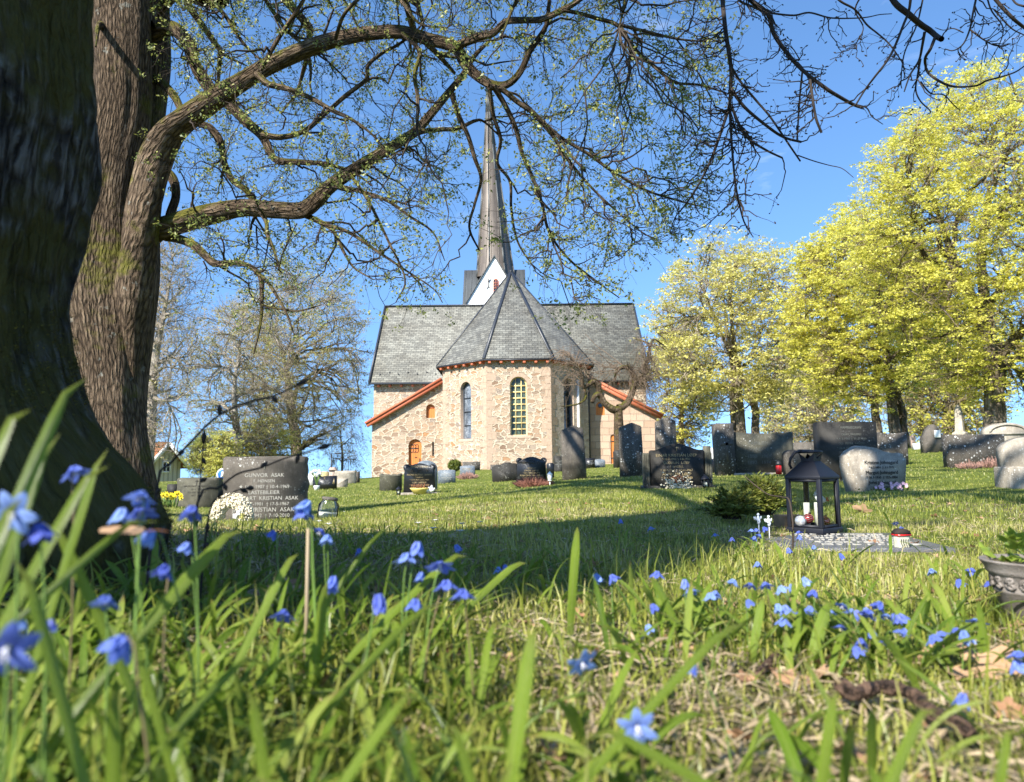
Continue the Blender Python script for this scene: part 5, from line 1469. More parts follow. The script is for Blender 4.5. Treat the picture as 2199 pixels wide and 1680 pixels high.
mb = MB(); mb.slab([(.33 * math.cos(a), -.02, hz + .33 * math.sin(a)) for a in np.linspace(0, 2 * PI, 25)[:-1]], .03); mb.obj('rim', M['white_paint'], e, None)
mb = MB(); mb.slab([(.27 * math.cos(a), -.026, hz + .27 * math.sin(a)) for a in np.linspace(0, 2 * PI, 25)[:-1]], .006); mb.obj('face', M['sign_blue'], e, None)
mb = MB(); mb.slab([(-.10, -.03, hz - .15), (.04, -.03, hz - .15), (.12, -.03, hz + .16), (-.02, -.03, hz + .16)], .004); mb.obj('symbol', M['white_paint'], e, None)
c = P(711, 1015, 52); e = empty('street_lamp', (c.x, 52, gz(c.x, 52)), 0, 'thin dark street lamp behind the pink pillar stone', 'street lamp')
hz = P(711, 974, 52).z - gz(c.x, 52)
mb = MB(); mb.tube([(0, 0, -.1), (0, 0, hz)], .045, 8); mb.obj('pole', M['iron'], e, None)
mb = MB(); mb.beam((0, 0, hz - .04), (.55, 0, hz - .02), .05, .05); mb.box(.3, .75, -.09, .09, hz - .05, hz + .04); mb.obj('lamp_head', M['iron'], e, None)

# house far left
HY = 62.0
c = P(352, 1040, HY); hb = gz(c.x, HY) - .2
plain('siding_cream', (0.50, 0.47, 0.34), .7, .25, .08, 2)


def siding():
    t = Nt('siding'); uv = t.uv(); x = t.node('SeparateXYZ', Vector=uv).outputs[0]
    f = t.math('ABSOLUTE', t.math('SUBTRACT', t.math('FRACT', t.math('DIVIDE', x, .42)), .5)); s = t.rng(f, .10, .16)
    M['siding'] = t.set(t.mix(s, (0.42, 0.39, 0.28), (0.60, 0.56, 0.43)), .7, .2, t.math('SUBTRACT', 1.0, s), .05)
    t = Nt('roof_tiles'); uv = t.uv(); w = t.node('TexWave', Vector=uv, Scale=2.1, Distortion=0.3, Detail=1); n = t.noise(uv, 1.2, 4)
    y = t.node('SeparateXYZ', Vector=uv).outputs[1]; fy = t.math('FRACT', t.math('DIVIDE', y, .36))
    cc = t.mix(n, (0.36, 0.12, 0.045), (0.56, 0.22, 0.09)); cc = t.mix(t.rng(fy, 0, .15, .5, 0), cc, (0.15, 0.05, 0.02))
    M['roof_tiles'] = t.set(cc, .7, .2, w.outputs['Fac'], .06)


siding()
house = empty('house', (c.x, HY, hb), 0, 'cream wooden house with an orange tiled roof beyond the left trees', 'house')
HL = Vector((c.x, HY, hb))
g0, g1, gp = P(318, 1000, HY) - HL, P(388, 1000, HY + 2.5) - HL, P(356, 957, HY + 1.2) - HL
eaveL = P(318, 1000, HY).z - hb + .2; eaveR = eaveL; pk = P(356, 953, HY).z - hb
A_, B_ = Vector((g0.x, g0.y, 0)), Vector((g1.x, g1.y, 0)); mid_ = (A_ + B_) / 2
ald = Vector((-(B_ - A_).y, (B_ - A_).x, 0)).normalized() * 12.0 + Vector((-7.0, 0, 0))
mb = MB()
up = lambda v, z: Vector((v.x, v.y, z))
mb.add([up(A_, -1), up(B_, -1), up(B_, eaveR), up(mid_, pk), up(A_, eaveL), up(A_ + ald, -1), up(A_ + ald, eaveL), up(B_ + ald, -1), up(B_ + ald, eaveR), up(mid_ + ald, pk)], [[0, 1, 2, 3, 4], [5, 0, 4, 6], [1, 7, 8, 2], [7, 5, 6, 9, 8]])
mb.obj('wall', M['siding'], house, 'planar')
dn = ald.normalized(); fo = -dn * .45
ovs = (A_ - B_).normalized() * .5
mb = MB(); sl_ = (pk - eaveL) / (mid_ - A_).length
q = [up(A_ + ovs + fo, eaveL - .5 * sl_), up(mid_ + fo, pk), up(mid_ + ald, pk), up(A_ + ovs + ald, eaveL - .5 * sl_)]; q2 = [up(B_ - ovs + fo, eaveR - .5 * sl_), up(mid_ + fo, pk), up(mid_ + ald, pk), up(B_ - ovs + ald, eaveR - .5 * sl_)]
for qq in (q, q2): mb.add([v + Vector((0, 0, .06)) for v in qq] + [v + Vector((0, 0, .2)) for v in qq], [[0, 1, 2, 3], [4, 5, 6, 7], [0, 1, 5, 4], [0, 3, 7, 4]])
roof = mb.obj('roof', M['roof_tiles'], house, 'planar')
mb = MB()
for qq in (q, q2): mb.beam(qq[0] + fo * .1 + Vector((0, 0, .06)), qq[1] + fo * .1 + Vector((0, 0, .06)), .08, .34)
mb.beam(q[0] + Vector((0, 0, .02)), q[3] + Vector((0, 0, .02)), .12, .18)
mb.obj('barge_board', M['white_paint'], roof, None)
mb = MB(); cc = up(mid_ + ald * .62, pk); mb.box(cc.x - .5, cc.x + .5, cc.y - .5, cc.y + .5, cc.z - .8, cc.z + 1.5); mb.box(cc.x - .6, cc.x + .6, cc.y - .6, cc.y + .6, cc.z + 1.5, cc.z + 1.7)
mb.obj('chimney', M['red_wood'], roof, 'planar')
wc = up(mid_ + (B_ - A_) * .03 - dn * .05, pk - 2.0); ux = (B_ - A_).normalized()
mb = MB(); mb.add([wc + ux * a + Vector((0, 0, b_)) for a, b_ in ((-.30, -.45), (.30, -.45), (.30, .45), (-.30, .45))], [[0, 1, 2, 3]]); win = mb.obj('window', M['dark_glass'], house, 'planar')
mb = MB()
for s in (-1, 0, 1): mb.beam(wc + ux * .34 * s - dn * .04 + Vector((0, 0, -.5)), wc + ux * .34 * s - dn * .04 + Vector((0, 0, .5)), .13 if s else .06, .06, ux)
for s in (-1, 0, 1): mb.beam(wc - ux * .4 - dn * .045 + Vector((0, 0, .46 * s)), wc + ux * .4 - dn * .045 + Vector((0, 0, .46 * s)), .06, .13 if s else .06)
mb.obj('window_frame', M['white_paint'], win, None)
mb = MB(); mb.tube([up(A_ + ovs * .3 - dn * .1, -1), up(A_ + ovs * .3 - dn * .1, eaveL - .3)], .06, 6); mb.obj('downpipe', M['white_paint'], house, None)

# ------------------------------------------------------------------ trees
class Skel:
    def __init__(s): s.p, s.r, s.t = [], [], []
    def add(s, p, r):
        """p (N,n,3), r (N,n)"""
        t = np.gradient(p, axis=1); t /= np.linalg.norm(t, axis=2, keepdims=True) + 1e-9
        s.p.append(p[:, 1:].reshape(-1, 3)); s.r.append(r[:, 1:].ravel()); s.t.append(t[:, 1:].reshape(-1, 3))
    def all(s): return np.vstack(s.p), np.concatenate(s.r), np.vstack(s.t)


def grow(sk, T, r0, r1, n=7, wob=.06, curve=.5, sag=0.0, back=0.6, g=None):
    """connect target points T to the skeleton with curved branches; adds them and returns (p, r)"""
    g = g or rng
    P0, R0, T0 = sk.all()
    best = np.empty(len(T), int)
    for i in range(0, len(T), 400):
        d = T[i:i + 400, None] - P0[None]; L = np.linalg.norm(d, axis=2)
        c = (d * T0[None]).sum(2) / (L + 1e-6)
        cost = L * (1 + back * (1 - c)) + (L < .02) * 9 + (R0[None] < r0 * .5) * L * 0.4
        best[i:i + 400] = cost.argmin(1)
    a = P0[best]; tg = T0[best]; L = np.linalg.norm(T - a, axis=1, keepdims=True)
    dirn = (T - a) / (L + 1e-6)
    m = a + (tg * curve + dirn * (1 - curve)) * L * .5 + g.normal(0, wob, a.shape) * L
    t = np.linspace(0, 1, n)[None, :, None]
    p = (1 - t) ** 2 * a[:, None] + 2 * t * (1 - t) * m[:, None] + t * t * T[:, None]
    env = np.sin(t * PI)
    p = p + g.normal(0, wob * .45, p.shape) * L[:, :, None] * env
    p[..., 2] -= sag * L * (t[..., 0] ** 2) * (1 if np.isscalar(sag) else 1)
    ra = np.minimum(R0[best] * .8, r0)[:, None]
    r = ra * (1 - t[..., 0]) ** .8 + np.minimum(r1, ra) * t[..., 0]
    r = np.maximum(r, min(r1, .5 * r0))
    sk.add(p, r)
    return p, r


def spawn(p, r, m, L0, L1, ang=.8, up=0.0, r1=.002, n=4, wob=.12, tmin=.25, g=None):
    """m side shoots on every line"""
    g = g or rng
    N, k, _ = p.shape
    i = g.uniform(tmin, 1, (N, m)) * (k - 1.001); i0 = i.astype(int); fr = (i - i0)[..., None]
    ar = np.arange(N)[:, None]
    a = p[ar, i0] * (1 - fr) + p[ar, i0 + 1] * fr
    tg = p[ar, i0 + 1] - p[ar, i0]; tg /= np.linalg.norm(tg, axis=2, keepdims=True) + 1e-9
    d = tg + g.normal(0, ang, tg.shape) * .75; d[..., 2] += up
    d /= np.linalg.norm(d, axis=2, keepdims=True) + 1e-9
    L = g.uniform(L0, L1, (N, m, 1))
    a, d, L = a.reshape(-1, 3), d.reshape(-1, 3), L.reshape(-1, 1)
    t = np.linspace(0, 1, n)[None, :, None]
    bend = g.normal(0, wob, (len(a), 1, 3)); bend[..., 2] += up * .25
    q = a[:, None] + d[:, None] * L[:, None] * t + bend * L[:, None] * t * t + g.normal(0, wob * .35, (len(a), n, 3)) * L[:, None] * np.sin(t * PI)
    rr = np.minimum(r[ar, i0].reshape(-1, 1) * .6, r1 * 1.7) * (1 - t[..., 0]) + r1 * .6 * t[..., 0]
    return q, rr


def clusters(c, n, size, spread, flat=1.0, g=None, asp=.55, norm=None):
    """n little leaf-like quads round each centre"""
    g = g or rng
    N = len(c)
    q = c[:, None] + g.normal(0, spread, (N, n, 3)) * np.array([1, 1, flat])
    u = g.normal(0, 1, (N, n, 3)) * np.array([1, 1, flat]); u /= np.linalg.norm(u, axis=2, keepdims=True) + 1e-9
    w = np.cross(u, g.normal(0, 1, (N, n, 3)) * np.array([1, 1, 1.0 / max(flat, .3)])); w /= np.linalg.norm(w, axis=2, keepdims=True) + 1e-9
    s = g.uniform(.55, 1.25, (N, n, 1)) * size
    u, w = u * s, w * s * asp
    v = np.stack([q - u * .6, q + w * .8, q + u, q - w * .8], 2).reshape(-1, 3)
    return v, np.arange(len(v)).reshape(-1, 4)


def join(parts):
    """[(v, f(4), uv or None, mi)] -> v, f, uv, mi"""
    V, F, U, I, b = [], [], [], [], 0
    for v, f, uv, m in parts:
        V.append(v); F.append(f + b); U.append(uv if uv is not None else np.zeros((len(v), 2))); I.append(np.full(len(f), m)); b += len(v)
    return np.vstack(V), np.vstack(F), np.vstack(U), np.concatenate(I)


def trunk_tube(pts, rad, k, n, ridge=0.05, flare=None, seed=1, lobes=0.0):
    """one thick stem with bark ridges; pts (K,3), rad per point"""
    L = smooth_line(np.hstack([np.asarray(pts, float), np.asarray(rad, float)[:, None]]), n)
    v, f, uv = tubes(L[None, :, :3], L[None, :, 3], k)
    g = np.random.default_rng(seed)
    V = v.reshape(n, k, 3); c = L[:, None, :3]
    th = (np.arange(k) * 2 * PI / k)[None, :]; s = np.linspace(0, 1, n)[:, None] * np.linalg.norm(np.diff(L[:, :3], axis=0), axis=1).sum()
    d = np.zeros((n, k))
    for j in range(26):
        m = g.integers(2, max(6, k // 3)); w = g.uniform(.6, 5.0); d += np.sin(m * th + g.uniform(0, 6.28) + .9 * np.sin(s * w + g.uniform(0, 6.28))) * g.uniform(.2, 1) / (1 + m * .06) * np.sin(s * g.uniform(.2, 2.2) + g.uniform(0, 6.28))
    d *= ridge / 2.2
    if lobes: d += lobes * np.sin(3 * th + .6 * np.sin(s * 1.1) + seed) + lobes * .6 * np.sin(2 * th + s * .8)
    V = c + (V - c) * (1 + d[..., None])
    return V.reshape(-1, 3), f, uv


def tree(name, label, cat, group, base, lean, trunk_r, fork_h, crown_c, crown_r, n1, n2, n3, m4, mats, seed, cl=None, low=0.15, L4=(.5, 1.1), stems=1, r3=.012, r4=.006, up=.15, shell=.5, k=14, top_open=0.0, m5=0, wob=.06):
    g = np.random.default_rng(seed)
    bx, by = base; z0 = gz(bx, by)
    e = empty(name, (bx, by, z0), 0, label, cat, group)
    cc, cr = np.array(crown_c, float), np.array(crown_r, float)
    sk = Skel(); tr = []
    for s in range(stems):
        off = g.normal(0, trunk_r * 1.5, 2) if stems > 1 else np.zeros(2)
        top = cc + np.array([g.normal(0, cr[0] * .22), g.normal(0, cr[1] * .2), cr[2] * g.uniform(.35, .75)])
        if stems == 1: top = cc + np.array([lean[0], lean[1], cr[2] * .6])
        f0 = np.array([off[0] + lean[0] * .25, off[1] + lean[1] * .25, fork_h])
        pts = [(off[0], off[1], -.4), (off[0] * 1.05, off[1] * 1.05, fork_h * .12), tuple(np.array([off[0], off[1], 0]) * .5 + f0 * .5), tuple(f0 + (off * 1.2).tolist().__len__() * 0), tuple((f0 + top) / 2 + g.normal(0, cr[0] * .05, 3)), tuple(top)]
        rad = [trunk_r * 1.5, trunk_r * 1.08, trunk_r * .92, trunk_r * .8, trunk_r * .4, trunk_r * .06]
        if stems > 1: rad = [x * (.8 if s else 1.0) for x in rad]
        v, f, uv = trunk_tube(pts, rad, k, 34, .05, seed=seed + s, lobes=.05)
        tr.append((v, f, uv, 0))
        L = smooth_line(np.hstack([np.array(pts), np.array(rad)[:, None]]), 30)
        keep = L[:, 2] > fork_h * .6
        sk.add(L[None, keep, :3], L[None, keep, 3])
    def sample(n, sh):
        out = []
        while len(out) < n:
            d = g.normal(size=3); d /= np.linalg.norm(d)
            rr = g.uniform(0, 1) ** (1 / 3) if g.random() > sh else g.uniform(.82, 1.0)
            q = d * rr
            if q[2] < -1 + 2 * low * .5 and g.random() < .8: continue
            out.append(cc + q * cr * (1 + .09 * math.sin(d[0] * 7 + seed) * math.cos(d[2] * 6 + d[1] * 5)))
        return np.array(out)
    p, r = grow(sk, sample(n1, .6) * .8 + cc * .2, trunk_r * .5, trunk_r * .10, 9, .07, .45, g=g)
    v, f, uv = tubes(p, r, 7); tr.append((v, f, uv, 0))
    p2, r2 = grow(sk, sample(n2, shell), trunk_r * .2, r3 * 1.2, 7, wob, .4, g=g)
    v, f, uv = tubes(p2, r2, 5); tr.append((v, f, uv, 0))
    V, F, U, I = join(tr); mk('trunk', V, F, M[mats[0]], e, U, True)
    p3, r3_ = grow(sk, sample(n3, shell), r3, r4, 5, wob, .4, g=g)
    v3, f3, u3 = tubes(p3, r3_, 3)
    ps = np.concatenate([p3, p2[:, [1, 2, 4, 5, 6]]]); rs = np.concatenate([r3_, r2[:, [1, 2, 4, 5, 6]]])
    q, rq = spawn(ps, rs, m4, L4[0], L4[1], .8, up, r4, 4, .14, g=g)
    v4, f4, u4 = tubes(q, rq, 3)
    parts = [(v3, f3, u3, 0), (v4, f4, u4, 0)]
    ends = q
    if m5:
        q5, rq5 = spawn(q, rq, m5, L4[0] * .35, L4[1] * .5, .8, up, r4 * .6, 3, .14, g=g)
        v5, f5, u5 = tubes(q5, rq5, 3); parts.append((v5, f5, u5, 0)); ends = np.concatenate([q[:, [0, 2, 3]], q5])
    if cl:
        cnt, nq, size, spread, flat = cl
        sel = g.permutation(len(ends))[:cnt]
        c = ends[sel, -1] if cnt <= len(ends) else ends[:, -1]
        if cnt > len(ends):
            ex = ends[g.integers(0, len(ends), cnt - len(ends))]; tt = g.uniform(.2, 1, (len(ex), 1)); c = np.vstack([c, ex[:, 0] * (1 - tt) + ex[:, -1] * tt])
        if cnt > 2000:                                   # sprays: several tufts gathered on each shoot, gaps between
            nc = cnt // 6; c = c[:nc]; rad = size * 2.6
            c = np.repeat(c, 6, 0) + g.normal(0, rad, (nc * 6, 3)) * np.array([1, 1, .28]) * np.repeat(g.uniform(.4, 1.4, (nc, 1)), 6, 0)
        vc, fc = clusters(c, nq, size, spread, flat, g)
        parts.append((vc, fc, None, 1))
    V, F, U, I = join(parts)
    mk('crown', V, F, [M[mats[1]], M[mats[2]]], e, U, False, I)
    return e


def crown_px(x0, x1, y0, y1, Y, base, depth=.85):
    """crown centre and radii (relative to the tree's base) from its outline in the picture"""
    z0 = gz(*base)
    a, b = P(x0, (y0 + y1) / 2, Y), P(x1, (y0 + y1) / 2, Y); t, u = P((x0 + x1) / 2, y0, Y), P((x0 + x1) / 2, y1, Y)
    c = np.array([(a.x + b.x) / 2 - base[0], Y - base[1], (t.z + u.z) / 2 - z0]); rx = (b.x - a.x) / 2
    return c, np.array([rx, rx * depth, (t.z - u.z) / 2])


def put_tree(px, Y, x0, x1, y0, y1, label, mats, seed, name='maple_tree', cat='tree', group=None, depth=.85, **kw):
    b = P(px, 1000, Y); base = (b.x, Y)
    c, r = crown_px(x0, x1, y0, y1, Y, base, depth)
    return tree(name, label, cat, group, base, kw.pop('lean', (c[0] * .5, c[1] * .5)), kw.pop('trunk_r', .4), kw.pop('fork_h', 3.0), c, r, kw.pop('n1', 12), kw.pop('n2', 110), kw.pop('n3', 700), kw.pop('m4', 5), mats, seed, **kw)


YEL = ('bark_far', 'twig_olive', 'yellow_bloom'); PAL = ('bark_far', 'twig_grey', 'pale_bloom'); BARE = ('bark_pale', 'twig_grey', 'olive_buds')
GR = 'yellow-green spring maples on the right'
put_tree(2165, 25, 1850, 2520, 182, 890, 'huge yellow-flowering maple at the right edge with a thick dark trunk', YEL, 21, group=GR, trunk_r=.36, fork_h=3.6, stems=2, n1=20, n2=220, n3=1000, m4=6, cl=(36000, 6, .062, .065, .4), L4=(.4, .95), r3=.02, r4=.008, shell=.55)
put_tree(1915, 34, 1700, 2010, 470, 890, 'yellow maple with forked leaning trunks left of the huge right-hand one', YEL, 33, group=GR, trunk_r=.27, fork_h=2.2, stems=3, n1=14, n2=140, n3=600, m4=5, cl=(18000, 6, .078, .075, .4), L4=(.5, 1.1), r3=.022, r4=.009)
put_tree(1600, 40, 1405, 1735, 528, 905, 'broad pale maple with several stems, nearest the church on the right', PAL, 45, group=GR, trunk_r=.30, fork_h=3.0, stems=4, n1=18, n2=160, n3=440, m4=4, cl=(10500, 5, .10, .11, .4), L4=(.6, 1.3), r3=.024, r4=.010, m5=0)
put_tree(1465, 47, 1395, 1530, 690, 985, 'slim yellow-green tree showing just past the right end of the church', YEL, 51, group=GR, trunk_r=.22, fork_h=2.5, n1=10, n2=80, n3=500, m4=5, cl=(3200, 5, .10, .11, .5), r3=.024, r4=.011)
GB = 'background trees seen between the right-hand maples'
for i, (px, Y, x0, x1, y0, y1, m_, lb) in enumerate([(1775, 60, 1690, 1860, 690, 985, PAL, 'thin pale tree in the gap between two maples'), (2040, 52, 1935, 2150, 640, 980, YEL, 'yellowish tree filling the gap behind the stone obelisk'),
                                                   (1690, 72, 1620, 1770, 740, 985, PAL, 'far pale tree behind the large square family stone'), (1985, 70, 1880, 2090, 700, 970, PAL, 'far pale tree behind the pointed stone')]):
    put_tree(px, Y, x0, x1, y0, y1, lb, m_, 60 + i, group=GB, trunk_r=.28, fork_h=3.0, n1=10, n2=90, n3=520, m4=5, cl=(3000, 5, .15, .17, .5), L4=(.7, 1.6), r3=.035, r4=.018)
# dense low hedge far right closing the view
GL = 'bare old trees left of the church'
put_tree(318, 30, 285, 420, 470, 1015, 'pale slim birch-like tree beside the two-stemmed trunk', BARE, 71, group=GL, trunk_r=.24, fork_h=5.0, n1=14, n2=90, n3=300, m4=4, cl=(900, 4, .06, .06, .7), L4=(.5, 1.2), r3=.017, r4=.008, m5=1, up=.35, name='bare_tree')
put_tree(512, 52, 395, 640, 640, 1000, 'gnarled bare tree with a short pale trunk behind the large rough-edged stone', BARE, 72, group=GL, trunk_r=.40, fork_h=2.4, n1=16, n2=150, n3=400, m4=4, cl=(3600, 4, .085, .11, .7), L4=(.6, 1.5), r3=.024, r4=.011, m5=1, name='bare_tree', wob=.10)
put_tree(655, 62, 480, 790, 578, 985, 'largest bare tree with olive buds, nearest the left end of the church', ('bark_far', 'twig_grey', 'olive_buds'), 73, group=GL, trunk_r=.55, fork_h=4.0, stems=2, n1=20, n2=190, n3=560, m4=4, cl=(8000, 5, .10, .14, .6), L4=(.8, 1.9), r3=.028, r4=.013, m5=1, name='bare_tree')
put_tree(300, 45, 255, 370, 560, 1000, 'thin bare tree half hidden behind the birch-like one', BARE, 74, group=GL, trunk_r=.2, fork_h=4, n1=9, n2=70, n3=380, m4=5, cl=(300, 4, .07, .07, .7), r3=.02, r4=.011, name='bare_tree')
put_tree(452, 48, 408, 505, 935, 1025, 'lime-green bush in young leaf beside the cream house', ('bark_far', 'twig_olive', 'lime_leaves'), 75, trunk_r=.10, fork_h=.5, stems=3, n1=14, n2=90, n3=420, m4=5, cl=(3600, 5, .075, .09, .7), L4=(.3, .7), r3=.018, r4=.009, name='bush', cat='bush')
put_tree(560, 55, 500, 625, 900, 1020, 'lime-green bush in young leaf behind the pale gnarled trunk', ('bark_far', 'twig_olive', 'lime_leaves'), 76, trunk_r=.12, fork_h=.8, stems=3, n1=14, n2=90, n3=420, m4=5, cl=(2500, 5, .085, .1, .7), L4=(.4, .8), r3=.02, r4=.011, name='bush', cat='bush')
put_tree(735, 66, 690, 780, 860, 1015, 'drooping bare birch in the gap beside the church', ('bark_far', 'twig_grey', 'olive_buds'), 77, trunk_r=.13, fork_h=3, n1=9, n2=45, n3=120, m4=4, cl=(500, 4, .08, .08, .7), L4=(.8, 2.0), r3=.016, r4=.008, up=-1.2, name='weeping_birch')

# weeping tree beside the apse: twisted bare limbs and curtains of hanging twigs
WY = 34.0
wb = P(1324, 998, WY); wz_ = gz(wb.x, WY)
we = empty('weeping_elm', (wb.x, WY, wz_), 0, 'bare weeping tree with twisted limbs and hanging twigs right of the apse', 'tree')
zc = lambda x, y, dy=0.0: tuple(P(752 + x * .3516, 483.2 + y * .3516, WY + dy) - we.location)
lims = [([(1645, 1400), (1640, 1250), (1636, 1120)], [.30, .24, .22], 0), ([(1636, 1130), (1600, 1125), (1555, 1090), (1525, 1040), (1495, 1045), (1478, 1085)], [.20, .19, .16, .15, .12, .09], -.5),
        ([(1525, 1050), (1515, 990), (1490, 955), (1450, 980), (1425, 990), (1415, 930), (1395, 870), (1340, 800)], [.15, .14, .12, .11, .09, .07, .05, .02], -1.0),
        ([(1636, 1120), (1665, 1110), (1700, 1075), (1725, 1010), (1735, 950), (1715, 890), (1680, 868), (1635, 885), (1612, 950)], [.2, .19, .17, .15, .14, .12, .10, .08, .05], .6),
        ([(1735, 950), (1775, 945), (1800, 900), (1815, 830), (1830, 750), (1800, 715), (1745, 700)], [.14, .12, .11, .10, .08, .05, .02], .8), ([(1830, 750), (1850, 700), (1900, 725), (1940, 760)], [.08, .05, .03, .01], 1.2),
        ([(1425, 985), (1440, 1050), (1400, 1090), (1340, 1105), (1290, 1110)], [.09, .06, .05, .04, .02], -1.2)]
tr, sk = [], Skel()
for px_, rad, dy in lims:
    n_ = len(px_); pts = [zc(x, y, dy * i / max(1, n_ - 1)) for i, (x, y) in enumerate(px_)]
    v, f, uv = trunk_tube(pts, rad, 9, 8 * n_, .12, seed=len(tr) + 5); tr.append((v, f, uv, 0))
    L = smooth_line(np.hstack([np.array(pts), np.array(rad)[:, None]]), 24)
    if len(tr) > 1: sk.add(L[None, :, :3], L[None, :, 3])
V, F, U, I = join(tr); mk('trunk', V, F, M['bark_maple'], we, U, True)
g = np.random.default_rng(5); Tg = []
for (x, y, sx, sy, n_) in ((1350, 800, 70, 40, 70), (1400, 900, 60, 50, 40), (1820, 790, 40, 50, 130), (1840, 900, 35, 60, 80), (1720, 870, 70, 35, 60), (1650, 900, 60, 25, 30), (1790, 960, 40, 40, 50), (1300, 900, 40, 60, 25)):
    for _ in range(n_): Tg.append(zc(x + g.normal(0, sx), y + g.normal(0, sy), g.normal(0, .9)))
p3, r3_ = grow(sk, np.array(Tg)[::2], .02, .008, 6, .16, .3, g=g)
q, rq = spawn(p3, r3_, 2, .4, 1.5, .7, -1.1, .006, 6, .14, g=g)
q2, rq2 = spawn(p3, r3_, 1, .2, .7, 1.1, 0.0, .006, 4, .2, g=g)
parts = [(*tubes(p3, r3_, 4)[:2], None, 0), (*tubes(q, rq, 3)[:2], None, 0), (*tubes(q2, rq2, 3)[:2], None, 0)]
V, F, U, I = join(parts); plain('twig_weeping', (0.17, 0.125, 0.09), .9, .1, .3, 2); mk('crown', V, F, M['twig_weeping'], we)

# ------------------------------------------------------------------ near mossy trunk on the left
NS = .64                                      # it stands a good metre away
nt = empty('near_tree', (-1.77 * NS - .014, 1.95 * NS, .05), 0, 'dark mossy tree trunk with spreading roots, closest on the left', 'tree')
nk, nn = 220, 310
zs = np.concatenate([np.linspace(-.25, 2.6, 270), np.linspace(2.65, 7.5, 40)])
prof_px = [(0, 205), (120, 216), (200, 213), (330, 192), (480, 162), (600, 146), (700, 152), (760, 166), (830, 190), (880, 216), (940, 255), (1000, 306), (1060, 346), (1110, 384), (1150, 402)]
pz = [(P(x, y, 1.8 * NS).z - .05) / NS for y, x in prof_px]; pr_ = [P(x, y, 1.8).x + 1.62 for y, x in prof_px]
o_ = np.argsort(pz); rz_ = np.interp(zs, np.array(pz)[o_], np.array(pr_)[o_])
rz_ = np.where(zs > 1.2, rz_ * np.clip(1 - (zs - 1.2) * .06, .55, 1), rz_); rz_ = np.where(zs < -.02, rz_ + (-zs) * .35, rz_)
th = np.arange(nk) * 2 * PI / nk
g = np.random.default_rng(3); V = np.zeros((len(zs), nk, 3)); co = []
base_r = .48
for i, z in enumerate(zs):
    fl_ = max(0, rz_[i] - .52)
    for j, t in enumerate(th):
        dirr = math.cos(t + .15)
        lobe = .55 + .45 * max(0, math.cos(2.0 * (t + .15))) * (1 if abs(math.cos(t)) > .2 else .8)
        r = min(rz_[i], .52) + fl_ * (lobe if dirr < .6 else (.62 + .38 * (dirr - .6) / .4))
        q = Vector((math.cos(t) * 2.6, math.sin(t) * 2.6, z * .9))
        r += .028 * mnoise.noise(q * 1.1) + .018 * mnoise.noise(Vector((q.x * 3.2, q.y * 3.2, q.z * 3.0))) + .014 * mnoise.noise(Vector((q.x * 9, q.y * 9, q.z * 5))) + .045 * abs(mnoise.noise(Vector((q.x * 4.2, q.y * 4.2, q.z * 2.2)))) - .02
        V[i, j] = (r * math.cos(t), r * math.sin(t), z)
idx = np.arange(len(zs) * nk).reshape(len(zs), nk)
F = np.stack([idx[:-1], np.roll(idx[:-1], -1, 1), np.roll(idx[1:], -1, 1), idx[1:]], -1).reshape(-1, 4)
U = np.stack([np.broadcast_to(np.abs(th - PI)[None] * .5 * NS, idx.shape), np.broadcast_to(zs[:, None] * NS, idx.shape)], -1).reshape(-1, 2)
near_trunk = mk('trunk', V.reshape(-1, 3) * NS, F, M['bark_near'], nt, U, True)
# limbs high above the picture: they only matter for the shade they throw
sk = Skel(); sk.add(np.array([[(0, 0, z * NS) for z in np.linspace(4.5, 7.4, 8)]]), np.linspace(.34, .25, 8)[None] * NS)
g = np.random.default_rng(8)
T = np.array([(2.2 * math.cos(a) * s, 2.6 * math.sin(a) * s, z) for a, s, z in zip(g.uniform(-2.6, 2.6, 16), g.uniform(.6, 1.5, 16), g.uniform(5, 9, 16))])
p, r = grow(sk, T, .16, .03, 9, .07, .4, g=g); p2, r2 = grow(sk, T[g.integers(0, 16, 80)] + g.normal(0, .8, (80, 3)), .04, .01, 6, .07, .4, g=g)
V, F, U, I = join([(*tubes(p, r, 8), 0), (*tubes(p2, r2, 5), 0)]); mk('limbs', V, F, M['bark_near'], nt, U, True)
# moss tufts on the root flare
g = np.random.default_rng(4)
n_ = 26000; t = g.uniform(-.9, 1.0, n_) * 1.9 - .2; zz = g.beta(1.2, 2.4, n_) * .95 - .05
ir = np.interp(zz, zs, np.arange(len(zs))).astype(int); jt = ((t % (2 * PI)) / (2 * PI) * nk).astype(int) % nk
me_ = near_trunk.data; co_ = np.empty(len(me_.vertices) * 3, np.float32); me_.vertices.foreach_get('co', co_); co_ = co_.reshape(len(zs), nk, 3)
pos = co_[ir, jt] + g.normal(0, .004, (n_, 3)); keep = np.array([mnoise.noise(Vector(q) * 3.5) > -.12 for q in pos]); pos = pos[keep]; n_ = len(pos)
dr = pos * np.array([1, 1, 0]); dr /= np.linalg.norm(dr, axis=1, keepdims=True); dr = dr + np.array([0, 0, .25]) + g.normal(0, .55, (n_, 3)); dr /= np.linalg.norm(dr, axis=1, keepdims=True)
ln = g.uniform(.003, .008, (n_, 1)); sd = np.cross(dr, g.normal(0, 1, (n_, 3))); sd /= np.linalg.norm(sd, axis=1, keepdims=True); w_ = .0013
mv = np.stack([pos - sd * w_, pos + sd * w_, pos + dr * ln], 1).reshape(-1, 3)
leafy('moss', [(0.03, 0.028, 0.006), (0.10, 0.082, 0.015), (0.21, 0.17, 0.03)], .2, .8, .15)
mk('moss', mv, np.arange(len(mv)).reshape(-1, 3), M['moss'], nt)['kind'] = 'stuff'

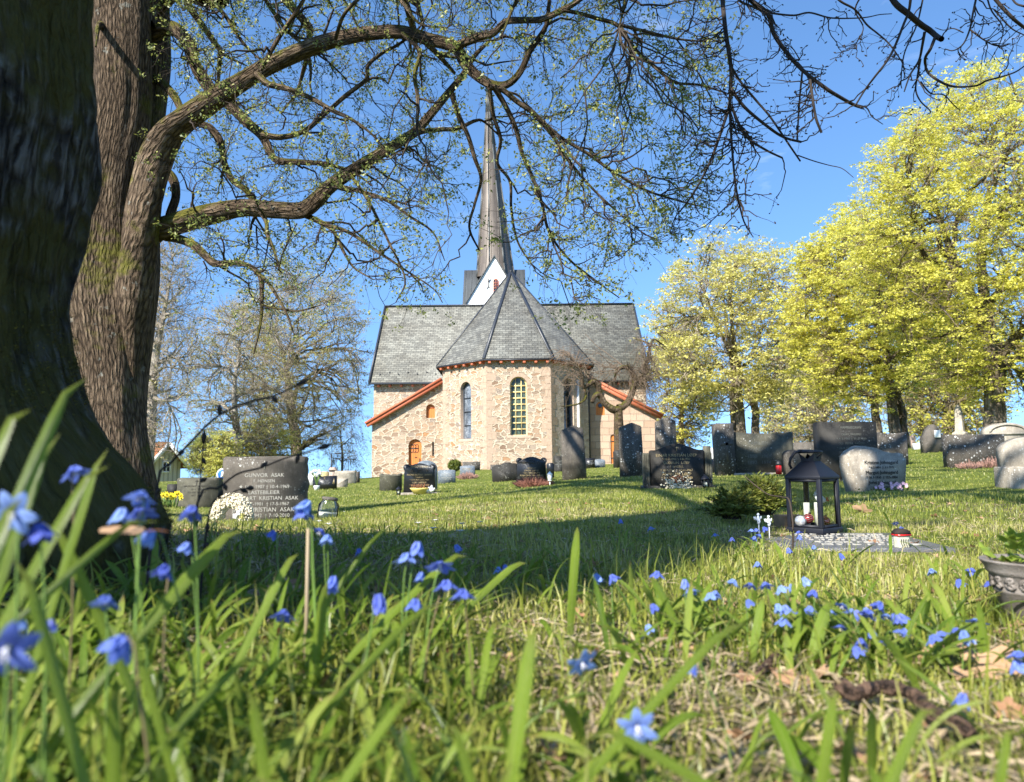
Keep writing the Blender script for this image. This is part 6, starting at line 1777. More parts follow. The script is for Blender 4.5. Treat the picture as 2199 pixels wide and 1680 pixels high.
# ------------------------------------------------------------------ big two-stemmed maple, its limbs drawn from the picture
MY = 7.0
mb0 = P(262, 1060, MY); mz0 = gz(mb0.x, MY)
mt = empty('maple_tree', (mb0.x, MY, mz0), 0, 'big two-stemmed maple with long arching mossy limbs and fresh buds, left of the church', 'tree')
OR = np.array(mt.location)
mp_ = lambda x, y, Y: np.array(P(x, y, Y)) - OR
px2r = lambda w, Y: w / 2 / FPX * Y
tr = []; sk = Skel()
def stem(pts, k=40, n=90, ridge=.055, seed=1, lob=.03):
    """pts: (px, py, width px, Y)"""
    q = [mp_(x, y, Y) for x, y, w, Y in pts]; r = [px2r(w, Y) for x, y, w, Y in pts]
    v, f, uv = trunk_tube(q, r, k, n, ridge, seed=seed, lobes=lob); tr.append((v, f, uv, 0))
    return np.array(q), np.array(r)
stem([(255, 1180, 190, 7.0), (252, 1040, 155, 7.0), (246, 930, 132, 7.0), (240, 800, 132, 7.0), (230, 700, 150, 7.0), (226, 600, 160, 7.0), (228, 480, 124, 6.95), (240, 380, 108, 6.9), (262, 250, 112, 6.9), (262, 130, 120, 6.9), (258, 0, 118, 6.9), (262, -240, 105, 6.8), (250, -560, 80, 6.7)], 48, 170, .05, 1)
stem([(262, 1060, 100, 7.1), (268, 850, 88, 7.08), (282, 700, 92, 7.05), (290, 600, 98, 7.05), (296, 480, 92, 7.1), (306, 380, 82, 7.2), (312, 250, 80, 7.3), (322, 130, 82, 7.35), (322, 0, 78, 7.4), (330, -240, 66, 7.5), (345, -520, 50, 7.6)], 36, 150, .05, 2)
limbs = [
    # (Y0, Y1, [(px, py, width)...])
    (6.9, 5.4, [(285, 830, 8), (287, 720, 50), (291, 630, 78), (301, 520, 80), (315, 420, 74), (332, 340, 66), (356, 290, 60), (385, 262, 52), (428, 232, 47), (470, 205, 44), (520, 175, 41), (560, 150, 40), (605, 127, 38), (650, 107, 36), (700, 90, 33), (752, 79, 31), (810, 72, 29), (864, 71, 28), (920, 86, 27), (977, 102, 26), (998, 134, 25), (1019, 158, 23), (1054, 182, 20), (1089, 182, 17), (1117, 155, 15), (1138, 109, 14), (1156, 84, 13), (1173, 53, 11), (1180, 0, 9), (1186, -60, 6)]),
    (7.0, 6.2, [(290, 540, 60), (312, 512, 56), (330, 497, 52), (369, 484, 48), (422, 468, 46), (475, 455, 42), (527, 447, 38), (598, 452, 37), (650, 452, 36), (680, 430, 34), (705, 404, 31), (752, 371, 28), (822, 327, 25), (889, 285, 22), (927, 243, 19), (963, 200, 16), (994, 162, 13), (1020, 120, 10), (1050, 90, 6)]),
    (7.2, 6.4, [(325, 75, 36), (355, 62, 34), (380, 66, 32), (404, 95, 29), (415, 130, 26), (429, 158, 26), (454, 193, 25), (492, 225, 24), (527, 260, 22), (563, 292, 20), (580, 327, 17), (597, 345, 14), (650, 349, 12), (702, 353, 9), (760, 372, 6), (800, 400, 3)]),
    (5.75, 5.2, [(977, 100, 22), (1005, 88, 20), (1035, 78, 19), (1061, 70, 18), (1086, 47, 17), (1121, 44, 16), (1163, 42, 15), (1209, 21, 14), (1244, 0, 11), (1290, -40, 7)]),
    (5.3, 5.6, [(1209, 22, 10), (1240, 28, 9), (1279, 39, 9), (1328, 56, 9), (1363, 105, 8), (1402, 141, 7), (1448, 176, 6), (1503, 183, 5), (1560, 200, 3)]),
    (5.4, 5.7, [(1328, 54, 7), (1384, 67, 7), (1455, 84, 5), (1520, 90, 3)]),
    (5.5, 5.9, [(1050, 186, 15), (1079, 193, 13), (1110, 218, 12), (1145, 243, 11), (1165, 262, 10), (1209, 299, 8), (1262, 330, 7), (1320, 372, 6), (1390, 410, 5), (1460, 432, 4), (1530, 450, 2)]),
    (5.6, 6.2, [(1145, 243, 9), (1185, 290, 8), (1225, 350, 7), (1272, 405, 6), (1320, 450, 5), (1380, 500, 3), (1420, 520, 2)]),
    (5.5, 6.4, [(1060, 185, 13), (1085, 225, 11), (1108, 275, 10), (1122, 330, 9), (1148, 392, 8), (1165, 440, 7), (1180, 500, 6), (1220, 555, 5), (1275, 600, 4), (1330, 640, 2)]),
    (5.7, 6.5, [(1050, 185, 11), (1060, 250, 9), (1075, 300, 8), (1068, 350, 7), (1095, 390, 6), (1098, 450, 5), (1112, 520, 4), (1150, 580, 3)]),
    (6.0, 6.6, [(970, 200, 12), (984, 246, 10), (1005, 292, 9), (1019, 338, 9), (1033, 385, 7), (1019, 440, 6), (1008, 490, 5), (1030, 540, 3)]),
    (6.1, 6.4, [(889, 288, 12), (915, 281, 11), (949, 278, 10), (984, 276, 9), (1019, 260, 7), (1040, 262, 5), (1080, 300, 3)]),
    (6.5, 6.0, [(563, 290, 14), (605, 295, 12), (654, 281, 11), (700, 243, 10), (742, 206, 10), (787, 170, 9), (790, 141, 9), (820, 115, 8), (857, 95, 7), (900, 60, 5), (930, 10, 3)]),
    (6.3, 6.0, [(552, 160, 18), (575, 180, 15), (615, 190, 13), (668, 211, 12), (715, 238, 11), (752, 255, 8), (800, 290, 5), (840, 340, 3)]),
    (6.8, 6.9, [(410, 262, 14), (430, 268, 13), (450, 274, 13), (471, 299, 13), (478, 328, 13), (482, 352, 13), (499, 387, 13), (527, 408, 13), (543, 432, 12), (548, 450, 10)]),
    (7.05, 6.9, [(330, 350, 22), (352, 364, 21), (373, 387, 20), (377, 422, 19), (366, 458, 19), (358, 490, 18)]),
    (7.2, 6.8, [(325, 165, 19), (352, 183, 18), (376, 211, 17), (390, 238, 16), (405, 258, 13)]),
    (7.0, 6.4, [(355, 508, 22), (378, 512, 20), (404, 521, 18), (421, 530, 18), (444, 551, 17), (464, 567, 16), (504, 565, 14), (536, 572, 12), (559, 595, 11), (562, 640, 8), (560, 690, 6), (545, 760, 3)]),
    (6.4, 6.2, [(548, 585, 9), (573, 604, 7), (599, 644, 6), (618, 680, 5), (632, 720, 3)]),
    (6.5, 6.2, [(560, 655, 5), (590, 662, 4), (640, 668, 4), (690, 655, 2)]),
    (6.7, 6.3, [(654, 462, 13), (696, 482, 11), (717, 499, 10), (738, 541, 7), (760, 575, 5), (800, 600, 3)]),
    (6.6, 6.2, [(560, 455, 11), (572, 478, 9), (575, 505, 8), (590, 540, 6), (600, 580, 3)]),
    (6.5, 6.0, [(720, 400, 12), (770, 410, 9), (830, 430, 8), (880, 465, 6), (930, 500, 4), (955, 560, 2)]),
    (6.4, 6.0, [(690, 480, 8), (750, 500, 7), (810, 540, 6), (870, 580, 5), (930, 620, 3), (950, 650, 2)]),
    (6.2, 5.8, [(752, 375, 9), (790, 430, 8), (835, 520, 6), (870, 600, 4), (850, 650, 2)]),
    (5.9, 5.5, [(864, 72, 10), (900, 110, 9), (890, 160, 8), (897, 210, 8), (895, 280, 6)]),
    (5.6, 5.0, [(720, 84, 9), (740, 30, 8), (790, -20, 7), (830, -60, 4)]),
    (6.0, 5.3, [(560, 150, 10), (600, 80, 9), (640, 20, 8), (680, -50, 5)]),
    (7.3, 6.6, [(330, 40, 22), (365, 0, 18), (420, -30, 12), (480, 30, 9), (520, 90, 7), (560, 130, 4)]),
    (7.3, 6.4, [(330, -40, 22), (430, -60, 16), (540, -30, 11), (590, 30, 9), (625, 75, 7), (700, 130, 4)]),
    (7.0, 5.6, [(330, -120, 26), (480, -160, 20), (660, -120, 15), (800, -60, 11), (860, 0, 9), (900, 50, 6), (960, 60, 4)]),
    (7.0, 5.0, [(340, -200, 30), (560, -280, 24), (820, -240, 18), (1040, -140, 13), (1120, -40, 10), (1100, 20, 8), (1080, 70, 5)]),
    (6.8, 4.8, [(800, -240, 18), (1100, -230, 14), (1300, -120, 11), (1340, -20, 8), (1330, 60, 5)]),
    (6.9, 5.2, [(260, -150, 40), (200, -240, 30), (60, -300, 20), (-60, -260, 12)]),
    (6.8, 6.0, [(230, 60, 18), (212, 55, 14), (208, 75, 9), (206, 100, 4)]),
]
thick = []
for i, (ya, yb, pts) in enumerate(limbs):
    n_ = len(pts); q = [mp_(x, y, ya + (yb - ya) * j / (n_ - 1)) for j, (x, y, w) in enumerate(pts)]
    r = [px2r(w, ya + (yb - ya) * j / (n_ - 1)) for j, (x, y, w) in enumerate(pts)]
    big = pts[0][2] > 30
    v, f, uv = trunk_tube(q, r, 22 if big else 10, n_ * (9 if big else 6), .10 if big else .16, seed=20 + i); tr.append((v, f, uv, 0))
    L = smooth_line(np.hstack([np.array(q), np.array(r)[:, None]]), n_ * 3)
    s0 = 6 if pts[0][0] < 335 else 1
    sk.add(L[None, s0:, :3], L[None, s0:, 3])
V, F, U, I = join(tr); mk('trunk', V, F, M['bark_maple'], mt, U, True)
# upper crown, out of the picture: its limbs throw the dappled shade on the stones
gu = np.random.default_rng(31); su = Skel()
for (a, b_) in (((-.1, 0, 5.0), (.2, .3, 11.5)), ((.5, .1, 5.5), (1.6, .6, 11.0))):
    q = np.linspace(a, b_, 16) + gu.normal(0, .08, (16, 3)); r = np.linspace(.24, .08, 16); su.add(q[None], r[None]); V_, F_, U_ = tubes(q[None], r[None], 10); V, F, U = V_, F_, U_; mk('upper_limb', V, F, M['bark_maple'], mt, U, True)
Tu = np.stack([gu.uniform(-2.5, 5.5, 46), gu.uniform(-4.0, 5.5, 46), gu.uniform(6.5, 13, 46)], 1)
p, r = grow(su, Tu, .11, .03, 9, .08, .45, g=gu); p2, r2 = grow(su, Tu[gu.integers(0, 46, 240)] + gu.normal(0, 1.0, (240, 3)) * np.array([1, 1, .6]), .035, .010, 6, .08, .4, g=gu)
V, F, U, I = join([(*tubes(p, r, 7), 0), (*tubes(p2, r2, 4), 0)]); mk('upper_boughs', V, F, M['bark_maple'], mt, U, True)
sl_ = []  # unseen limbs added along the sun's line, to shade chosen stones
for i, (x, y, Y) in enumerate(((1625, 965, 13), (1690, 985, 13), (1800, 960, 11), (1860, 1000, 11), (1236, 960, 17), (1358, 945, 17), (1372, 1000, 17), (1430, 985, 9.5), (1925, 960, 15.5), (2010, 940, 22), (1700, 1110, 3.4), (2080, 970, 14), (1142, 1000, 16), (900, 1010, 15))):
    q = P(x, y, Y); zt_ = 7.0 + (i % 4) * .8; q = np.array(q + SD * ((zt_ - q.z) / SD.z)) - OR
    a = np.array([.3, .2, 6.0 + .4 * (i % 5)]); d = (q - a) / np.linalg.norm(q - a); b_ = np.array([gu.normal(0, .5), gu.normal(0, .5), .5])
    for _ in range(12):                              # keep the limb above the top of the picture
        k_ = CM.transposed() @ (Vector(q + OR) - cam.location)
        if k_.z > -.5 or CY - FPX * k_.y / -k_.z < -160: break
        q = q + np.array(SD) * .8
    d = (q - a) / np.linalg.norm(q - a)
    c_ = smooth_line([a, a * .5 + q * .5 + np.array([0, 0, .5]), q - d * .3 - b_ * .2, q + d * .4 + np.array([0, 0, .25]), q + d * 1.2 + np.array([0, 0, .9])], 26); r = np.linspace(.17, .05, 26)
    sl_.append((*tubes(c_[None], r[None], 8), 0))
V, F, U, I = join(sl_); mk('shade_limbs', V, F, M['bark_maple'], mt, U, True)
# boughs and twigs filling the outline of the crown
env = [(360, -200), (360, 330), (395, 505), (450, 600), (520, 640), (600, 690), (700, 655), (760, 600), (860, 625), (945, 640), (965, 560), (985, 400), (1010, 480), (1090, 560), (1180, 620), (1260, 660), (1345, 645), (1325, 560), (1420, 525), (1500, 470), (1545, 440), (1530, 330), (1480, 240), (1560, 160), (1580, -200)]
ex, ey = np.array(env).T
def inside_env(x, y):
    c = False; j = len(env) - 1
    for i in range(len(env)):
        if (ey[i] > y) != (ey[j] > y) and x < (ex[j] - ex[i]) * (y - ey[i]) / (ey[j] - ey[i]) + ex[i]: c = not c
        j = i
    return c
g = np.random.default_rng(17)
def targets(n):
    out = []
    while len(out) < n:
        x, y = g.uniform(350, 1590), g.uniform(-200, 700)
        if not inside_env(x, y): continue
        yy = 6.9 - 1.3 * (x - 350) / 1000 + g.normal(0, .55)
        if 965 < x < 1125 and 190 < y < 600 and g.random() < .8: continue
        out.append(mp_(x, y, float(np.clip(yy, 4.2, 8.2))))
    return np.array(out)
pa, ra = grow(sk, targets(260), .013, .0045, 8, .09, .45, g=g)
pb, rb = grow(sk, targets(760), .006, .0026, 6, .10, .4, g=g)
qa, rqa = spawn(np.concatenate([pa[:, [0, 2, 3, 5, 6, 7]], pb]), np.concatenate([ra[:, [0, 2, 3, 5, 6, 7]], rb]), 3, .14, .42, .75, -.05, .0021, 5, .16, g=g)
qb, rqb = spawn(qa, rqa, 1, .07, .2, .8, .05, .0014, 4, .16, g=g)
parts = [(*tubes(pa, ra, 5)[:2], None, 0), (*tubes(pb, rb, 4)[:2], None, 0), (*tubes(qa, rqa, 3)[:2], None, 0), (*tubes(qb, rqb, 3)[:2], None, 0)]
ends = np.vstack([qa[:, -1], qb[:, -1]])
sel = ends[g.permutation(len(ends))[:4200]]
sel = sel + g.normal(0, .006, sel.shape)
vc, fc = clusters(sel, 12, .020, .024, .9, g, .5)
parts.append((vc, fc, None, 1))
V, F, U, I = join(parts); mk('crown', V, F, [M['twig_brown'], M['maple_buds']], mt, U, False, I)

# ------------------------------------------------------------------ dark budding branches of a tree behind the viewer, hanging in at top right
LBY = 3.2
lt = empty('linden_tree', (-4.7, -3.55, 0), 0, 'linden tree behind the viewer whose dark budding branches hang in at the top right', 'tree')
LO = np.array(lt.location)
Z7 = lambda x, y: (1449.6 + x * .3516, y * .3516)
def lp(x, y, Y): return np.array(P(*Z7(x, y), Y)) - LO
BR = [([(270, -420), (285, -150), (290, 0), (310, 200), (340, 400), (340, 550), (330, 650), (300, 750), (230, 950), (165, 1090), (100, 1200), (40, 1280), (0, 1330), (-30, 1420)], 13, 2), ([(335, 640), (340, 780), (348, 900), (370, 1130), (410, 1320), (440, 1390), (478, 1450)], 7, 2),
      ([(300, -350), (400, -80), (460, 0), (570, 90), (600, 200), (680, 320), (780, 430), (920, 540), (1000, 590), (1090, 640), (1140, 658)], 12, 6.5), ([(342, 540), (380, 600), (450, 680), (600, 800), (680, 845), (770, 868)], 8, 5.5), ([(340, 640), (400, 780), (450, 850), (560, 920), (655, 965)], 7, 4.5),
      ([(350, 420), (400, 500), (500, 620), (570, 700), (640, 800), (700, 890), (765, 985)], 6, 4), ([(750, 950), (850, 985), (940, 1010), (1020, 1030), (1090, 1085)], 3, 1.5), ([(778, 435), (765, 560), (755, 700), (745, 855)], 5, 4), ([(825, 490), (840, 600), (860, 720), (895, 812)], 6, 5),
      ([(1250, -200), (1330, 0), (1430, 90), (1500, 150), (1560, 190), (1600, 225), (1628, 240)], 13, 12), ([(1590, 225), (1560, 300), (1530, 350), (1530, 400), (1550, 450), (1620, 500), (1680, 525), (1750, 532), (1850, 522), (1900, 495), (2000, 468), (2080, 440), (2140, 400)], 7, 3),
      ([(1525, 195), (1510, 280), (1490, 370), (1440, 450), (1420, 500), (1400, 560)], 6, 2.5), ([(1450, -120), (1430, 60), (1400, 140), (1340, 290), (1290, 380), (1220, 470), (1160, 550), (1105, 640)], 6, 3.5), ([(1500, 360), (1480, 470), (1470, 550), (1500, 620), (1560, 680), (1540, 700)], 5, 2), ([(1500, 500), (1560, 570), (1640, 580), (1700, 640), (1740, 675)], 4, 2),
      ([(1900, -100), (1960, 0), (2060, 110), (2140, 175)], 9, 7), ([(900, -120), (1000, 0), (1100, 60), (1170, 150), (1230, 200), (1290, 250), (1340, 310), (1380, 370)], 5, 2.5), ([(340, -100), (390, 0), (470, 40), (560, 75), (720, 95), (820, 78), (950, 110), (1100, 112), (1180, 105), (1250, 90), (1325, 85)], 6, 1.8),
      ([(1160, -60), (1100, 60), (1150, 170), (1105, 270)], 4, 2), ([(1530, -90), (1500, 60), (1470, 170), (1400, 330), (1380, 500), (1385, 540)], 4.5, 2), ([(1850, -60), (1820, 80), (1800, 180), (1760, 270), (1700, 310), (1650, 300)], 5, 2), ([(1800, 180), (1880, 240), (1960, 280), (2050, 270)], 4, 2), ([(1890, -80), (1930, 60), (2000, 160), (1990, 250), (1920, 380)], 4, 1.8), ([(1950, 60), (2050, 170), (2132, 215)], 4, 2.5), ([(2132, 40), (2080, 20), (2040, -40)], 5, 4), ([(1760, 200), (1700, 175), (1640, 185), (1590, 170)], 3, 1.5), ([(1105, 640), (1170, 660), (1200, 710), (1240, 740), (1270, 760)], 3.5, 1.5)]
mbt = []; sk2 = Skel(); gl = np.random.default_rng(9)
for i, (pts, w0, w1) in enumerate(BR):
    n_ = len(pts); ys = LBY + gl.uniform(-.25, .25)
    q = [lp(x, y, ys + .05 * math.sin(j * 1.3 + i)) for j, (x, y) in enumerate(pts)]
    r = [w / 2 / FPX * LBY for w in np.linspace(w0, w1, n_)]
    L = smooth_line(np.hstack([np.array(q), np.array(r)[:, None]]), n_ * 5)
    v, f, uv = tubes(L[None, :, :3], L[None, :, 3], 8); mbt.append((v, f, uv, 0)); sk2.add(L[None, :, :3], L[None, :, 3])
Tg = []
for (x0, x1, y0, y1, n_) in ((20, 760, 0, 900, 95), (0, 620, 800, 1450, 46), (600, 1000, 50, 850, 44), (950, 1350, 0, 350, 12), (1150, 1760, 250, 720, 30), (1650, 2130, 0, 420, 26)):
    for _ in range(n_): Tg.append(lp(gl.uniform(x0, x1), gl.uniform(y0, y1), LBY + gl.normal(0, .15)))
p3, r3_ = grow(sk2, np.array(Tg), .0034, .0015, 7, .10, .45, g=gl)
q, rq = spawn(p3, r3_, 2, .03, .10, .8, -.1, .0012, 4, .15, g=gl)
mbt += [(*tubes(p3, r3_, 5)[:2], None, 0), (*tubes(q, rq, 4)[:2], None, 0)]
bud = MB()
for e_ in np.vstack([q[:, -1], p3[:, -1]]):
    if gl.random() < .8:
        d = gl.normal(0, 1, 3); d /= np.linalg.norm(d); s = gl.uniform(.008, .016)
        bud.tube([e_, e_ + d * s * .45, e_ + d * s], [.0014, .0036, .0006], 5)
tk = []
def limb(pts, rad, k=14, n=40, seed=3):
    v, f, uv = trunk_tube([np.array(q) - LO for q in pts], rad, k, n, .06, seed=seed, lobes=.03); tk.append((v, f, uv, 0))
limb([(-4.7, -3.55, -.3), (-4.7, -3.55, .4), (-4.7, -3.55, 3.0), (-4.65, -3.6, 5.2), (-4.6, -3.5, 9.0)], [.62, .46, .42, .38, .2], 24, 60)
for x0, y0, x1, y1, r0, r1 in ((.0, 1.95, 1.5, 4.6, .26, .12), (.15, 1.8, 1.25, 3.5, .24, .10)):   # unseen limbs, added and laid so that their shade falls on the lawn in front
    sh = lambda x, y, z: (x + SD.x / SD.z * z, y + SD.y / SD.z * z, z)
    limb([(-4.68, -3.58, 4.6), sh(x0 - .35, y0 - .4, 5.2), sh(x0, y0, 5.6), sh((x0 + x1) / 2, (y0 + y1) / 2, 5.9), sh(x1, y1, 6.3)], [r0 * 1.1, r0 * 1.1, r0, (r0 + r1) / 2, r1], 10, 36, int(r0 * 100))
limb([(-4.6, -3.5, 6.8), (-2.5, -2.2, 7.8), (.3, .8, 7.2), tuple(lp(270, -420, 3.2) + LO + np.array([-.6, -.6, 1.6])), tuple(lp(270, -420, 3.2) + LO)], [.16, .12, .09, .05, .013], 8, 50, 9)
for x, y in ((300, -350), (1250, -200), (1450, -120), (1900, -100), (900, -120), (340, -100), (1530, -90), (1850, -60)):
    q = lp(x, y, 3.2) + LO; limb([(.3, .8, 7.2), tuple(q * .5 + np.array([.3, .8, 7.2]) * .5 + np.array([0, 0, .5])), tuple(q)], [.05, .03, .0075], 6, 24, int(x))
V, F, U, I = join(tk); mk('trunk', V, F, M['bark_maple'], lt, U, True)
V, F, U, I = join(mbt); mk('boughs', V, F, M['twig_dark'], lt, U, True)
bud.obj('buds', M['twig_dark'], lt, None, smooth=True)['kind'] = 'stuff'

# ------------------------------------------------------------------ grass, straw, dead leaves
def blades(x, y, h, w, lean, g, curl=.6, z=None):
    """(N) blades: 5 verts, 3 triangles each"""
    N = len(x); z = gz(x, y) if z is None else z
    a = g.uniform(0, 2 * PI, N); d = np.stack([np.cos(a), np.sin(a), np.zeros(N)], 1)
    s = np.stack([-np.sin(a), np.cos(a), np.zeros(N)], 1); b = g.uniform(-.9, .9, N)[:, None]; s = s * np.cos(b) + d * np.sin(b)
    r = np.stack([x, y, z - .004], 1); l = (lean * g.uniform(.1, 1.1, N))[:, None]; H = h[:, None]; W = w[:, None]
    up = np.array([0, 0, 1.0])
    m = r + up * H * .55 * (1 - l * .25) + d * H * l * .28
    t = r + up * H * (1 - l * .5) * 1.0 + d * H * l * (.6 + curl * .5)
    v = np.stack([r - s * W * .5, r + s * W * .5, m - s * W * .42, m + s * W * .42, t], 1).reshape(-1, 3)
    i = np.arange(N)[:, None] * 5
    f = np.concatenate([i + np.array([[0, 1, 3]]), i + np.array([[0, 3, 2]]), i + np.array([[2, 3, 4]])], 1).reshape(-1, 3)
    return v, f


def fan(n, r0, r1, g, half=41.0, power=1.0):
    r = np.exp(g.uniform(math.log(r0), math.log(r1), n)) if power == 0 else (g.uniform(0, 1, n) * (r1 ** power - r0 ** power) + r0 ** power) ** (1 / power)
    a = R(1) * g.uniform(-half, half, n)
    return r * np.sin(a), r * np.cos(a)


def vnoise(x, y, s, k=0.0):
    return np.sin(x * s + 1.7 * np.sin(y * s * .83 + k) + k) * np.cos(y * s * 1.13 + 1.3 * np.sin(x * s * .71 - k)) * .6 + np.sin(x * s * 2.7 + y * s * 1.9 + k) * .25 + np.sin(y * s * 4.1 - x * s * 3.3 + 2 * k) * .2


g = np.random.default_rng(101)
bare_spots = [(ground_at(1330, 1470), .16), (ground_at(1560, 1460), .2), (ground_at(1650, 1560), .18), (ground_at(2060, 1420), .15), (ground_at(560, 1320), .17), (ground_at(300, 1480), .12), (ground_at(380, 1530), .10), (ground_at(150, 1420), .07), (ground_at(430, 1420), .10), (ground_at(620, 1480), .08), (ground_at(560, 1600), .06), (ground_at(700, 1180), .6), (ground_at(900, 1215), .35), (ground_at(1900, 1560), .18), (ground_at(2000, 1600), .13), (ground_at(1760, 1640), .14), (ground_at(1300, 1380), .14)]


def bareness(x, y):
    b = np.zeros(len(x))
    for c, r in bare_spots: b = np.maximum(b, np.exp(-((x - c.x) ** 2 + (y - c.y) ** 2) / (r * r)))
    return b


parts_v, parts_f, nb_ = [], [], 0
for n, r0, r1, h0, h1, w0, w1, lean, power in ((60000, .28, 1.5, .014, .05, .0012, .0030, .9, 1.4), (6500, .4, 2.2, .05, .115, .0018, .0036, 1.0, 1.4), (120000, 1.5, 4.5, .012, .042, .0018, .0036, .9, 1.3), (4500, 1.5, 6.0, .04, .10, .002, .0036, 1.1, 1.2), (150000, 4.5, 12, .018, .045, .003, .0055, .8, 1.1), (170000, 12, 50, .025, .055, .008, .014, .7, .9)):
    n = int(n * 1.35); x, y = fan(n, r0, r1, g, 56, power)
    pn = vnoise(x, y, 2.3, .4) * .5 + vnoise(x, y, 7.1, 1.9) * .5
    keep = (g.uniform(0, 1, n) < .74 + .5 * pn) & (g.uniform(0, 1, n) > bareness(x, y) * .72) & ((x + 1.13) ** 2 + (y - 1.25) ** 2 > .30)
    x, y, pn = x[keep], y[keep], pn[keep]; n = len(x)
    h = g.uniform(h0, h1, n) * (1 + .35 * pn)
    slabd = np.exp(-(((x - 1.25) / .42) ** 2 + ((y - 2.72) / .42) ** 2) ** 2); h *= 1 - .72 * slabd; w = g.uniform(w0, w1, n)
    v, f = blades(x, y, h, w, np.full(n, lean), g); parts_v.append(v); parts_f.append(f + nb_); nb_ += len(v)
tag(mk('grass', np.vstack(parts_v), np.vstack(parts_f), M['grass_blade']), 'short spring grass and thin blades covering the churchyard', None, None, 'stuff')
# dry stalks lying about
n = 32000; x, y = fan(n, .3, 6.0, g, 41, 1.0)
keep = g.uniform(0, 1, n) < .32 + .5 * vnoise(x, y, 3.1, 2.2) + bareness(x, y) * .7; x, y = x[keep], y[keep]; n = len(x)
a = g.uniform(0, 2 * PI, n); L = g.uniform(.015, .07, n)[:, None]; d = np.stack([np.cos(a), np.sin(a), g.normal(.05, .12, n)], 1); s = np.stack([-np.sin(a), np.cos(a), g.normal(0, .4, n)], 1) * g.uniform(.0006, .0018, n)[:, None]
r = np.stack([x, y, gz(x, y) + g.uniform(.002, .012, n)], 1); m = r + d * L * .5 + np.array([0, 0, .006]); t = r + d * L
v = np.stack([r - s, r + s, m + s, m - s, t], 1).reshape(-1, 3); i = np.arange(n)[:, None] * 5
f = np.concatenate([i + np.array([[0, 1, 2]]), i + np.array([[0, 2, 3]]), i + np.array([[3, 2, 4]])], 1).reshape(-1, 3)
tag(mk('straw', v, f, M['straw']), 'pale dry stalks and thatch lying between the grass blades', None, None, 'stuff')


def dead_leaf_mesh(s, g, lobes=True):
    n = 22; vs_ = [(0, 0, 0)]; cu = g.uniform(.1, .5)
    for ring in (.55, 1.0):
        for j in range(n):
            b = 2 * PI * j / n; q = s * ring * (.72 + (.22 * math.cos(5 * b) if lobes else 0) + .10 * math.cos(b) + g.uniform(-.04, .04))
            x, y = q * math.cos(b) * 1.2, q * math.sin(b) * .85
            vs_.append((x, y, s * (cu * (y / s) ** 2 * 1.2 + .25 * (x / s) ** 2 * math.sin(3 * b) + g.uniform(-.05, .05))))
    fs = [[0, j + 1, (j + 1) % n + 1] for j in range(n)] + [[j + 1, n + j + 1, n + (j + 1) % n + 1, (j + 1) % n + 1] for j in range(n)]
    return vs_, fs


leafy('dead_leaf', [(0.20, 0.105, 0.055), (0.36, 0.20, 0.11), (0.46, 0.30, 0.18), (0.28, 0.15, 0.08)], .15, .65, .2)
gd = np.random.default_rng(55)
mb = MB(); x, y = fan(560, .35, 6.0, gd, 40, .9)
for X, Y_ in zip(x, y):
    vs_, fs = dead_leaf_mesh(gd.uniform(.008, .022), gd)
    Mx = Matrix.Translation((X, Y_, gz(X, Y_) + gd.uniform(.004, .014))) @ Matrix.Rotation(gd.uniform(0, 6.28), 4, 'Z') @ Matrix.Rotation(gd.normal(0, .5), 4, 'X')
    mb.add([Mx @ Vector(v) for v in vs_], fs)
tag(mb.obj('fallen_leaves', M['dead_leaf'], None, None, smooth=True), 'small brown fallen leaves scattered through the grass', None, None, 'stuff')
for px_, py_, s, lb in ((2110, 1460, .045, 'big curled brown dead leaf at the lower right edge'), (255, 1158, .017, 'narrow brown dead leaf caught among the blue flowers on the left'), (445, 1480, .02, 'small orange dead leaf upright in the near left grass'), (600, 1290, .035, 'curled tan dead leaf under the leaning flower stems'), (1265, 1440, .028, 'grey-brown dead leaf beside the open blue star near the centre'),
                        (1470, 1410, .02, 'crumpled tan dead leaf in the grass before the right-hand blue flowers'), (1855, 1105, .05, 'pale brown dead leaf on the grass behind the grave slab'), (1990, 1440, .03, 'tan dead leaf under the right-hand blue flower patch')):
    q = ground_at(px_, py_, .3); vs_, fs = dead_leaf_mesh(s, gd, s > .03)
    if px_ == 255: q = P(px_, py_, .50)
    mb = MB(); mb.add(vs_, fs); o = mb.obj('leaf_blade', M['dead_leaf'], None, None, smooth=True)
    e = empty('dead_leaf', (q.x, q.y, q.z + s * .35), gd.uniform(0, 6), lb, 'leaf'); e.rotation_euler = (gd.normal(.3, .3), gd.normal(0, .3), gd.uniform(0, 6)); o.parent = e
    if px_ == 255: e.scale, e.rotation_euler = (1.0, .8, .35), (.25, .05, .15)
    mb = MB(); mb.tube([(s * 1.0, 0, 0), (s * 1.5, s * .1, s * .1), (s * 1.9, 0, .0)], .0009, 5); mb.obj('stalk', M['cone_brown'], e, None)

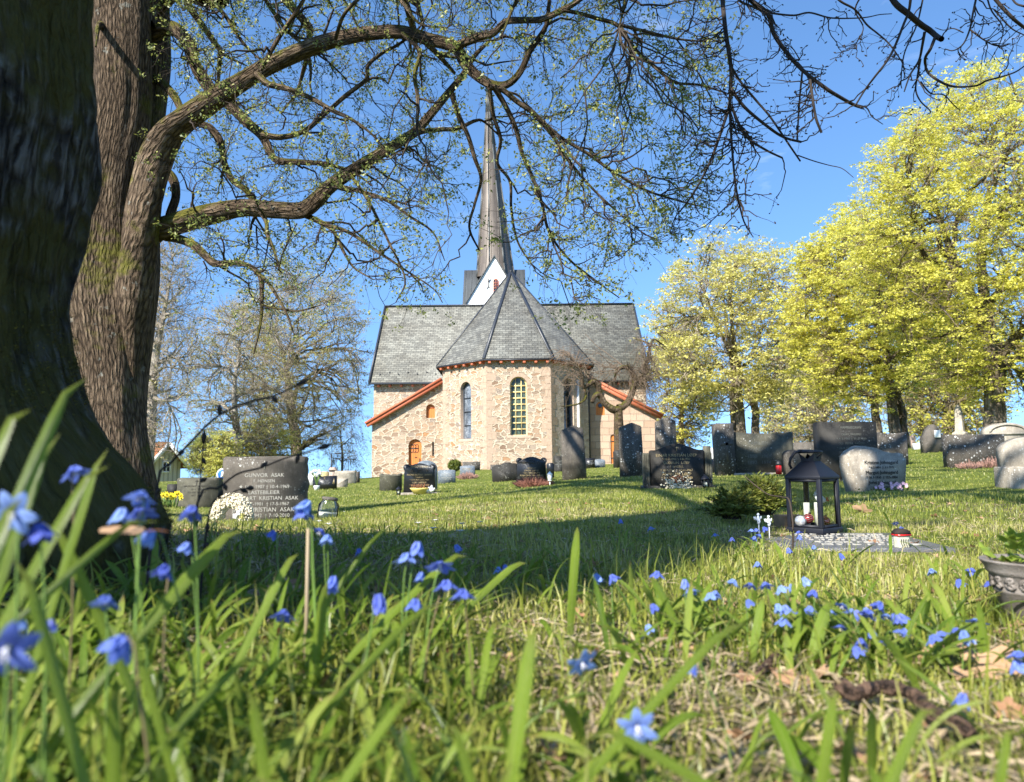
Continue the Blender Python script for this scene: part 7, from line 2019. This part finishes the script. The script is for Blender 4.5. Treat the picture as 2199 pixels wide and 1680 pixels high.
# ------------------------------------------------------------------ scilla: strap leaves and nodding blue flowers
def strap(root, dirn, L, w, bend, n=9, twist=0.0):
    """one channelled strap leaf: returns verts, quads"""
    root = np.array(root, float); d = np.array(dirn, float); d /= np.linalg.norm(d) + 1e-9
    hz = np.array([d[0], d[1], 0]); hz = hz / (np.linalg.norm(hz) + 1e-9); s = np.array([-hz[1], hz[0], 0])
    v = []; p = root.copy(); e0 = math.asin(np.clip(d[2], -1, 1))
    for i in range(n):
        t = i / (n - 1); el = e0 - bend * t ** 1.4
        tg = hz * math.cos(el) + np.array([0, 0, 1]) * math.sin(el); nm = -hz * math.sin(el) + np.array([0, 0, 1]) * math.cos(el)
        ww = w * (0.62 + .38 * math.sin(min(1, t * 1.6) * PI / 2)) * (1 - max(0, (t - .72) / .28) ** 2.2) + w * .03
        tw = twist * t; ss = s * math.cos(tw) + nm * math.sin(tw); n2 = nm * math.cos(tw) - s * math.sin(tw)
        v += [p - ss * ww * .5 + n2 * ww * .22, p, p + ss * ww * .5 + n2 * ww * .22]
        p = p + tg * L / (n - 1)
    f = []
    for i in range(n - 1):
        b = i * 3; f += [[b, b + 1, b + 4, b + 3], [b + 1, b + 2, b + 5, b + 4]]
    return np.array(v), np.array(f)


SUV = np.stack([np.tile([0, .5, 1], 9), np.repeat(np.arange(9) / 8, 3)], 1)


def strap_cloud(name, roots, label, g, Lr, wr, el=(.5, 1.35), bend=(.2, 1.5), mat='strap_leaf'):
    V, F, b = [], [], 0
    for r in roots:
        a = g.uniform(0, 2 * PI); e_ = g.uniform(*el)
        v, f = strap(r, (math.cos(a) * math.cos(e_), math.sin(a) * math.cos(e_), math.sin(e_)), g.uniform(*Lr), g.uniform(*wr), g.uniform(*bend), 9, g.normal(0, .5))
        V.append(v); F.append(f + b); b += len(v)
    return tag(mk(name, np.vstack(V), np.vstack(F), M[mat], None, np.tile(SUV, (len(V), 1)), True), label, None, None, 'stuff')


gs = np.random.default_rng(77)
roots = []
def clump_at(x, y, n, s):
    for _ in range(n):
        X, Y_ = x + gs.normal(0, s), y + gs.normal(0, s)
        if Y_ > .28 and math.hypot(X, Y_) > .34: roots.append((X, Y_, gz(X, Y_) - .004))
for _ in range(70):                      # tall ones right by the near tree
    y = gs.uniform(.38, .95); x = -y * gs.uniform(.42, .80); clump_at(x, y, gs.integers(4, 8), .018)
for _ in range(150):                      # dense on the left, by the roots of the near tree
    y = gs.uniform(.36, 1.15); x = -y * gs.uniform(.05, .80); clump_at(x, y, gs.integers(3, 7), .02)
for _ in range(34):                      # a loose belt across the middle
    y = gs.uniform(.85, 1.7); x = y * gs.uniform(-.30, .12); clump_at(x, y, gs.integers(2, 6), .02)
for _ in range(46):                      # the flower patch on the right
    y = gs.uniform(.85, 1.25); x = y * gs.uniform(.14, .62); clump_at(x, y, gs.integers(3, 6), .016)
for _ in range(44): y = gs.uniform(.36, .62); x = y * gs.uniform(-.25, .68); clump_at(x, y, gs.integers(1, 4), .02)
for _ in range(24): y = gs.uniform(1.2, 2.6); x = y * gs.uniform(.0, .62); clump_at(x, y, gs.integers(2, 4), .02)
strap_cloud('scilla_leaves', roots, 'glossy strap-shaped leaves of the spring bulbs rising through the grass', gs, (.055, .12), (.0045, .0095))
roots = []
for _ in range(90):
    c = ground_at(gs.uniform(440, 900), gs.uniform(1150, 1215), .5); clump_at(c.x, c.y, 4, .05)
for _ in range(60):
    c = ground_at(gs.uniform(900, 1560), gs.uniform(1110, 1215), .5); clump_at(c.x, c.y, 3, .06)
strap_cloud('grass_tufts', roots, 'longer dark tufts of grass in the shade of the near tree', gs, (.03, .075), (.003, .006), (.6, 1.4), (.6, 2.0), 'strap_leaf')


def petal_data():
    vs_, fs, us = [], [], []
    for i in range(7):
        t = i / 6; w = .0036 * math.sin(PI * min(1, .12 + t * .88)) ** .8 + (.0006 if i < 6 else 0)
        for k in (-1, 0, 1):
            vs_.append((k * w, .0008 * abs(k), t)); us.append((.5 + .5 * k, t))
    for i in range(6):
        b = i * 3; fs += [[b, b + 1, b + 4, b + 3], [b + 1, b + 2, b + 5, b + 4]]
    return vs_, fs, us


PV, PF, PU = petal_data()


def flower_mesh(open_, size, seed):
    """six petals on an axis pointing along -z (nodding); open_ 0..1 from bell to star"""
    g_ = random.Random(seed); V, F, U, I = [], [], [], []
    for k in range(6):
        a = k * PI / 3 + g_.uniform(-.12, .12); L = size * g_.uniform(.92, 1.06); op = open_ * g_.uniform(.85, 1.15)
        b = len(V)
        for (x, y, t) in PV:
            sp = .12 + op * 1.35; cur = sp * (t ** .8) * .9 + .1
            rad = L * (math.sin(min(1.9, sp * .55 + cur * .45)) * t * .95) + .0012; dz = -L * t * math.cos(min(1.9, sp * .55 + cur * .45))
            s_ = size / .016
            px = rad * math.cos(a) - x * s_ * math.sin(a); py = rad * math.sin(a) + x * s_ * math.cos(a)
            V.append((px, py, dz + y * s_ * .6)); U.append((.5 + .5 * np.sign(x) * (abs(x) > 0), t))
        F += [[i + b for i in f] for f in PF]; I += [0] * len(PF)
    mb_ = MB(); mb_.ball((0, 0, -size * .16), size * .13, 7)
    for k in range(6):
        a = k * PI / 3 + .5; mb_.tube([(0, 0, -size * .1), (size * .16 * math.cos(a), size * .16 * math.sin(a), -size * .5)], size * .022, 4)
    b = len(V); V += mb_.v; U += [(0.5, 0)] * len(mb_.v); F += [[i + b for i in f] for f in mb_.f]; I += [1] * len(mb_.f)
    o = mk('flower', V, F, [M['scilla_blue'], M['anther']], None, U, True, I)
    me = o.data; bpy.data.objects.remove(o); return me


FM = [flower_mesh(op, .0165, i) for i, op in enumerate((.10, .25, .42, .62, .8, .95))]
LEAFM = []
for i in range(7):
    v, f = strap((0, 0, 0), (math.cos(gs.uniform(.75, 1.25)), 0, math.sin(gs.uniform(.75, 1.3))), 1.0, gs.uniform(.07, .10), gs.uniform(.3, 1.2), 9, gs.normal(0, .35))
    o = mk('leaf', v, f, M['strap_leaf'], None, SUV, True); LEAFM.append(o.data); bpy.data.objects.remove(o)


def scilla(px, py, Y, label, open_=None, n=1, leaves=3, face=0.0, size=1.0, group=None, white=False):
    """a plant whose (first) flower shows at pixel (px, py), Y metres ahead"""
    f = P(px, py, Y); ll = gs.uniform(.075, .12)
    rx, ry = f.x + gs.normal(0, .012), f.y + gs.normal(.004, .010); g0 = gz(rx, ry)
    f.z = max(f.z, g0 + .03)
    e = empty('scilla_plant', (rx, ry, g0), 0, label, 'flower', group)
    ft = f - Vector((rx, ry, g0))
    for k in range(n):
        q = ft if k == 0 else ft + Vector((gs.normal(0, .010), gs.normal(0, .007), gs.uniform(-.026, .012)))
        h = max(.02, q.z)
        side = Vector((gs.normal(0, 1), -abs(gs.normal(0, .8)), 0)).normalized()
        top = q + Vector((0, 0, .0075 * size))
        pts = [Vector((gs.normal(0, .002), gs.normal(0, .002), -.01)), Vector((q.x * .25, q.y * .25, h * .45)), Vector((q.x * .7, q.y * .7, h * .9)), top - side * .003 + Vector((0, 0, .003)), top]
        L = smooth_line(pts, 12); mb_ = MB(); mb_.tube(L, np.linspace(.0010, .0007, 12) * size, 6); mb_.obj('stem', M['stem_brown' if gs.random() < .25 else 'stem_green'], e, None, smooth=True)
        op = open_ if open_ is not None and k == 0 else gs.uniform(.1, .8)
        fo = bpy.data.objects.new('flower', FM[int(np.clip(op * 5.99, 0, 5))]); COL.objects.link(fo); fo.parent = e
        fo.location = top; fo.scale = (size,) * 3
        tilt = face if k == 0 and face else gs.uniform(.1, .7)
        ax_ = Vector((side.x, side.y, 0)) if not (k == 0 and face) else Vector((gs.normal(0, .3), -1, 0)).normalized()
        # the flower opens along -z; tip its mouth towards ax_
        fo.rotation_euler = (Vector((ax_.x * math.sin(tilt), ax_.y * math.sin(tilt), -math.cos(tilt)))).to_track_quat('-Z', 'Y').to_euler()
        fo.rotation_euler.rotate_axis('Z', gs.uniform(0, 1))
    for k in range(leaves):
        lo = bpy.data.objects.new('leaf', LEAFM[gs.integers(0, 7)]); COL.objects.link(lo); lo.parent = e
        s = ll * gs.uniform(.7, 1.15); lo.scale = (s,) * 3; lo.rotation_euler = (0, 0, gs.uniform(0, 6.28)); lo.location = (gs.normal(0, .003), gs.normal(0, .003), -.006)
    return e


HERO = [(30, 1128, .42, .95, 1, 1.25, .9, 'large pale blue star flower at the left edge, seen face on'), (82, 1150, .43, .5, 1, 0, .9, 'blue flower tucked right beside the large pale star at the left edge'), (155, 1022, .56, .6, 1, 0, .9, 'blue flower standing highest of all in front of the mossy trunk'),
        (262, 1112, .54, .35, 1, 0, .9, 'drooping blue bell left of the twin-headed bloom before the mossy roots'), (306, 1076, .54, .6, 2, .6, .9, 'twin-headed blue bloom before the mossy roots'), (327, 1160, .55, .25, 1, 0, .95, 'rounded blue bell hanging just right of the narrow brown dead leaf'), (358, 1232, .58, .4, 1, 0, .9, 'blue bell among the leaves below the mossy roots'), (412, 1106, .62, .35, 1, .5, .95, 'dark blue flower on a leaf tip left of the pale wreath'),
        (403, 1180, .66, .4, 1, 0, .8, 'small violet-blue flower below the pale wreath'), (228, 1300, .50, .6, 1, .5, .8, 'small light blue flower low in the left foliage'), (105, 1348, .44, .45, 1, 0, .6, 'half-open pale blue bud, middle of the low row at the left edge'), (50, 1345, .46, .4, 1, 0, .5, 'small dark blue bud at the left edge'), (270, 1397, .42, .35, 1, 0, 1.0, 'violet-blue bell with spread petals over bare soil on the left'), (14, 1425, .33, .95, 1, 1.0, .95, 'long-petalled blurred blue flower cut by the left edge'),
        (655, 1106, .78, .5, 2, .2, 1.2, 'tall blue flower hanging over the right side of the rough-edged gravestone'), (590, 1152, 1.0, .35, 1, 0, .95, 'deep blue flower below the rough-edged gravestone'), (703, 1162, .84, .5, 2, .3, .9, 'pair of blue bells right of the tall hanging flower'), (716, 1256, .72, .12, 1, 0, 1.0, 'rounded closed blue bell above the bare brown soil'), (812, 1298, .66, .12, 1, 0, 1.15, 'long closed blue bell pointing straight down, left of centre'),
        (610, 1327, .74, .6, 1, .6, 1.0, 'blue flower opening sideways over the brown leaf litter'), (872, 1206, .76, .55, 2, .2, 1.1, 'violet-blue flower cluster on a pinkish stem, left of centre'), (945, 1226, .74, .75, 2, .5, 1.15, 'pale blue wide-open flower cluster, left of centre'), (905, 1242, .8, .3, 1, 0, .8, 'small violet bell between two flower clusters'), (892, 1302, .70, .5, 1, 0, .9, 'blue flower low beneath the violet cluster'), (992, 1284, .68, .6, 1, .3, 1.0, 'blue flower beside a leaning leaf just left of centre'),
        (1248, 1440, .60, .9, 1, .9, .95, 'open blue star lying low over bare soil near the centre'), (1370, 1582, .48, .95, 1, 1.2, .85, 'nearest open blue star at the bottom, right of centre'), (1490, 1434, .58, .2, 1, 0, .8, 'single blue bell on an arching pale leaf, right of centre'), (770, 1188, 1.2, .3, 1, 0, .9, 'small blue bell in front of the tree shadow'), (978, 1180, 1.3, .3, 1, 0, 1.0, 'lone blue bell on the sunny edge of the tree shadow'), (1083, 1222, 1.25, .3, 2, 0, .9, 'dark blue flower inside the tree shadow'),
        (2070, 1370, .86, .3, 1, 0, 1.0, 'blue bell on a pinkish stem left of the clay pot'), (2185, 1416, .80, .7, 2, .3, 1.1, 'light blue flower at the right edge below the clay pot'), (2070, 1507, .66, .3, 1, 0, .9, 'blue flower hanging above the fallen stick'), (2085, 1230, 1.5, .5, 1, 0, 1.2, 'small blue flower left of the clay pot rim'), (1278, 1245, 1.05, .3, 1, 0, 1.0, 'blue bell beside two broad leaves, right of centre'), (1312, 1247, 1.05, .4, 1, 0, 1.0, 'blue bell closely right of another beside the broad leaves'), (1400, 1310, .95, .3, 2, 0, .9, 'dark blue bells half hidden in green leaves, right of centre'), (1412, 1238, 1.1, .6, 1, 0, 1.0, 'light blue flower standing above the leaves, right of centre')]
for px_, py_, Y, op, n, fc_, sz, lb in HERO:
    scilla(px_, py_, Y, lb, op, n, 4 if px_ < 1000 else 3, fc_, sz)
PATCH = [(65, 375), (95, 430), (225, 460), (260, 445), (380, 375), (460, 500), (480, 390), (570, 390), (665, 415), (740, 400), (810, 360), (880, 440), (650, 530), (695, 540), (690, 620), (855, 540), (810, 570), (975, 560), (1070, 530), (1110, 560), (1140, 575), (1200, 550), (1225, 570), (1300, 520), (1280, 580), (1340, 590), (1380, 590), (1415, 595), (1050, 660), (1240, 690), (1420, 690), (1440, 680), (1350, 760), (1175, 750), (1135, 800), (1620, 730), (1670, 700), (1770, 680), (1835, 730)]
for X, Y_ in PATCH:
    x, y = 1447.5 + .3418 * X, 1127.5 + .3418 * Y_
    scilla(x, y, float(np.clip(.98 - (y - 1300) * .0011, .82, 1.08)) + gs.uniform(-.03, .03), 'bright blue nodding scilla in the sunny flower patch before the grave slab', None, 1, 2, 0, gs.uniform(.72, .98), 'blue scilla in the patch before the slab')
FAR = [(515, 40, 2.3), (560, 30, 2.3), (510, 90, 2.2), (485, 42, 2.4), (540, 75, 2.3), (365, 95, 2.3), (255, 70, 2.4), (715, 165, 1.9), (880, 150, 2.0), (525, 255, 1.7), (1040, 200, 1.9), (790, 80, 2.2), (780, 55, 2.3), (1390, 0, 3.2), (1420, 25, 3.0), (1865, 300, 1.5), (1615, 300, 1.6), (1785, 370, 1.4), (1980, 385, 1.25), (1900, 630, 1.05), (-340, -20, 2.3), (-150, 30, 2.2)]
for X, Y_, D in FAR:
    x, y = 1447.5 + .3418 * X, 1127.5 + .3418 * Y_
    scilla(x, y, D, 'tiny far blue scilla in the grass around the lantern and grave slab', None, 1, 2, 0, 1.1, 'tiny blue scilla round the lantern and slab')
# white anemones on the sunny bare patch
for X, Y_ in ((585, 40), (680, 78), (690, 15), (860, 45), (970, 35), (850, 105), (-40, 20), (20, 45), (120, -60)):
    x, y = 698 + .3418 * X, 1127.5 + .3418 * Y_
    q = ground_at(x, y, 1.0); e = empty('anemone', q, 0, 'small white anemone on the sunny ground before the tree shadow', 'flower', 'white anemones')
    mb = MB(); mb.tube([(0, 0, -.01), (.002, 0, .03)], .0012, 5); mb.obj('stem', M['stem_green'], e, None)
    mb = MB()
    for k in range(6): a = k * PI / 3; mb.add([(0, 0, .03), (.010 * math.cos(a - .4), .010 * math.sin(a - .4), .036), (.018 * math.cos(a), .018 * math.sin(a), .036), (.010 * math.cos(a + .4), .010 * math.sin(a + .4), .036)], [[0, 1, 2, 3]])
    mb.obj('flower', M['petal_white'], e, None)

# leaves that stand out one by one in the photograph: (base px, tip px, depth, width px, depth change)
BIG = [((60, 1010), (187, 812), .44, 34, .05, 'long bright leaf arching up across the dark mossy trunk'), ((-12, 985), (66, 880), .40, 34, .02, 'broad leaf tip in front of the trunk at the left edge'), ((20, 1200), (130, 930), .46, 32, .03, 'upright leaf behind the large pale star flower'), ((120, 1150), (235, 1000), .46, 26, .03, 'narrow leaf leaning right behind the highest blue flower'),
       ((170, 1130), (232, 965), .5, 22, .02, 'pale-tipped leaf crossing the foot of the mossy trunk'), ((-15, 1230), (45, 1070), .36, 40, .02, 'wide blurred leaf at the far left edge'), ((60, 1330), (340, 1120), .46, 24, .05, 'long leaf sweeping right under the narrow dead leaf'), ((350, 1340), (520, 1140), .56, 34, .05, 'long glossy leaf pointing at the pale wreath'), ((110, 1480), (30, 1200), .38, 34, .0, 'broad green leaf leaning left in the near corner'),
       ((180, 1300), (90, 1120), .5, 26, .0, 'dark upright leaf among the left flowers'), ((540, 1390), (640, 1190), .66, 24, .04, 'straight leaf rising before the large rough-edged gravestone'), ((680, 1420), (705, 1250), .68, 26, .0, 'blunt leaf right behind the rounded closed bell'), ((745, 1520), (940, 1300), .56, 22, .06, 'long pale leaf sweeping right, left of centre'), ((700, 1330), (840, 1130), .8, 15, .05, 'thin leaf leaning right past the violet cluster'),
       ((880, 1310), (1000, 1195), .78, 20, .04, 'leaf tip above the wide-open pale flower cluster'), ((1100, 1680), (1150, 1350), .46, 42, .02, 'broad bright leaf standing upright in the middle of the foreground'), ((1230, 1300), (1240, 1132), 1.0, 22, .0, 'tall narrow leaf rising alone into the tree shadow'), ((1345, 1620), (1600, 1340), .48, 26, .1, 'long arching pale leaf carrying a blue bell'), ((1770, 1720), (1800, 1485), .46, 28, .0, 'yellow-green blurred leaf upright near the bottom right'),
       ((1925, 1720), (2012, 1525), .44, 30, .0, 'second yellow-green blurred leaf at the bottom right'), ((2155, 1700), (2175, 1570), .44, 24, .0, 'leaf tip at the bottom right corner'), ((240, 1690), (245, 1480), .40, 34, .0, 'pale upright leaf at the bottom left'), ((430, 1560), (560, 1420), .5, 24, .03, 'leaf leaning right over the dark bare soil'), ((340, 1620), (260, 1330), .44, 20, .0, 'thin yellowish leaf bending left past the violet bell'), ((560, 1690), (530, 1480), .42, 30, .0, 'broad pale leaf in the bottom row left of centre'),
       ((1035, 1300), (1130, 1210), 1.0, 18, .03, 'short leaf at the sunny edge of the tree shadow'), ((1620, 1410), (1640, 1285), .92, 22, .02, 'broad dark leaf in the middle of the right-hand flower patch'), ((1755, 1400), (1790, 1300), .92, 30, .02, 'broad folded leaf in the right-hand flower patch'), ((1460, 1380), (1395, 1240), .98, 20, .0, 'leaf leaning left from the right-hand flower patch'), ((1960, 1480), (1880, 1370), .8, 20, -.02, 'pale leaf bent left in the right-hand flower patch'), ((760, 1700), (900, 1500), .42, 30, .03, 'blurred leaf leaning right at the bottom, left of centre'),
       ((1440, 1700), (1250, 1590), .40, 26, .0, 'blurred leaf lying left along the bottom edge'), ((1000, 1700), (960, 1560), .40, 24, .0, 'blurred upright leaf at the bottom centre'), ((2120, 1420), (2100, 1290), .9, 18, .0, 'thin leaf beside the clay pot')]
for (b, t, D, w, dd, lb) in BIG:
    A, T = P(*b, D), P(*t, D + dd)
    gA = gz(A.x, A.y); A2_ = Vector(A)
    if A.z > gA:                                   # run the leaf back to the ground
        d = (A - T).normalized(); A2_ = A + d * min(.16, (A.z - gA) / max(.25, -d.z)); A2_.z = min(A2_.z, A.z)
    base = Vector((A2_.x, A2_.y, gz(A2_.x, A2_.y) - .006))
    e = empty('strap_leaf', base, 0, lb, 'leaf')
    m = (A - base) + Vector((0, 0, .004)); tt = T - base
    pts = smooth_line([Vector((0, 0, 0)), m * .5 + Vector((0, 0, .012)), m * .35 + tt * .65 + Vector((0, 0, .012)), tt], 14) if m.length > .01 else smooth_line([Vector((0, 0, 0)), tt * .5 + Vector((0, 0, .012)), tt], 14)
    W_ = w * .8 / FPX * D; V = []; view = (T - cam.location).normalized()
    for i, q in enumerate(pts):
        k = i / 13; tg = Vector(pts[min(13, i + 1)] - pts[max(0, i - 1)]).normalized(); s = tg.cross(view).normalized(); nn = s.cross(tg)
        ww = W_ * (.7 + .3 * math.sin(min(1, k * 1.6) * PI / 2)) * (1 - max(0, (k - .75) / .25) ** 2.2) + W_ * .04
        tw = .5 * math.sin(i * .2 + b[0]); s2 = s * math.cos(tw) + nn * math.sin(tw); n2 = nn * math.cos(tw) - s * math.sin(tw)
        V += [Vector(q) - s2 * ww * .5 + n2 * ww * .2, Vector(q), Vector(q) + s2 * ww * .5 + n2 * ww * .2]
    F = []
    for i in range(13): c_ = i * 3; F += [[c_, c_ + 1, c_ + 4, c_ + 3], [c_ + 1, c_ + 2, c_ + 5, c_ + 4]]
    mk('blade', [tuple(v) for v in V], F, M['strap_leaf'], e, np.stack([np.tile([0, .5, 1], 14), np.repeat(np.arange(14) / 13, 3)], 1), True)

# pinkish bare stalk, fallen stick, budding sucker twigs before the left gravestones
A = P(660, 1260, .78); q = Vector((A.x, A.y, gz(A.x, A.y)))
e = empty('dry_stalk', q, 0, 'straight pale pinkish stalk under the tall hanging flower', 'stalk')
mb = MB(); mb.tube([(0, 0, -.01), tuple(P(662, 1135, .78) - q)], [.0024, .0018], 7); mb.obj('stalk', M['straw'], e, None)
pts = [ground_at(x, y, .3) + Vector((0, 0, h)) for x, y, h in ((1808, 1540, .030), (1840, 1552, .026), (1890, 1545, .028), (1945, 1558, .030), (1975, 1570, .028), (2010, 1596, .024), (2050, 1612, .024), (2092, 1626, .018))]
e = empty('fallen_stick', pts[0], 0, 'crooked brown fallen stick lying in the grass at the lower right', 'stick')
L = smooth_line([p - pts[0] for p in pts], 40); rr = np.linspace(.0078, .006, 40) * (1 + .15 * np.sin(np.arange(40) * .9)); mb = MB(); mb.tube(L, rr, 10); o = mb.obj('stick', M['stem_brown'], e, None, smooth=True)
mb = MB(); mb.tube([L[2], L[2] + np.array([-.012, .004, .014])], [.004, .0015], 6); mb.obj('stub', M['stem_brown'], e, None)
plain('stick_bark', (0.20, 0.125, 0.085), .75, .25, .45, 60, bump=.6); o.data.materials[0] = M['stick_bark']
pts = [ground_at(x, y, .3) + Vector((0, 0, .012)) for x, y in ((1630, 1470), (1662, 1440), (1690, 1405))]
e = empty('fallen_stick', pts[0], 0, 'short dark curved twig lying before the right-hand flower patch', 'stick'); mb = MB(); mb.tube([p - pts[0] for p in pts], [.004, .005, .003], 8); mb.obj('stick', M['stick_bark'], e, None, smooth=True)
for D, segs, lb in ((.95, [((338, 1042), (362, 1000), (405, 955), (448, 910), (490, 880), (540, 862), (590, 850), (640, 826)), 7.5], 'dark budding twig slanting up to the right in front of the left trees'), (1.0, [((425, 1078), (470, 1048), (510, 1018), (560, 1005), (610, 985), (655, 972), (688, 962)), 7], 'dark budding twig crossing the face of the rough-edged gravestone'),
                    (1.0, [((425, 1080), (432, 1010), (437, 950)), 5.5], 'short upright budding twig before the weathered grey stone'), (1.05, [((450, 1100), (485, 1068), (512, 1052), (532, 1049)), 6], 'lowest dark twig just above the pale wreath')):
    pp, w = segs; b0 = P(*pp[0], D); gb = Vector((b0.x - .012, b0.y, gz(b0.x, b0.y) - .01))
    e = empty('budding_twig', gb, 0, lb, 'twig')
    q = [Vector((0, 0, 0))] + [P(x, y, D + .02 * math.sin(i)) - gb for i, (x, y) in enumerate(pp)]
    n_ = 36; L = smooth_line(q, n_); r_ = np.linspace(w, w * .45, n_) / 2 / FPX * D; mb = MB(); mb.tube(L, r_, 8); mb.obj('stem', M['twig_dark'], e, None, smooth=True)
    mb = MB()
    for i in range(14, n_, 6):
        d = Vector((rnd.uniform(-.6, .9), 0, rnd.uniform(.2, 1) * (1 if i % 4 else -1))).normalized(); c_ = Vector(L[i]); s = rnd.uniform(.009, .015)
        mb.tube([c_, c_ + d * s * .5, c_ + d * s], [.0016, .0038, .0008], 6)
    c_ = Vector(L[-1]); d = (Vector(L[-1]) - Vector(L[-3])).normalized(); mb.tube([c_ - d * .002, c_ + d * .008, c_ + d * .018], [.002, .0042, .0006], 6)
    mb.obj('buds', M['twig_dark'], e, None, smooth=True)['kind'] = 'stuff'
# thorny dead stem by the lantern
b0 = P(1702, 1250, 2.2); gb = Vector((b0.x, 2.2, gz(b0.x, 2.2)))
e = empty('dead_branch', gb, 0, 'thin knotty dead stem arching in front of the yew and lantern', 'twig')
mb = MB(); mb.tube(smooth_line([Vector((0, 0, -.02)), P(1702, 1180, 2.2) - gb, P(1703, 1130, 2.2) - gb, P(1695, 1075, 2.25) - gb, P(1680, 1068, 2.3) - gb, P(1650, 1062, 2.4) - gb, P(1625, 1045, 2.45) - gb, P(1598, 1022, 2.5) - gb], 30), np.linspace(.0035, .0016, 30), 6)
mb.tube([P(1702, 1215, 2.2) - gb, P(1690, 1240, 2.2) - gb, P(1680, 1256, 2.2) - gb], .002, 5); mb.obj('stem', M['twig_brown'], e, None, smooth=True)

# ------------------------------------------------------------------ lettering becomes plain mesh, fitted to its line width
bpy.context.view_layer.update()
dg = bpy.context.evaluated_depsgraph_get()
for o, w in FIT:
    d = o.dimensions.x
    if d > 1e-4: o.scale = (w / d, min(1.3, max(.7, w / d)), 1)
    me = bpy.data.meshes.new_from_object(o.evaluated_get(dg))
    n = bpy.data.objects.new('inscription', me); COL.objects.link(n)
    n.parent = o.parent; n.location, n.rotation_euler, n.scale = o.location, o.rotation_euler, o.scale
    me.materials.clear(); me.materials.append(o.data.materials[0])
    bpy.data.objects.remove(o)
